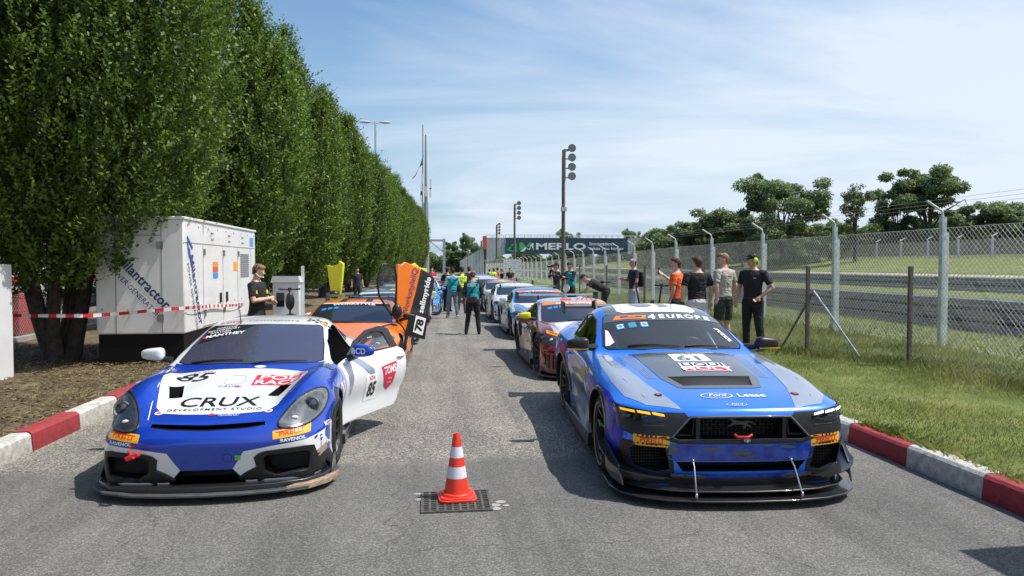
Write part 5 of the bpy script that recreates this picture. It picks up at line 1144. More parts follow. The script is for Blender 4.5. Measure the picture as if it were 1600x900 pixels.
# ---------------------------------------------------------------- hero two: blue and silver muscle coupe
rt = car_root(MP, 'race_car', 'azure and silver muscle race car numbered 61 with dark bonnet panel and amber headlight strips', GRP)
sh = shell(MUS); car = Car(rt, sh, [(.95, .35, .395), (3.67, .35, .395)])
cuts = [circ_cut(y, .35, .392, s*.55, s*1.2) for y in (.95, 3.67) for s in (-1, 1)]
GRI = [(-.40, .668), (-.2, .672), (.2, .672), (.40, .668), (.545, .515), (.49, .487), (-.49, .487), (-.545, .515)]
cuts.append(pr(GRI, 'y', -.3, .26))
LOW = [(-.52, .325), (.52, .325), (.46, .245), (-.46, .245)]
cuts.append(pr(LOW, 'y', -.3, .22))
SI = [(.60, .44), (.82, .455), (.86, .40), (.83, .27), (.66, .235), (.56, .26)]
cuts += [pr([(s*a, b) for a, b in SI], 'y', -.3, .26) for s in (1, -1)]
HV = [(-.37, .86), (.37, .86), (.30, .60), (-.30, .60)]
cuts.append(pr(HV, 'z', .74, 1.2))
# windows and cabin
WSC = [(0, 1.80), (.36, 1.83), (.70, 1.97), (.735, 2.05), (.69, 2.36), (.63, 2.66), (.60, 2.69), (.33, 2.58), (0, 2.56)]
MSW = [(2.08, .975), (2.35, 1.095), (2.72, 1.225), (3.10, 1.27), (3.42, 1.235), (3.50, 1.16), (3.46, .995), (2.6, .975)]
cuts.append(pr([(a*.97, b+.01) for a, b in sym(WSC)], 'z', .9, 1.6)); cuts += [pr(MSW, 'x', s*.3, s*1.3) for s in (1, -1)]
m = MB(); m.prism([(1.95, .62), (2.0, .90), (2.6, 1.19), (3.1, 1.30), (3.6, 1.22), (3.75, .9), (3.7, .35), (2.1, .35)], 'x', -.60, .60); cuts.append(m)
cut(sh, cuts); finish_body(sh, rt, [M_mblue, M_matt, M_grey], lambda c: 2 if (2.52 < c.y < 4.0 and abs(c.x) < .60 and c.z > 1.15) else 0)
# bonnet graphics
cp = [(0, 1.74), (.35, 1.75), (.50, 1.76), (.44, .82), (.36, .55), (.30, .52), (0, .515)]
car_p = car.decal('bonnet_panel', [sym(cp), HV], 'top', M_grey, .003)
car.decal('bonnet_vent', [(-.375, .865), (.375, .865), (.305, .595), (-.305, .595)], 'top', M_mesh, -.012)
m = MB()
for i in range(9): t = i/8; m.box((0, .61+.245*t, .815+.04*t), (.62+.10*t, .007, .008), rot=Matrix.Rotation(R(30), 3, 'X'))
m.build('vent_slats', M_black, rt)
car.rim('vent_lip', HV, 'top', .006, M_black, 0)
for s in (-1, 1):
    for k in range(5): o_ = k*.028; car.decal('stripe', [(s*(.515+o_), 1.72), (s*(.515+o_+.013), 1.72), (s*(.475+o_*.6+.009), .84), (s*(.475+o_*.6), .84)], 'top', M_silver, .003)
    car.decal('flank_band', [(s*.735, 1.80), (s*.84, 1.86), (s*.885, 1.3), (s*.885, .8), (s*.845, .42), (s*.72, .20), (s*.46, .105), (s*.58, .55), (s*.66, 1.1)], 'top', M_silver, .003)
    b_ = car.decal('bonnet_pin', ell(s*.575, .38, .034, .036), 'top', M_black, .005); car.decal('pin_centre', ell(s*.575, .38, .014, .02), 'top', M_pinkr, .009, parent=b_)
pl = car.decal('number_board', rrect(.02, 1.50, .36, .30, .01), 'top', M_lwhite, .006); car.text('lettering', '61', 'top', .02, 1.46, .26, M_grey, .009, bold=.015, sx=1.1, parent=pl); car.text('lettering', 'GT4', 'top', .02, 1.60, .07, pm('letter_grey', (0, 0, 0)), .009, parent=pl)
pl = car.decal('oil_board', rrect(.06, 1.15, .43, .29, .005), 'top', M_lwhite, .006)
car.text('lettering', 'LIQUI', 'top', .06, 1.222, .145, pm('letter_navy', (.02, .035, .12), .5), .009, bold=.015, sx=1.12, parent=pl)
pl2 = car.decal('oil_board_red', rrect(.06, 1.08, .41, .125, .004), 'top', M_pinkr, .008, parent=pl); car.text('lettering', 'MOLY', 'top', .06, 1.08, .15, M_lwhite, .011, bold=.015, sx=1.2, parent=pl)
def oval(cx, cy, a, b):
    o = car.decal('oval_badge', ell(cx, cy, a, b), 'top', M_lwhite, .004); car.decal('badge_field', ell(cx, cy, a*.91, b*.84), 'top', M_mblue, .006, parent=o); car.text('lettering', 'Ford', 'top', cx, cy, b*1.35, M_lwhite, .008, sx=a/b*.42, shear=.35, bold=.01, parent=o)
oval(-.10, .335, .135, .062); oval(.0, .145, .085, .030); car.text('lettering', 'Lease', 'top', .19, .335, .10, M_lwhite, .005, bold=.02, sx=1.05)
# front end
for s in (-1, 1): car.rim('bonnet_shut_line', [(s*.60, .13), (s*.70, .35), (s*.78, .8), (s*.79, 1.3), (s*.80, 1.78)], 'top', .0035, M_black, .001, closed=False); car.rim('bumper_seam', [(s*.935, .60), (s*.955, .50), (s*.93, .40)], 'front', .003, M_black, .004, closed=False)
BL = [(.93, .72), (.70, .70), (.52, .70), (.44, .70), (.42, .675), (.40, .668), (.545, .515), (.49, .487), (0, .487), (0, .463), (.50, .463), (.60, .495), (.80, .505), (.955, .56)]
for s in (1, -1):
    car.decal('headlight_band', [(s*a, b) for a, b in BL], 'front', M_black, .004)
    hp = [(.935, .725), (.80, .715), (.66, .70), (.585, .672), (.59, .645), (.70, .622), (.82, .635), (.93, .66)]
    h = car.decal('headlight', [(s*a, b) for a, b in hp], 'front', M_carbon, .008); car.decal('lens', [(s*a, b) for a, b in hp], 'front', M_lens, .02, parent=h)
    em = pm('amber_strip', (.85, .36, .01), .4, emit=1.1) if s < 0 else pm('white_led', (.8, .9, .88), .3, emit=1.0)
    for k in range(3):
        a0 = .90-k*.105; pts = [(s*a0, .708-.007*k), (s*(a0-.09), .700-.009*k), (s*(a0-.095), .684-.009*k), (s*(a0-.005), .692-.007*k)]
        car.decal('light_strip', pts, 'front', em, .022, parent=h)
        p = car.pt('front', s*(a0-.05), .658, .004)
        if p: m = MB(); m.ball(p, (.034, .012, .015), n=12, m=8); m.build('projector', M_glass, h, 60)
    car.rim('headlight_lower_edge', [(s*.60, .60), (s*.75, .60), (s*.90, .635)], 'front', .004, M_grey, .006, closed=False)
    pirelli(car, 'front', s*.70, .482, .27, .085, s*.04)
    I_ = [(s*a, b) for a, b in SI]
    car.decal('intake_surround', [[(s*.57, .455), (s*.90, .475), (s*.93, .40), (s*.92, .20), (s*.52, .20), (s*.53, .30)], I_], 'front', M_black, .004)
    m = MB()
    for i in range(9): m.box((s*.71, .25, .25+i*.024), (.34, .004, .004))
    for i in range(14): m.box((s*(.56+i*.023), .25, .34), (.003, .004, .22))
    m.build('intake_grille', M_mesh, rt)
    m = MB(); m.prism([(s*.30, -.02), (s*.36, -.035), (s*.56, .03), (s*.60, .12), (s*.50, .16)], 'z', .21, .225); m.build('lower_vane', M_carbon, rt)
    # dive plane sweeping round the corner
    pts = []
    for a, b, zz in ((.56, .035, .20), (.74, .085, .215), (.90, .20, .25), (.985, .38, .31), (1.0, .55, .38), (.985, .68, .46)): pts.append((s*a, b, zz))
    m = MB(); sp = smooth_poly(pts, 4, False); q = [(V(p), V((s*.085, -.06, .012)) if i < len(sp)*.5 else V((s*.07, 0, .02))) for i, p in enumerate(sp)]
    for p, d in q: m.v += [tuple(p-d*.4), tuple(p+d*.75), tuple(p+d*.75-V((0, 0, .008))), tuple(p-d*.4-V((0, 0, .008)))]
    for i in range(len(q)-1):
        for j in range(4): m.f.append((4*i+j, 4*i+(j+1) % 4, 4*i+4+(j+1) % 4, 4*i+4+j)); m.m.append(0)
    m.build('dive_plane', M_carbon, rt)
    pts2 = [(s*.93, .10, .13), (s*.99, .25, .15), (s*1.0, .45, .17), (s*.995, .55, .4), (s*.985, .34, .36), (s*.95, .18, .27)]; m = MB(); m.v = [p for p in pts2]+[(p[0]-s*.012, p[1], p[2]) for p in pts2]; n_ = 6; m.f = [tuple(range(n_)), tuple(range(n_, 2*n_))[::-1]]+[(i, (i+1) % n_, n_+(i+1) % n_, n_+i) for i in range(n_)]; m.m = [0]*len(m.f); m.build('corner_plate', M_carbon, rt)
    m = MB(); m.tube([(s*.39, .02, .335), (s*.395, -.03, .30), (s*.41, -.145, .115)], .007, 8); m.ball((s*.39, .015, .338), .013); m.ball((s*.41, -.145, .112), (.013, .013, .02)); m.build('splitter_rod', M_chrome, rt)
car.decal('bumper_band', [(-.60, .452), (-.53, .458), (0, .455), (.53, .458), (.60, .452), (.57, .345), (.52, .33), (-.52, .33), (-.57, .345)], 'front', pm('camo_blue', (.008, .010, .26), .22, coat=1, col2=(.012, .10, .52), vscale=9), .004)
for a, b, w_, h_ in ((.0, .385, .06, .03), (-.23, .43, .07, .02), (.36, .44, .06, .018), (-.55, .42, .03, .05), (.2, .452, .05, .008), (.02, .37, .09, .015)): car.decal('camo_patch', smooth_poly([(a+w_*cos(t)*(1+.45*sin(3.1*t+a*9)), b+h_*sin(t)*(1+.35*cos(2*t+a))) for t in [i*.628 for i in range(10)]], 3), 'front', M_grey, .006)
car.rim('grille_frame', GRI, 'front', .012, pm('frame_grey', (.05, .052, .056), .45, coat=.3), .002)
m = MB()
for i in range(12): m.box((0, .21, .50+i*.0145), (1.0, .006, .003))
for j in range(30): m.box((-.48+j*.033, .208, .575), (.005, .008, .19))
for i in range(5):
    for j in range(10): m.box((-.30+j*.066+(i % 2)*.033, .195, .515+i*.034), (.05, .01, .006))
m.build('grille_mesh', M_mesh, rt)
for s in (-1, 1):
    m = MB(); m.box((s*.345, .12, .58), (.035, .16, .19)); m.build('grille_divider', M_black, rt, bevel=.005); m = MB(); m.tube([(s*.37, .06, .655), (s*.385, .06, .53), (s*.50, .08, .525)], .008, 6); m.build('duct_frame', M_black, rt)
# horse emblem: galloping silhouette in relief
ho = smooth_poly([(-.085, .018), (-.06, .026), (-.03, .022), (.0, .024), (.03, .03), (.05, .045), (.072, .05), (.082, .04), (.07, .034), (.058, .028), (.05, .01), (.062, -.004), (.085, -.012), (.08, -.018), (.05, -.01), (.035, -.004), (.01, -.004), (-.015, -.002), (-.035, -.012), (-.028, -.032), (-.045, -.034), (-.052, -.01), (-.065, -.018), (-.09, -.022), (-.088, -.014), (-.066, -.004), (-.062, .01), (-.09, .008), (-.12, .0), (-.10, .014)], 3)
m = MB(); tv, tf = tess([ho]); m.v = [(-a*1.1, .09, .605+b*1.1) for a, b in tv]+[(-a*1.1, .11, .605+b*1.1) for a, b in tv]; k_ = len(tv); m.f = tf+[tuple(i+k_ for i in f[::-1]) for f in tf]+[(i, (i+1) % k_, k_+(i+1) % k_, k_+i) for i in range(k_)]; m.m = [0]*len(m.f); m.build('emblem', pm('frame_grey', (0, 0, 0)), rt)
m = MB(); m.tube([(-.075, -.02, .548), (-.06, -.05, .535), (.02, -.055, .535), (.055, -.04, .55)], .011, 8); m.build('tow_strap', M_red, rt, 60); m = MB(); m.box((.02, -.01, .505), (.05, .05, .02)); m.ball((.02, -.03, .50), .016); m.build('tow_eye', M_chrome, rt)
m = MB()
for i in range(5): m.box((0, .2, .255+i*.017), (.96, .005, .004))
for j in range(36): m.box((-.46+j*.026, .2, .285), (.004, .005, .09))
m.build('lower_grille', M_mesh, rt)
car.decal('lip_stripe', [(-.55, .232), (-.2, .222), (.2, .222), (.55, .232), (.56, .205), (.2, .19), (-.2, .19), (-.56, .205)], 'front', pm('camo_blue', (0, 0, 0)), .006)
car.decal('lower_panel', [(-.93, .19), (-.56, .20), (-.2, .186), (.2, .186), (.56, .20), (.93, .19), (.93, .12), (-.93, .12)], 'front', M_carbon, .005)
SPM = [(0, -.18), (.35, -.165), (.62, -.115), (.82, -.02), (.95, .12), (1.0, .30), (1.0, .62), (0, .62)]
splitter(rt, SPM, .062, .078, M_carbon); splitter(rt, [(a*.95, b+.07 if b < .4 else b) for a, b in SPM], .118, .13, M_carbon, 'splitter_blade'); 
car.decal('crest', ell(0, .11, .001, .001, 4), 'top', M_grey, .001) if 0 else None
# sides
sideL = lambda poly: poly
for fr, s in (('Ly', -1), ('R', 1)):
    car.decal('fender_wrap', smooth_poly([(.20, .66), (.45, .735), (.8, .775), (1.2, .79), (1.55, .80), (1.78, .72), (1.72, .5), (1.62, .3), (1.45, .2), (.5, .2), (.3, .35)], 3), fr, M_deep, .0025)
    car.decal('door_wrap', [(1.72, .74), (1.95, .79), (2.5, .80), (3.0, .82), (3.25, .70), (3.2, .4), (3.0, .2), (1.62, .2)], fr, pm('door_grey', (.06, .10, .26), .3, coat=.7, metal=.3, col2=(.12, .17, .34), vscale=2), .0025)
    car.decal('quarter_wrap', smooth_poly([(3.35, .84), (3.8, .88), (4.3, .86), (4.6, .78), (4.5, .4), (4.2, .3), (3.3, .3), (3.22, .5)], 3), fr, M_deep, .0025)
    car.decal('quarter_flash', [(3.5, .86), (3.75, .87), (3.6, .6), (3.38, .42), (3.32, .55), (3.45, .7)], fr, M_pinkr, .005); car.decal('quarter_flash', [(3.9, .86), (4.2, .86), (4.4, .7), (4.1, .72)], fr, M_silver, .005)
    for k in range(4): car.decal('gold_scratch', [(1.70+k*.06, .83-k*.05), (2.05+k*.10, .80-k*.03), (2.02+k*.09, .775-k*.03), (1.66+k*.06, .79-k*.05)], fr, pm('gold', (.45, .36, .10), .35, .3), .005)
    pl = car.decal('number_board', rrect(1.78, .48, .20, .40, .02), fr, M_lwhite, .005)
    car.rim('door_shut_line', [(1.70, .74), (1.64, .5), (1.60, .22)], fr, .004, M_black, -.001, closed=False); car.rim('door_shut_line', [(3.28, .93), (3.30, .7), (3.12, .22)], fr, .004, M_black, -.001, closed=False)
    car.rim('arch_lip', [(.95+.396*cos(R(a)), .35+.396*sin(R(a))) for a in range(-20, 201, 8)], fr, .012, M_black, -.002, closed=False)
    strip_arch(car, s, .95, .35, .392, .425, M_carbon, .016, 0, 200); strip_arch(car, s, 3.67, .35, .388, .43, M_carbon, .02, -15, 185)
    m = MB(); m.prism([(1.42, .10), (3.2, .10), (3.2, .20), (1.42, .24)], 'x', s*.80, s*1.0); m.build('side_skirt', M_carbon, rt, bevel=.008)
    g_ = car.decal('side_window', MSW, fr, thin_glass('side_glass', (.35, .37, .40), 1.0) if s < 0 else M_glass, .003); car.rim('window_seal', MSW, fr, .011, M_black, .0)
    p = car.pt(fr, 3.18, .80, .018); m = MB(); m.ball(p, (.02, .09, .018), n=12, m=8); m.build('door_handle', M_mblue, rt, 60)
    mirror_part(rt, s, (s*.80, 2.10, .985), (s*1.0, 2.02, 1.03), M_black, 1.15); m = MB(); m.box((s*1.02, 1.955, .985), (.22, .012, .012)); m.build('mirror_stripe', M_yel, rt)
pl = car.text('lettering', '61', 'L', -1.78, .44, .22, M_grey, .008, bold=.03, sx=.6); car.text('lettering', 'HARTMANN', 'L', -2.45, .58, .09, M_silver, .006, sx=1.0, bold=.01); car.text('lettering', 'RACING', 'L', -2.5, .70, .06, M_silver, .006, bold=.01)
car.text('lettering', 'MOTUL', 'L', -1.50, .68, .07, M_lwhite, .006, bold=.02); car.text('lettering', 'EIBACH', 'L', -1.56, .62, .06, pm('gold', (0, 0, 0)), .006, bold=.02)
car.text('lettering', 'GT4 RACING', 'L', -4.05, .66, .11, M_lwhite, .006, bold=.02)
# glass, banner, roof
ws = car.decal('windscreen', sym(WSC), 'top', M_haze, .003); car.rim('windscreen_seal', sym(WSC), 'top', .010, M_black, 0, parent=ws)
car.decal('windscreen_banner', [(-.66, 2.50), (-.63, 2.665), (-.60, 2.69), (-.33, 2.58), (0, 2.56), (.33, 2.58), (.60, 2.69), (.63, 2.665), (.66, 2.50), (.35, 2.41), (0, 2.39), (-.35, 2.41)], 'top', M_grey, .006, parent=ws)
fr_ = [[(-.55, 2.50), (-.20, 2.425), (-.17, 2.52), (-.50, 2.60)], [(-.47, 2.518), (-.24, 2.462), (-.22, 2.502), (-.45, 2.568)]]
car.decal('banner_logo', fr_, 'top', M_orange, .009, parent=ws); car.decal('banner_logo', [(-.38, 2.515), (-.30, 2.495), (-.29, 2.52), (-.37, 2.54)], 'top', M_orange, .010, parent=ws)
car.text('lettering', '4', 'top', -.125, 2.475, .17, M_lwhite, .009, bold=.05, sx=.85, shear=.2, parent=ws)
for i, (ch, x) in enumerate(zip('EUROPE', (-.01, .095, .20, .305, .41, .51))): car.text('lettering', ch, 'top', x, 2.482+.10*x*x*1.6, .14, M_lwhite, .009, bold=.045, sx=.92, rot=.12*x, shear=.1, parent=ws)
car.decal('screen_sticker', [(-.715, 2.03), (-.675, 2.02), (-.615, 2.06), (-.64, 2.30), (-.665, 2.34)], 'top', M_lwhite, .007, parent=ws)
car.decal('screen_sticker', [(.52, 2.30), (.575, 2.30), (.66, 2.10), (.62, 2.06)], 'top', M_lwhite, .007, parent=ws)
for k in range(4): car.decal('lettering', rrect(.55+.022*k, 2.26-.045*k, .022, .03, .003, -.35), 'top', M_grey, .010, parent=ws)
for k in range(3):
    x = -.50+k*.13; q = car.decal('team_sticker', rrect(x, 2.33-.012*k, .085, .11, .012), 'top', pm('sticker_cyan', (.02, .25, .62), .4), .007, parent=ws)
    for r2, mm_ in ((.75, M_lwhite if k != 1 else pm('sticker_green', (.1, .35, .12), .5)), (.5, pm('sticker_cyan', (0, 0, 0)))): car.decal('sticker_mark', rrect(x, 2.33-.012*k, .085*r2, .11*r2, .01, .6 if r2 == .5 else 0), 'top', mm_, .008+.001/r2, parent=q)
wiper(car, -.50, 1.93, .02, 1.83); wiper(car, .08, 1.84, .58, 1.93)
rp = [(-.40, 2.66), (-.2, 2.64), (0, 2.635), (.2, 2.64), (.40, 2.66), (.46, 2.76), (.44, 3.2), (.38, 3.5), (-.38, 3.5), (-.44, 3.2), (-.46, 2.76)]
pl = car.decal('roof_number_board', rp, 'top', M_lwhite, .004); car.rim('board_outline', [(a*.92, 3.05+(b-3.05)*.92) for a, b in rp], 'top', .004, M_grey, .004, parent=pl)
car.text('lettering', '61', 'top', 0, 3.10, .62, M_grey, .007, bold=.06, sx=.8, parent=pl)
m = MB(); m.tube([(.18, 2.75, 1.345), (.18, 2.78, 1.43)], .005, 5); m.build('antenna', M_black, rt)
add_wheels(rt, (.95, 3.67), .825, .345, WM, band=pm('tyre_yellow', (.5, .42, .05), .6))
m = MB(); m.box((0, 0, 0), (.012, .02, .17)); gs = m.build('wheel_mark', pm('mark_green', (.05, .5, .1), .5), rt); gs.location = (-.972, .86, .40); gs.rotation_euler = (R(-35), 0, 0)
# cabin
cage_tubes(rt, [[(s*.54, 2.15, .5), (s*.55, 2.2, .92), (s*.50, 2.72, 1.22), (s*.50, 3.3, 1.27), (s*.52, 3.4, .5)] for s in (-1, 1)]+[[(-.5, 2.72, 1.22), (.5, 2.72, 1.22)], [(-.5, 3.3, 1.27), (.5, 3.3, 1.27)], [(-.5, 3.3, 1.27), (.5, 3.35, .6)], [(.5, 3.3, 1.27), (-.5, 3.35, .6)], [(-.54, 2.3, .5), (-.52, 3.35, .95)], [(-.54, 3.35, .5), (-.54, 2.25, .9)]], .022, M_silver)
seat(rt, -.30, 2.75, .38); seat(rt, .32, 2.75, .38)
m = MB(); m.prism([(1.86, .80), (2.3, .86), (2.35, .74), (1.9, .6)], 'x', -.68, .68); m.build('dashboard', M_black, rt)
q = MB(); q.lathe([(.15, -.012), (.165, 0), (.15, .012), (.14, 0)], 28, 'y', (.32, 2.42, .90)); q.build('steering_wheel', M_black, rt, 60)
m = MB(); m.ball((.32, 2.86, 1.06), (.125, .15, .13), n=20, m=14); hm = m.build('helmet', pm('helmet_grey', (.45, .46, .48), .3, coat=1), rt, 60); m = MB(); m.ball((.32, 2.83, 1.065), (.126, .135, .045), n=20, m=8); m.build('visor', M_glass, hm, 60)
hm.parent = None; hm.matrix_world = Matrix.Translation((MP[0], MP[1], 0)) @ Matrix.Rotation(MP[2], 4, 'Z'); tag(hm, 'grey racing helmet behind the windscreen of the azure muscle race car', 'helmet')
# rear wing with swan neck mounts
m = MB(); m.prism([(4.55, 1.27), (4.62, 1.245), (4.78, 1.25), (4.88, 1.285), (4.87, 1.295), (4.7, 1.275), (4.58, 1.285)], 'x', -.84, .84); w_ = m.build('rear_wing', M_carbon, rt)
for s in (-1, 1):
    m = MB(); m.prism([(4.50, 1.18), (4.92, 1.18), (4.92, 1.34), (4.50, 1.34)], 'x', s*.84, s*.852); m.build('end_plate', M_black, w_)
    m = MB(); m.tube([(s*.42, 4.35, 1.09), (s*.42, 4.42, 1.25), (s*.42, 4.55, 1.345), (s*.42, 4.66, 1.335), (s*.42, 4.68, 1.275)], [.035, .03, .028, .022, .016], 8); m.build('swan_neck', M_black, w_)
# ---------------------------------------------------------------- the rest of the queue
MID = variant(POR, 1.045, 1.0, .955)
def cut_shell(sp, ys, name, sub=3):
    sh = shell(sp, sub); bv = BVHTree.FromObject(sh, bpy.context.evaluated_depsgraph_get()); cut(sh, [circ_cut(y, .345, .372, s*.52, s*1.25) for y in ys for s in (-1, 1)])
    for p in sh.data.polygons: p.use_smooth = True
    sh.data.set_sharp_from_angle(angle=R(38)); me = sh.data; bpy.data.objects.remove(sh); me.materials.clear()
    return me, bv
_me, _bv = None, None
def mid_body():
    sh = shell(MID, 3); bv = BVHTree.FromObject(sh, bpy.context.evaluated_depsgraph_get()); cut(sh, [circ_cut(y, .345, .372, s*.52, s*1.25) for y in (.93, 3.45) for s in (-1, 1)])
    for p in sh.data.polygons: p.use_smooth = True
    sh.data.set_sharp_from_angle(angle=R(38)); return sh, bv
_sh, MBV = mid_body(); MIDME = _sh.data; bpy.data.objects.remove(_sh)
SW2 = [(1.74, .86), (2.0, .97), (2.35, 1.065), (2.75, 1.095), (3.08, 1.055), (3.30, .98), (3.25, .92), (2.6, .88)]
def race_car(x, y, rz, label, base, cabin, roofc=None, mir=None, banner=M_orange, hood=None, extra=None, num=None, side=None, bumper=None, hl=0, near=False, wing=True, wtext='GT4 EUROPE', lip=M_carbon, WW=None):
    rt = car_root((x, y, rz), 'race_car', label, GRP); c = Car(rt, MBV, [(.93, .345, .376), (3.45, .345, .376)])
    o = bpy.data.objects.new('body', MIDME); C.objects.link(o); o.parent = rt
    for i, m in enumerate((base, M_matt)): o.material_slots[i].link = 'OBJECT'; o.material_slots[i].material = m
    res = .05 if near else .09
    if cabin: c.decal('cabin_paint', [(a, b) for a, b in sym([(0, 2.27), (.33, 2.28), (.62, 2.37), (.66, 2.6), (.64, 3.1), (.55, 3.6), (0, 3.6)])], 'top', cabin, .0025, res)
    if cabin and near:
        for s in (-1, 1): c.decal('pillar_paint', [(s*.735, 1.60), (s*.80, 1.63), (s*.70, 2.45), (s*.64, 2.40)], 'top', cabin, .0025, res)
    if roofc: c.decal('roof_panel', [(-.5, 2.45), (.5, 2.45), (.46, 3.0), (-.46, 3.0)], 'top', roofc, .005, res)
    w_ = sym([(0, 1.41), (.36, 1.45), (.66, 1.56), (.745, 1.63), (.70, 1.97), (.63, 2.38), (.59, 2.40), (.32, 2.31), (0, 2.29)])
    ws = c.decal('windscreen', w_, 'top', M_glass, .004, res); c.rim('windscreen_seal', w_, 'top', .009, M_black, 0, parent=ws)
    c.decal('windscreen_banner', [(-.64, 2.24), (-.62, 2.38), (-.58, 2.39), (-.32, 2.30), (0, 2.28), (.32, 2.30), (.58, 2.39), (.62, 2.38), (.64, 2.24), (.32, 2.17), (0, 2.15), (-.32, 2.17)], 'top', banner, .007, res, parent=ws)
    c.text('lettering', wtext, 'top', 0, 2.215, .11, M_lwhite, .010, sx=1.2, bold=.03, parent=ws)
    if near:
        for k in range(3): c.decal('team_sticker', rrect(-.52+k*.11, 2.06, .08, .09, .01), 'top', pm('sticker_cyan', (.02, .25, .62), .4), .008, parent=ws)
        wiper(c, -.3, 1.45, .25, 1.43)
    for fr, s in (('Ly', -1), ('R', 1)):
        c.decal('side_window', SW2, fr, M_glass, .003, res)
        c.decal('side_intake', [(2.75, .66), (3.05, .74), (3.02, .42), (2.80, .50)], fr, M_matt, .004, res)
        if side: c.decal('side_livery', [(1.45, .70), (2.6, .72), (2.9, .3), (1.5, .2)], fr, side, .003, res)
        c.rim('door_shut_line', [(1.60, .84), (1.55, .5), (1.6, .24)], fr, .004, M_black, -.001, closed=False)
        m = MB(); m.prism([(1.35, .09), (3.0, .09), (3.0, .17), (1.35, .2)], 'x', s*.83, s*1.0); m.build('side_skirt', M_carbon, rt)
        h = [[(.50, .575), (.66, .655), (.84, .69), (.93, .66), (.90, .60), (.74, .56), (.6, .545)], [(.52, .60), (.62, .70), (.80, .73), (.90, .68), (.86, .60), (.66, .555)]][hl]
        q = c.decal('headlight', [(s*a, b) for a, b in h], 'front', M_bezel, .005, res); c.decal('lens', [(s*a, b) for a, b in h], 'front', M_lens, .018, res, parent=q)
        for k in range(2):
            p = c.pt('front', s*(.66+.12*k), .61+.015*k, .008)
            if p: m = MB(); m.ball(p, (.038, .016, .026), n=12, m=8); m.build('projector', M_lwhite, q, 60)
        big = [(.53, .44), (.70, .475), (.90, .46), (.95, .30), (.86, .19), (.56, .17), (.60, .30)]
        ip = c.decal('intake', [(s*a, b) for a, b in big], 'front', M_matt, .004, res); c.rim('intake_lip', [(s*a, b) for a, b in big], 'front', .012, bumper or base, .003, parent=ip)
        for k in range(3): p0 = c.pt('front', s*.60, .24+k*.07, .02); p1 = c.pt('front', s*.87, .26+k*.07, .02); (lambda m: (m.tube([p0, p1], .01, 5), m.build('louvre', M_black, ip)))(MB())
        mirror_part(rt, s, (s*.84, 1.76, .87), (s*1.03, 1.70, .94), mir or base, 1.0)
        if near: pirelli(c, 'front', s*.70, .715 if hl == 0 else .50, .26, .05, s*.22)
    gp = c.decal('grille', [(-.44, .50), (.44, .50), (.50, .36), (.36, .18), (-.36, .18), (-.50, .36)], 'front', M_matt, .005, res)
    if near:
        for k in range(7): p0 = [c.pt('front', a, .21+k*.042, .010) for a in (-.42, 0, .42)]; m = MB(); m.tube(p0, .006, 4); m.build('grille_bar', M_mesh, gp)
    splitter(rt, [(0, -.10), (.3, -.09), (.6, -.04), (.82, .06), (.96, .22), (1.0, .4), (1.0, .6), (0, .6)], .055, .08, lip)
    if hood:
        for poly, mat in hood: c.decal('bonnet_livery', poly, 'top', mat, .003+.001*hood.index((poly, mat)), res)
    if num: pl = c.decal('number_board', rrect(-.28 if near else 0, 1.15, .42, .30, .02), 'top', M_lwhite, .008, res); c.text('lettering', num, 'top', -.28 if near else 0, 1.13, .26, M_lblack, .011, bold=.03, sx=1.0, parent=pl)
    for s in (1, -1): c.decal('bonnet_vent', [(s*.30, .62), (s*.46, .66), (s*.50, .92), (s*.34, .86)], 'top', M_matt, .007, res)
    if extra: extra(c, rt)
    add_wheels(rt, (.93, 3.45), .815, .335, WW or WM2, parts=near)
    if wing:
        m = MB(); m.prism([(4.1, 1.20), (4.2, 1.185), (4.42, 1.21), (4.42, 1.222), (4.2, 1.21)], 'x', -.86, .86); wg = m.build('rear_wing', M_carbon, rt)
        for s in (-1, 1):
            m = MB(); m.prism([(4.05, 1.10), (4.45, 1.10), (4.45, 1.27), (4.05, 1.27)], 'x', s*.86, s*.875); m.build('end_plate', M_black, wg); m = MB(); m.prism([(4.15, .9), (4.28, .9), (4.28, 1.2), (4.18, 1.2)], 'x', s*.40, s*.42); m.build('wing_mount', M_black, wg)
    return c, rt
M_or = paint('orange_paint', (.86, .20, .012), rough=.3); M_wh = M_white; M_dred = paint('dark_red_paint', (.17, .006, .012)); M_pal = paint('light_grey_paint', (.46, .48, .50), metal=.2); M_sky = paint('sky_blue_paint', (.02, .24, .60)); M_lime = pm('fluor_yellow', (.78, .72, .01), .4); M_pink = paint('pink_paint', (.62, .06, .16)); M_teal = pm('teal_green', (.02, .32, .2), .5)
# orange car with raised doors
def ex_or(c, rt):
    for s in (-1, 1): c.decal('roof_stripe', [(s*.18, 2.42), (s*.30, 2.44), (s*.26, 3.2), (s*.16, 3.2)], 'top', M_black, .006)
    c.decal('sunstrip', [(-.60, 2.36), (-.57, 2.385), (-.32, 2.30), (0, 2.28), (.32, 2.30), (.57, 2.385), (.60, 2.36), (.33, 2.265), (0, 2.245), (-.33, 2.265)], 'top', M_lwhite, .012)
    for s in (-1, 1): c.decal('wing_intake', smooth_poly([(s*.56, 1.05), (s*.80, 1.20), (s*.86, 1.42), (s*.70, 1.45), (s*.58, 1.25)], 3), 'top', M_matt, .004)
    c.decal('door_opening', [(1.56, .24), (1.60, .62), (1.66, .84), (2.05, .97), (2.38, 1.06), (2.75, 1.09), (2.95, 1.04), (2.93, .8), (2.80, .5), (2.68, .24)], 'R', M_matt, .006); c.decal('door_opening', [(1.56, .24), (1.60, .62), (1.66, .84), (2.05, .97), (2.38, 1.06), (2.75, 1.09), (2.95, 1.04), (2.93, .8), (2.80, .5), (2.68, .24)], 'Ly', M_matt, .006)
    c.decal('indicator', rrect(.55, 1.35, .07, .04, .01), 'top', pm('amber_strip', (0, 0, 0)), .008)
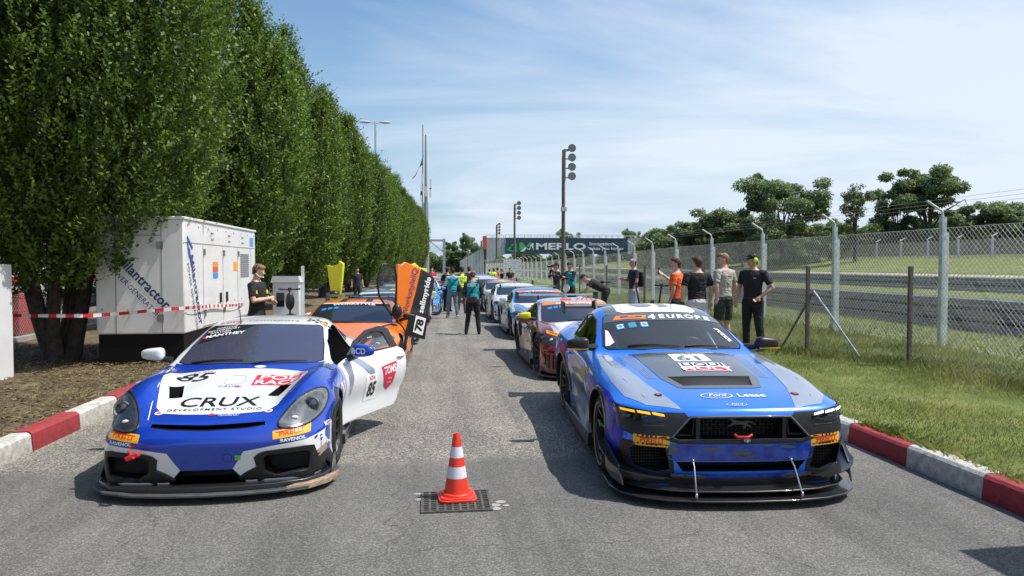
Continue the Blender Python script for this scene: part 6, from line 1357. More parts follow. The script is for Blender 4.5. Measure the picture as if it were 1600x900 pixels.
LX = -1.46; OY = 11.25
c1, r1 = race_car(LX, OY, R(-3), 'orange race car numbered 78 with raised door behind the number 85 car', M_or, None, extra=ex_or, near=True, hl=1, banner=M_matt, wtext='WORKSTYLE', WW=WM, mir=M_black)
def updoor(rt, Y, outlines, mats, glass=None, sx=1, k_=None, name='door', depth=.07, s_=1, x0=None):
    """raised scissor door; outlines measured as (photo column, photo row) at distance Y and stood in a plane turned 37 degrees"""
    w_ = Y*.9935; mpp = w_/1120; X0 = px2(x0 or 620, Y); t = V((.80*s_, .60, 0)); nrm = V((.60, -.80*s_, 0))*s_
    def P(u, v, off=0): d = (px2(u, Y)-X0)/(.80); return V((X0, Y, 0))+V((.80*d, .60*d*s_, 1.87-(v-413)*mpp))+nrm*off
    base = None
    for i, (ol, mt) in enumerate(zip(outlines, mats)):
        m = MB(); n = len(ol); m.v = [tuple(P(u, v, .004*i)) for u, v in ol]+[tuple(P(u, v, -depth)) for u, v in ol]; m.f = [tuple(range(n)), tuple(range(n, 2*n))[::-1]]+[(j, (j+1) % n, n+(j+1) % n, n+j) for j in range(n)]; m.m = [0]*len(m.f)
        o = m.build(name if i == 0 else 'door_panel', mt, None, 30, bevel=.012)
        if i == 0: base = o; child_at(o, rt)
        else: child_at(o, rt); 
    if glass:
        m = MB(); m.v = [tuple(P(u, v, -.02)) for u, v in glass]; m.f = [tuple(range(len(glass)))]; m.m = [0]; child_at(m.build('window', M_haze, None), rt)
        m = MB(); m.tube([P(u, v, -.02) for u, v in glass], .018, 6, closed=True); child_at(m.build('window_frame', M_black, None, 60), rt)
    return P
PD = updoor(r1, 12.9, [[(621.5, 412), (627, 414), (633, 409), (658, 420), (650, 455), (637, 502), (632, 524), (622, 505), (620, 471)], [(658, 420), (675, 430), (680, 437), (670, 490), (663.5, 534), (632, 525), (637, 502), (650, 455)]], [M_or, M_carbon], [(600, 412), (608, 413), (618, 418), (621, 440), (619, 475), (613, 493), (604, 478), (594, 460), (592, 437)])
def door_text(P, s, u, v, du, dv, size, mat, **k):
    o = P(u, v, .012); a = (P(u+du, v+dv, .012)-o).normalized(); n = (P(u+10, v, 0)-P(u, v, 0)).cross(P(u, v+10, 0)-P(u, v, 0)).normalized(); b = n.cross(a).normalized()
    if b.dot(V((-1, 0, .5))) < 0: b = -b
    t = flat_text('lettering', s, mat, None, o, a, b, size, **k); child_at(t, r1)
door_text(PD, 'sellmyride', 663, 462, 4, -17, .165, M_lwhite, bold=.03); door_text(PD, 'WorkstyleIQ', 640, 457, 3.2, -13, .17, pm('letter_violet', (.10, .03, .22), .5))
m = MB(); m.v = [tuple(PD(u, v, .008)) for u, v in ((649, 494), (665, 500), (659, 527), (644, 520))]; m.f = [(0, 1, 2, 3)]; m.m = [0]; child_at(m.build('number_board', M_lwhite, None), r1); door_text(PD, '78', 654.5, 510.5, 4, -17, .22, M_lblack, bold=.04)
m = MB(); m.ball(PD(616, 486, .08), (.09, .07, .14), n=14, m=10); child_at(m.build('mirror', M_black, None, 60), r1); m = MB(); m.tube([PD(618, 492, .04), PD(621, 505, .0), PD(612, 512, -.05)], .02, 6); child_at(m.build('mirror_stalk', M_black, None, 60), r1)
PD2 = updoor(r1, 12.9, [[(497, 462), (506, 470), (500, 478), (492, 474)]], [M_black], None, s_=1, x0=497) if 0 else None
# blue, white and yellow car behind it, yellow doors raised
def ex_yl(c, rt):
    c.decal('roof_panel', [(-.5, 2.5), (0, 2.45), (.05, 3.2), (-.4, 3.2)], 'top', M_wh, .007); c.decal('roof_panel', [(.1, 2.5), (.55, 2.5), (.2, 3.2)], 'top', M_lime, .008)
c2, r2 = race_car(-1.22, 16.6, R(-2.5), 'blue, white and yellow race car with fluorescent yellow doors raised, mostly hidden', M_mblue, M_sky, hood=[([(-.5, .4), (.5, .4), (.4, 1.3), (-.4, 1.3)], M_wh)], mir=M_black, extra=ex_yl, banner=M_wh)
PY1 = updoor(r2, 18.4, [[(509.5, 414.5), (520, 416), (529, 412), (530.5, 407.5), (537.5, 412), (535, 435), (531.7, 458), (526, 470), (519, 470.5), (514, 445)]], [M_lime], None, x0=520, s_=-1)
updoor(r2, 18.4, [[(643.7, 413), (649.5, 411), (656, 418), (668, 420), (667, 428.5), (660, 470), (648, 480), (644, 440)]], [M_lime], None, x0=655)
m = MB(); m.ball(PY1(527, 459, .1), (.13, .1, .1)); child_at(m.build('mirror', M_black, None, 60), r2)
race_car(-.95, 21.9, R(-2.5), 'white race car third in the left row, hidden behind the raised orange door', M_wh, None, banner=M_teal, mir=M_lime)
race_car(-.53, 26.3, R(-3), 'sky blue race car with white bumper, fourth in the left row', M_sky, M_wh, hood=[([(-.6, .3), (.6, .3), (.5, 1.35), (-.5, 1.35)], M_deep)], bumper=M_wh, extra=lambda c, rt: c.decal('bumper_livery', [(-.95, .15), (-.95, .42), (.95, .42), (.95, .15)], 'front', M_wh, .0035, .08), num='3')
race_car(-.35, 32.0, R(-2.5), 'white race car with silver roof in the left row below the bridge ramp', M_wh, M_silver, mir=M_pinkr)
race_car(-.1, 37.6, R(-2.5), 'grey race car near the far end of the left row', M_silver, M_wh, mir=M_wh)
# right row
def ex_r8(c, rt):
    c.decal('roof_flash', [(-.25, 2.42), (-.05, 2.40), (-.02, 2.62), (-.22, 2.66)], 'top', M_pinkr, .006)
    for k in range(5): c.decal('roof_flash', [(.05+.1*k, 2.45), (.09+.1*k, 2.45), (.25+.07*k, 2.9), (.20+.07*k, 2.9)], 'top', M_pinkr, .006)
    for fr in ('Ly', 'R'): c.decal('side_wrap', smooth_poly([(.35, .66), (.9, .71), (1.5, .76), (2.5, .80), (3.2, .82), (3.3, .5), (3.0, .2), (1.5, .2), (.4, .2)], 3), fr, M_dred, .003); c.decal('fender_dark', [(.42, .68), (1.4, .77), (1.45, .45), (1.2, .55), (.6, .55)], fr, M_black, .005)
    c.decal('lower_livery', [(-.97, .12), (-.97, .52), (-.5, .53), (.5, .53), (.97, .52), (.97, .12)], 'front', M_dred, .003)
    c.text('lettering', 'RACING', 'L', -2.2, .55, .16, M_lwhite, .006, bold=.03)
race_car(2.80, 11.2, R(0), 'silver and dark red race car with a yellow mirror directly behind the azure muscle car', M_dred, M_pal, mir=M_lime, hood=[([(-.72, .45), (.72, .45), (.72, 1.45), (0, 1.40), (-.72, 1.45)], M_pal), ([(-.15, .42), (.12, .42), (.40, 1.38), (.12, 1.38)], M_dred), ([(-.62, .6), (-.25, .6), (-.05, 1.38), (-.55, 1.38)], M_wh)], extra=ex_r8, num='8', near=True, bumper=M_pinkr, WW=WM)
def ex_bw(c, rt):
    c.decal('roof_swirl', smooth_poly([(-.5, 2.5), (-.1, 2.44), (.35, 2.5), (.5, 2.7), (.2, 2.9), (-.2, 2.7), (-.45, 2.85)], 3), 'top', M_sky, .007)
    c.decal('nose_swirl', smooth_poly([(-.85, .5), (-.5, .25), (0, .35), (.5, .25), (.85, .5), (.8, 1.1), (.4, .8), (0, 1.0), (-.4, .7), (-.75, 1.2)], 3), 'top', M_sky, .0045)
    for s in (-1, 1): c.decal('fender_swirl', smooth_poly([(s*.5, .35), (s*.7, .5), (s*.85, .8), (s*.8, 1.2), (s*.62, 1.0), (s*.55, .6)], 3), 'top', M_sky, .006)
    for fr in ('Ly', 'R'): c.decal('side_swirl', smooth_poly([(.3, .5), (.8, .7), (1.6, .72), (1.8, .4), (1.5, .25), (1.3, .5), (.6, .52)], 3), fr, M_sky, .004)
c4, r4 = race_car(3.05, 17.3, R(0), 'white race car with sky blue swirls, blue roof and its right side door open', M_wh, M_sky, extra=ex_bw, num='42', bumper=M_sky, near=True, mir=M_wh)
dd = c4.decal('door', [(1.585, .22), (1.61, .62), (1.66, .84), (2.86, .87), (2.86, .5), (2.72, .24)], 'R', M_wh, 0, .08, thick=.05)
wf_ = [(1.70, .85), (2.0, .96), (2.38, 1.06), (2.70, 1.09), (2.86, 1.05), (2.86, .87)]; c4.decal('window', wf_, 'R', M_haze, .0, .08, parent=dd); c4.rim('window_frame', wf_, 'R', .016, M_black, 0, parent=dd)
H0 = V((.93, 1.58, 0)); dd.matrix_local = Matrix.Translation(H0) @ Matrix.Rotation(R(-32), 4, 'Z') @ Matrix.Translation(-H0)
race_car(3.05, 22.4, R(0), 'plain white race car with green windscreen lettering, third in the right row', M_wh, None, banner=M_wh, extra=lambda c, rt: c.text('lettering', 'HACKETT', 'top', -.2, 2.1, .14, M_teal, .012, bold=.03), mir=M_wh)
race_car(3.12, 27.8, R(0), 'silver race car with rainbow coloured roof strip, fourth in the right row', M_pal, None, mir=M_lime, extra=lambda c, rt: [c.decal('rainbow_strip', [(-.6+.24*k, 2.42), (-.36+.24*k, 2.42), (-.36+.24*k, 2.62), (-.6+.24*k, 2.62)], 'top', m_, .008, .1) for k, m_ in enumerate((M_deep, M_orange, M_lime, M_orange, M_pinkr))])
race_car(2.95, 33.4, R(0), 'pink and red race car in the right row beyond the rainbow roofed one', M_pink, M_wh, hood=[([(-.6, .3), (.6, .3), (.6, 1.35), (-.6, 1.35)], M_pinkr)])
race_car(3.2, 39.2, R(0), 'white and orange race car near the far end of the right row', M_wh, None, mir=M_orange)
race_car(3.3, 45, R(0), 'dark blue race car last in the right row', M_deep, None)
# ================================================================ PEOPLE
M_skin = pm('skin', (.52, .29, .20), .55, var=.08, vscale=12); M_skin2 = pm('skin_pale', (.62, .38, .28), .55, var=.06, vscale=12)
def cloth(name, c, r=.85):
    m = pm('cloth_'+name, c, r, var=.22, vscale=9, bump=1.0, bscale=7)
    for n in m.node_tree.nodes:
        if n.type == 'BUMP': n.inputs['Distance'].default_value = .05
        if n.type == 'TEX_NOISE' and abs(n.inputs['Scale'].default_value-7) < .1: n.inputs['Distortion'].default_value = 1.6; n.inputs['Detail'].default_value = 2
    return m
K_black = cloth('black', (.014, .014, .016)); K_teal = cloth('teal', (.01, .30, .36)); K_jeans = cloth('jeans', (.10, .15, .22)); K_hv = cloth('hi_vis', (.62, .82, .05)); K_orange = cloth('orange', (.80, .14, .03)); K_white = cloth('white', (.66, .64, .70)); K_grey = cloth('grey', (.40, .38, .34)); K_olive = cloth('olive', (.035, .045, .03)); K_navy = cloth('navy', (.016, .02, .04)); K_denim = cloth('light_denim', (.38, .46, .56)); K_red = cloth('red', (.5, .02, .03)); K_sole = cloth('shoe_white', (.6, .6, .58))
H_brown = pm('hair_brown', (.06, .032, .016), .7, bump=.8, bscale=60); H_dark = pm('hair_dark', (.014, .011, .010), .65, bump=.8, bscale=60); H_fair = pm('hair_fair', (.24, .14, .07), .7, bump=.8, bscale=60)
def loft(m, secs, T, n=16):
    k0 = len(m.v)
    for (z, rx, ry, yo) in secs:
        for k in range(n): a = 2*pi*k/n; m.v.append(tuple(T(V((rx*cos(a), yo+ry*sin(a), z)))))
    for i in range(len(secs)-1):
        for k in range(n): m.f.append((k0+i*n+k, k0+i*n+(k+1) % n, k0+(i+1)*n+(k+1) % n, k0+(i+1)*n+k)); m.m.append(0)
    m.f.append(tuple(k0+k for k in range(n))[::-1]); m.m.append(0); m.f.append(tuple(k0+(len(secs)-1)*n+k for k in range(n))); m.m.append(0)
def remeshed(m, name, mat, parent, vox, smooth=2):
    o = m.build(name, mat, parent, None); r = o.modifiers.new('r', 'REMESH'); r.mode = 'VOXEL'; r.voxel_size = vox
    if smooth: s = o.modifiers.new('s', 'SMOOTH'); s.factor = .5; s.iterations = smooth
    apply_mods(o); o.data.polygons.foreach_set('use_smooth', [True]*len(o.data.polygons)); 
    if not o.data.materials: o.data.materials.append(mat)
    return o
def hand(m, w_, d, curl=.5, s=1, side=1):
    """palm and five bent fingers; w_ wrist, d hand direction"""
    d = d.normalized(); up = V((0, -1, 0)) if abs(d.y) < .8 else V((0, 0, 1)); a = d.cross(up).normalized()*side; b = a.cross(d).normalized()
    m.tube([w_-d*.02, w_+d*.03, w_+d*.085], [.026*s, .034*s, .03*s], 8)
    for i, (o, ln) in enumerate(((-.030, .066), (-.011, .078), (.009, .074), (.028, .058))):
        p = w_+d*.085+a*o*s; q = p+(d*cos(curl*.6)+b*sin(curl*.6))*ln*.5; r = q+(d*cos(curl*1.6)+b*sin(curl*1.6))*ln*.5; m.tube([p-d*.02, p, q, r], [.0105, .0105, .0098, .0085], 6)
    p = w_+d*.025-a*.028*s; q = p+(d*.6-a*.7+b*.3).normalized()*.04; r = q+(d*.9-a*.1+b*.4).normalized()*.035; m.tube([w_+d*.01, p, q, r], [.014, .0125, .0115, .0095], 6)
PSEC = [(.84, .135, .10, 0), (.93, .165, .118, .01), (1.03, .150, .105, 0), (1.14, .148, .105, -.01), (1.28, .172, .118, -.01), (1.39, .185, .112, 0), (1.455, .165, .085, .01), (1.50, .085, .065, .01), (1.535, .056, .058, .005)]
def person(x, y, z0, h, rz, label, top=K_black, sleeve='short', legs=K_black, leg='long', hair=H_dark, cap=None, skin=None, lean=0, look=(0, 0), LA=None, RA=None, KL=None, KR=None, AL=None, AR=None, vest=None, shoe=K_black, vox=.0125, grp='people standing around the race cars', fat=1.0, beard=None):
    skin = skin or M_skin; s = h/1.8; root = empty('person', (x, y, z0), rz, label, 'person', grp); root.scale = (s*fat, s*fat, s)
    Rl = Matrix.Rotation(lean, 3, 'X'); P0 = V((0, 0, .95))
    def T(p): p = V(p); t = min(max((p.z-.88)/.16, 0), 1); Rt = Matrix.Rotation(lean*t, 3, 'X'); return Rt @ (p-P0)+P0
    arms = []
    for sd, A in ((1, LA), (-1, RA)):
        sh_ = T((sd*.185, .005, 1.435)); el, wr = A if A else ((sd*.25, .03, 1.16), (sd*.27, -.04, .92)); el, wr = V(el), V(wr); arms.append((sd, sh_, el, wr))
    lg = []
    for sd, K, A in ((1, KL, AL), (-1, KR, AR)): lg.append((sd, V((sd*.092, .0, .90)), V(K) if K else V((sd*.105, -.02, .50)), V(A) if A else V((sd*.125, .02, .085))))
    nk = T((0, .005, 1.52)); hr = Rl @ Matrix.Rotation(look[1], 3, 'Z') @ Matrix.Rotation(look[0], 3, 'X'); hc = T((0, -.012, 1.60))+hr @ V((0, -.005, .065))
    m = MB(); loft(m, PSEC, T); m.tube([T((0, .01, 1.46)), nk, hc-hr @ V((0, -.01, .05))], [.062, .056, .055], 12)
    m.ball(hc, (.076, .094, .108), n=20, m=14, rot=hr); m.ball(hc+hr @ V((0, -.03, -.055)), (.056, .062, .055), n=14, m=10, rot=hr)
    m.tube([hc+hr @ V((0, -.085, .012)), hc+hr @ V((0, -.108, -.018)), hc+hr @ V((0, -.09, -.03))], [.010, .015, .012], 8)
    for sd in (-1, 1): m.ball(hc+hr @ V((sd*.078, .008, -.005)), (.012, .02, .032), n=8, m=6, rot=hr)
    m.ball(hc+hr @ V((0, -.086, -.058)), (.026, .012, .007), n=8, m=6, rot=hr)
    for sd, a, e, w_ in arms: m.tube([a-V((sd*.05, 0, 0)), a, a.lerp(e, .5), e, e.lerp(w_, .35), w_], [.05, .056, .048, .041, .043, .027], 10); m.ball(e, .04, n=10, m=8); hand(m, w_, (w_-e), .6, 1, sd)
    for sd, a, k, an in lg:
        m.tube([a+V((0, 0, .03)), a.lerp(k, .35), k, k.lerp(an, .3), an], [.09, .082, .056, .058, .036], 12); m.ball(k, .055, n=10, m=8)
    b = remeshed(m, 'body', skin, root, vox)
    e = MB()
    for sd in (-1, 1): e.ball(hc+hr @ V((sd*.031, -.086, .008)), (.013, .009, .008), n=8, m=6, rot=hr)
    e.build('eyes', pm('eye_dark', (.03, .025, .02), .3), root, 60)
    # shirt
    t = MB(); g = .014; loft(t, [(z, rx+g, ry+g, yo) for z, rx, ry, yo in [(.925, .160, .116, .01)]+PSEC[2:7]]+[(1.485, .10, .075, .01)], T)
    for sd, a, e_, w_ in arms:
        end = {'short': [a-V((sd*.06, 0, 0)), a, a.lerp(e_, .75)], 'long': [a-V((sd*.06, 0, 0)), a, e_, e_.lerp(w_, .93)], 'none': [a-V((sd*.06, 0, 0)), a]}[sleeve]; rr = {'short': [.06, .07, .062], 'long': [.06, .068, .055, .040], 'none': [.06, .06]}[sleeve]
        t.tube(end, rr, 12)
        if sleeve == 'long': t.ball(e_, .054, n=10, m=8)
    remeshed(t, 'shirt', top, root, vox)
    if vest:
        t = MB(); loft(t, [(z, rx+.03, ry+.032, yo) for z, rx, ry, yo in [(.98, .155, .11, .005)]+PSEC[3:6]]+[(1.455, .135, .10, .01), (1.49, .09, .08, .01)], T); remeshed(t, 'vest', vest, root, vox)
    q = MB(); gl = .016 if leg != 'short' else .03
    loft(q, [(.80, .13, .10, 0), (.86, .152, .115, .005), (.93, .168+.01, .122+.01, .01), (1.02, .158, .115, .005)], lambda p: p)
    for sd, a, k, an in lg:
        if leg == 'long': q.tube([a+V((0, 0, .03)), a.lerp(k, .4), k, k.lerp(an, .4), an+V((0, 0, -.02))], [.098+gl*.4, .096, .072, .068, .055], 12); q.ball(k, .07, n=10, m=8)
        else: q.tube([a+V((0, 0, .03)), a.lerp(k, .4), a.lerp(k, .88)], [.10+gl*.3, .108, .10], 12)
    remeshed(q, 'trousers' if leg == 'long' else 'shorts', legs, root, vox)
    q = MB()
    for sd, a, k, an in lg:
        for_ = V((sd*.05, -1, 0)).normalized(); q.tube([an+V((0, .05, -.045)), an+V((0, -.01, -.04)), an+for_*.10+V((0, 0, -.05)), an+for_*.17+V((0, 0, -.058))], [.036, .046, .042, .03], 10); q.tube([an+V((0, 0, .03)), an+V((0, 0, -.04))], [.042, .046], 10)
    remeshed(q, 'shoes', shoe, root, vox)
    q = MB()
    if cap:
        q.ball(hc+hr @ V((0, .004, .03)), (.087, .104, .095), n=18, m=12, rot=hr); q.ball(hc+hr @ V((0, -.12, .045)), (.062, .07, .009), n=14, m=6, rot=hr @ Matrix.Rotation(R(12), 3, 'X')); 
        for i, v in enumerate(q.v):
            lv = hr.transposed() @ (V(v)-hc)
            if lv.z < .028 and lv.y > -.2: lv.z = .028+(lv.z-.028)*.05; q.v[i] = tuple(hc+hr @ lv)
        q.build('cap', cap, root, 60); q = MB()
    q.ball(hc+hr @ V((0, .022, .022)), (.084, .092, .100 if not cap else .085), n=18, m=12, rot=hr); q.ball(hc+hr @ V((0, .05, -.035)), (.066, .05, .06), n=12, m=8, rot=hr)
    if not cap: q.ball(hc+hr @ V((0, -.035, .075)), (.07, .06, .042), n=14, m=8, rot=hr)
    q.build('hair', hair, root, 60)
    root['_'] = 0; del root['_']; return root, hc, hr, T, s
def wadd(root, m, name, mats, own_label=None, cat=None, smooth=60):
    """something worn or held: built in the person's own frame, left as a thing of its own when labelled"""
    o = m.build(name, mats, None, smooth)
    if own_label: o.matrix_world = root.matrix_basis.copy(); tag(o, own_label, cat)
    else: o.parent = root
    return o
def headset(root, hc, hr, mat, r=1):
    m = MB(); 
    for s in (-1, 1): m.ball(hc+hr @ V((s*.088, .01, -.002)), (.026, .04*r, .045*r), n=12, m=8, rot=hr)
    m.build('ear_defenders', mat, root, 60); m = MB(); m.tube([hc+hr @ V((.095*cos(R(a)), .01, .115*sin(R(a))+.012)) for a in range(0, 181, 15)], .009, 6); return m.build('headband', M_black, root, 60)
# 1 man with headset by the generator, arms folded
r, hc, hr, T, s = person(-3.02, 13.2, 0, 1.9, R(80), 'man in black with headset and yellow sleeve band, arms folded beside the generator', K_black, 'short', K_black, hair=H_fair, look=(R(18), R(-14)), LA=((.27, -.06, 1.17), (.04, -.24, 1.15)), RA=((-.27, -.06, 1.17), (-.02, -.20, 1.20)), skin=M_skin2, fat=1.05)
headset(r, hc, hr, M_black); m = MB(); m.tube([hc+hr @ V((-.09, -.02, -.03)), hc+hr @ V((-.08, -.10, -.07)), hc+hr @ V((-.02, -.125, -.07))], .006, 6); m.ball(hc+hr @ V((-.02, -.125, -.07)), .014); m.build('microphone', M_lwhite, r)
m = MB()
for sd in (-1, 1): m.tube([V((sd*.205, -.02, 1.325)), V((sd*.225, -.035, 1.27))], [.068, .066], 14, cap=False)
m.build('sleeve_band', pm('band_yellow', (.75, .55, .02), .7), r)
# 2 marshal in teal vest, seen from behind
r, hc, hr, T, s = person(1.20, 19.1, 0, 1.72, R(176), 'person in teal vest, black clothes and orange cap standing in the middle of the road', K_black, 'long', K_black, cap=K_orange, hair=H_brown, look=(R(28), 0), lean=R(6), vest=K_teal, LA=((.24, .02, 1.18), (.20, -.16, 1.05)), RA=((-.26, .02, 1.15), (-.20, -.18, 1.02)), KL=(.13, -.02, .5), KR=(-.13, -.02, .5), AL=(.19, .03, .085), AR=(-.17, .03, .085))
for sd in (1,): m = MB(); m.tube([T((-.15, .13, 1.44)), T((0, .155, 1.25)), T((.16, .13, 1.02))], .016, 6); m.build('bag_strap', K_black, r)
m = MB(); m.box((.02, .17, .98), (.26, .12, .16)); b_ = wadd(r, m, 'waist_bag', cloth('maroon', (.06, .02, .02)), 'dark waist bag worn by the person in teal vest and orange cap', 'bag'); 
flat_text('lettering', 'OBR', M_lwhite, r, T((.03, .162, 1.36)), (-1, 0, 0), (0, 0, 1), .12, bold=.03)
# 3 photographer in teal vest and jeans
r, hc, hr, T, s = person(.86, 24.9, 0, 1.78, R(195), 'photographer in teal vest and blue jeans walking away from the camera', cloth('pale_blue', (.35, .45, .52)), 'long', K_jeans, hair=H_dark, cap=K_black, vest=K_teal, LA=((.25, -.02, 1.18), (.12, -.26, 1.2)), RA=((-.25, .02, 1.18), (-.14, -.2, 1.1)), KL=(.12, -.12, .52), AL=(.13, -.14, .1), KR=(-.11, .04, .5), AR=(-.13, .17, .13), shoe=K_sole)
m = MB(); m.tube([T((-.16, .12, 1.42)), T((.02, .15, 1.25)), T((.17, .11, 1.05))], .018, 6); m.build('bag_strap', K_black, r); m = MB(); m.ball((-.22, .06, 1.06), (.09, .12, .14)); wadd(r, m, 'shoulder_bag', K_black, 'black camera bag on the hip of the photographer in jeans', 'bag')
# 4 hi-vis person
person(1.30, 27.3, 0, 1.8, R(188), 'person in yellow high visibility vest behind the teal vested photographer', K_black, 'short', cloth('khaki', (.12, .11, .08)), hair=H_dark, cap=K_black, vest=K_hv, AL=(.14, -.1, .1))
# 6 photographer holding camera to the face
r, hc, hr, T, s = person(4.47, 24.6, .16, 1.78, R(-80), 'photographer in black with a camera raised to the face beside the blue and white car', K_black, 'long', K_black, hair=H_dark, cap=K_black, LA=((.22, -.20, 1.30), (.07, -.20, 1.56)), RA=((-.22, -.20, 1.30), (-.07, -.20, 1.56)))
m = MB(); m.box(hc+V((0, -.17, .0)), (.14, .08, .10)); m.tube([hc+V((0, -.2, 0)), hc+V((0, -.34, 0))], [.04, .045], 12); wadd(r, m, 'camera', M_black, 'black camera held up by the photographer dressed in black', 'camera')
# 7 teal vest camera operator
r, hc, hr, T, s = person(4.62, 22.9, .17, 1.80, R(-62), 'camera operator in black with teal vest standing by the low fence', K_black, 'long', K_black, hair=H_dark, vest=K_teal, look=(R(22), 0), LA=((.24, -.14, 1.2), (.10, -.34, 1.28)), RA=((-.24, -.14, 1.2), (-.10, -.32, 1.24)))
m = MB(); m.box(T((0, -.40, 1.30)), (.16, .14, .12)); m.tube([T((0, -.45, 1.3)), T((0, -.62, 1.32))], [.045, .055], 12); m.box(T((.06, -.34, 1.40)), (.05, .1, .06)); wadd(r, m, 'camera', M_black, 'video camera held by the operator in the teal vest', 'camera')
m = MB(); m.ball((-.02, -.16, .93), (.13, .1, .15), rot=Matrix.Rotation(.4, 3, 'Y')); wadd(r, m, 'helmet', M_white, 'white helmet carried at the waist of the camera operator', 'helmet')
# 8 man bending over the open car door
person(5.02, 19.9, .20, 1.78, R(-95), 'man in black with black cap bending down over the open car door', K_black, 'short', K_black, hair=H_dark, cap=K_black, lean=R(62), look=(R(-25), R(20)), LA=((.26, -.55, 1.02), (.15, -.72, .86)), RA=((-.2, -.5, .98), (-.12, -.70, .84)), KL=(.11, -.1, .5), KR=(-.11, -.04, .5))
# 9 man with backpack
r, hc, hr, T, s = person(5.72, 19.5, .24, 1.80, R(-85), 'man in navy shirt, light denim shorts, cap and black backpack by the fence', K_navy, 'short', K_denim, 'short', hair=H_brown, cap=cloth('cap_grey', (.30, .30, .32)), look=(R(8), 0), LA=((.25, .0, 1.18), (.26, -.10, .94)), RA=((-.24, -.06, 1.18), (-.14, -.28, 1.22)), shoe=K_sole)
m = MB(); loft(m, [(1.0, .12, .05, .21), (1.06, .15, .085, .22), (1.3, .15, .09, .22), (1.42, .11, .06, .20)], lambda p: p); remeshed(m, 'backpack', K_black, None, .014); bp_ = bpy.data.objects['backpack']; bp_.matrix_world = r.matrix_basis.copy(); tag(bp_, 'black backpack on the back of the man in the navy shirt', 'backpack')
# 10 orange shirt with phone
r, hc, hr, T, s = person(5.02, 14.05, .19, 1.83, R(232), 'man in orange T-shirt holding up a phone, leftmost of the four by the blue car', K_orange, 'short', K_black, 'short', hair=H_brown, look=(0, R(20)), LA=((.25, .02, 1.17), (.26, -.05, .93)), RA=((-.26, -.08, 1.22), (-.16, -.33, 1.43)), skin=M_skin2)
m = MB(); m.box((-.13, -.42, 1.52), (.075, .012, .15)); wadd(r, m, 'phone', M_black, 'black phone raised by the man in the orange T-shirt', 'phone', smooth=30)
# 11 black tee, white shorts
person(5.16, 13.3, .18, 1.86, R(183), 'man in black T-shirt and white shorts seen from behind', K_black, 'short', K_white, 'short', hair=H_brown, look=(0, R(25)), LA=((.27, .03, 1.17), (.26, -.04, .93)), RA=((-.27, .03, 1.17), (-.26, -.04, .93)), fat=1.06, skin=M_skin2, shoe=K_sole)
# 12 grey tee
person(5.72, 13.35, .21, 1.90, R(205), 'tall man in grey T-shirt and dark green shorts with sunglasses', K_grey, 'short', K_olive, 'short', hair=H_fair, look=(R(4), R(55)), LA=((.25, .05, 1.17), (.20, .02, .94)), RA=((-.25, .05, 1.17), (-.20, -.02, .96)), skin=M_skin2, shoe=K_sole)
# 13 black polo with ear defenders
r, hc, hr, T, s = person(6.10, 12.9, .23, 1.86, R(-55), 'man in black polo shirt with fluorescent yellow ear defenders, hand on hip', K_black, 'short', K_black, 'long', hair=H_dark, cap=K_black, look=(R(6), R(-28)), LA=((.33, .06, 1.16), (.19, -.10, 1.0)), RA=((-.26, .0, 1.16), (-.24, -.12, .94)), KL=(.14, -.04, .5), AL=(.20, -.02, .085), skin=M_skin, fat=1.06)
headset(r, hc, hr, pm('ear_yellow', (.62, .78, .02), .4), 1.1); m = MB(); m.box(T((.10, -.125, 1.34)), (.055, .004, .012)); m.build('emblem', M_lwhite, r); m = MB(); m.box((.262, -.0, 1.33), (.01, .06, .05)); m.build('sleeve_patch', M_lwhite, r)
m = MB(); loft(m, [(.955, .182, .137, .01), (.99, .178, .132, .01)], lambda p: p); m.build('belt', M_black, r, 60)
# 14 person near the yellow door
person(px2(558, 33), 33, .05, 1.70, R(20), 'person in dark clothes standing under the hornbeams by the yellow door', K_navy, 'short', K_black, hair=H_dark, vox=.016)
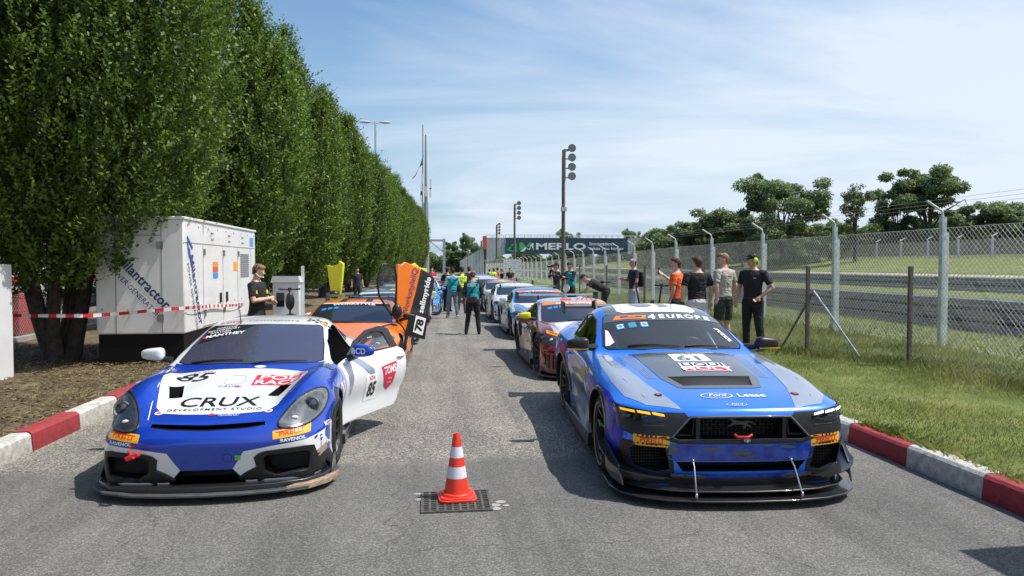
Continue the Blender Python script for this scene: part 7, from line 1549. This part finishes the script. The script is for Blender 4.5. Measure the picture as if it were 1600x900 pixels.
# far group beside the direction board
far = [(765, 50, K_hv, 'first person in yellow vest in the far group left of the direction board'), (771.5, 47, K_hv, 'second person in yellow vest, nearer, in the far group'), (777.5, 48, K_red, 'person in red shirt in the far group by the direction board'), (784, 46, K_navy, 'person in navy in the far group by the direction board'), (790.5, 49, K_grey, 'person in grey top in the far group under the direction board'), (797, 44, K_black, 'person in black nearest the direction board')]
for i, (u, Y, c_, lb) in enumerate(far): person(px2(u, Y), Y, -.0, 1.58+.05*(i % 3), R(170+40*i), lb, c_, 'short', K_black if i % 2 else K_jeans, hair=H_dark if i % 2 else H_brown, vox=.022, grp='far group of people at the end of the road')
person(px2(675, 41), 41, 0, 1.72, R(10), 'person in red standing at the edge of the hornbeam row far away', K_red, 'short', K_black, hair=H_brown, vox=.022)
person(px2(733, 33), 33, 0, 1.78, R(180), 'person in black behind the two teal vests in the road', K_black, 'short', K_black, hair=H_dark, cap=K_black, vox=.018)
person(px2(699, 28.5), 28.5, 0, 1.78, R(150), 'person in black with headset left of the photographer in jeans', K_black, 'short', K_navy, hair=H_dark, vox=.016)
# ---------------- electric scooters
def scooter(x, y, z, rz, label, bag=False):
    e = empty('electric_scooter', (x, y, z), rz, label, 'scooter', 'electric scooters leaning by the road')
    m = MB(); m.box((0, 0, .13), (.15, .62, .05)); m.build('deck', M_black, e, bevel=.01)
    m = MB(); m.tube([(0, -.36, .10), (0, -.40, .25), (0, -.24, 1.12)], [.03, .028, .022], 10); m.build('stem', M_black, e)
    m = MB(); m.tube([(-.26, -.235, 1.14), (0, -.24, 1.12), (.26, -.235, 1.14)], .016, 8); m.tube([(-.26, -.235, 1.14), (-.15, -.236, 1.13)], .022, 8); m.tube([(.26, -.235, 1.14), (.15, -.236, 1.13)], .022, 8); m.box((0, -.25, 1.15), (.08, .06, .04)); m.build('handlebar', M_black, e)
    for yy in (-.40, .36): m = MB(); m.lathe([(.06, -.018), (.095, -.022), (.107, -.01), (.107, .01), (.095, .022), (.06, .018)], 24, 'x', (0, yy, .107)); m.lathe([(.001, -.015), (.06, -.015)], 20, 'x', (0, yy, .107)); m.build('wheel', M_rubber, e, 60)
    m = MB(); m.tube([(0, .25, .16), (0, .40, .235), (0, .50, .17)], [.02, .03, .012], 6); m.build('mudguard', M_black, e)
    if bag: m = MB(); m.ball((0, -.36, .84), (.11, .07, .22), n=14, m=10); tag(wadd(e, m, 'stem_bag', M_black), None)
    return e
scooter(px2(940, 21.5), 21.5, .2, R(-10), 'electric scooter behind the bending man'); scooter(px2(979, 18.4), 18.4, .22, R(80), 'electric scooter in front of the man with the backpack'); scooter(px2(1046, 17), 17, .22, R(-70), 'electric scooter left of the man in the orange T-shirt')
scooter(px2(451, 18.5), 18.5, .12, R(15), 'electric scooter with a black bag on its stem before the white cabinet', True)
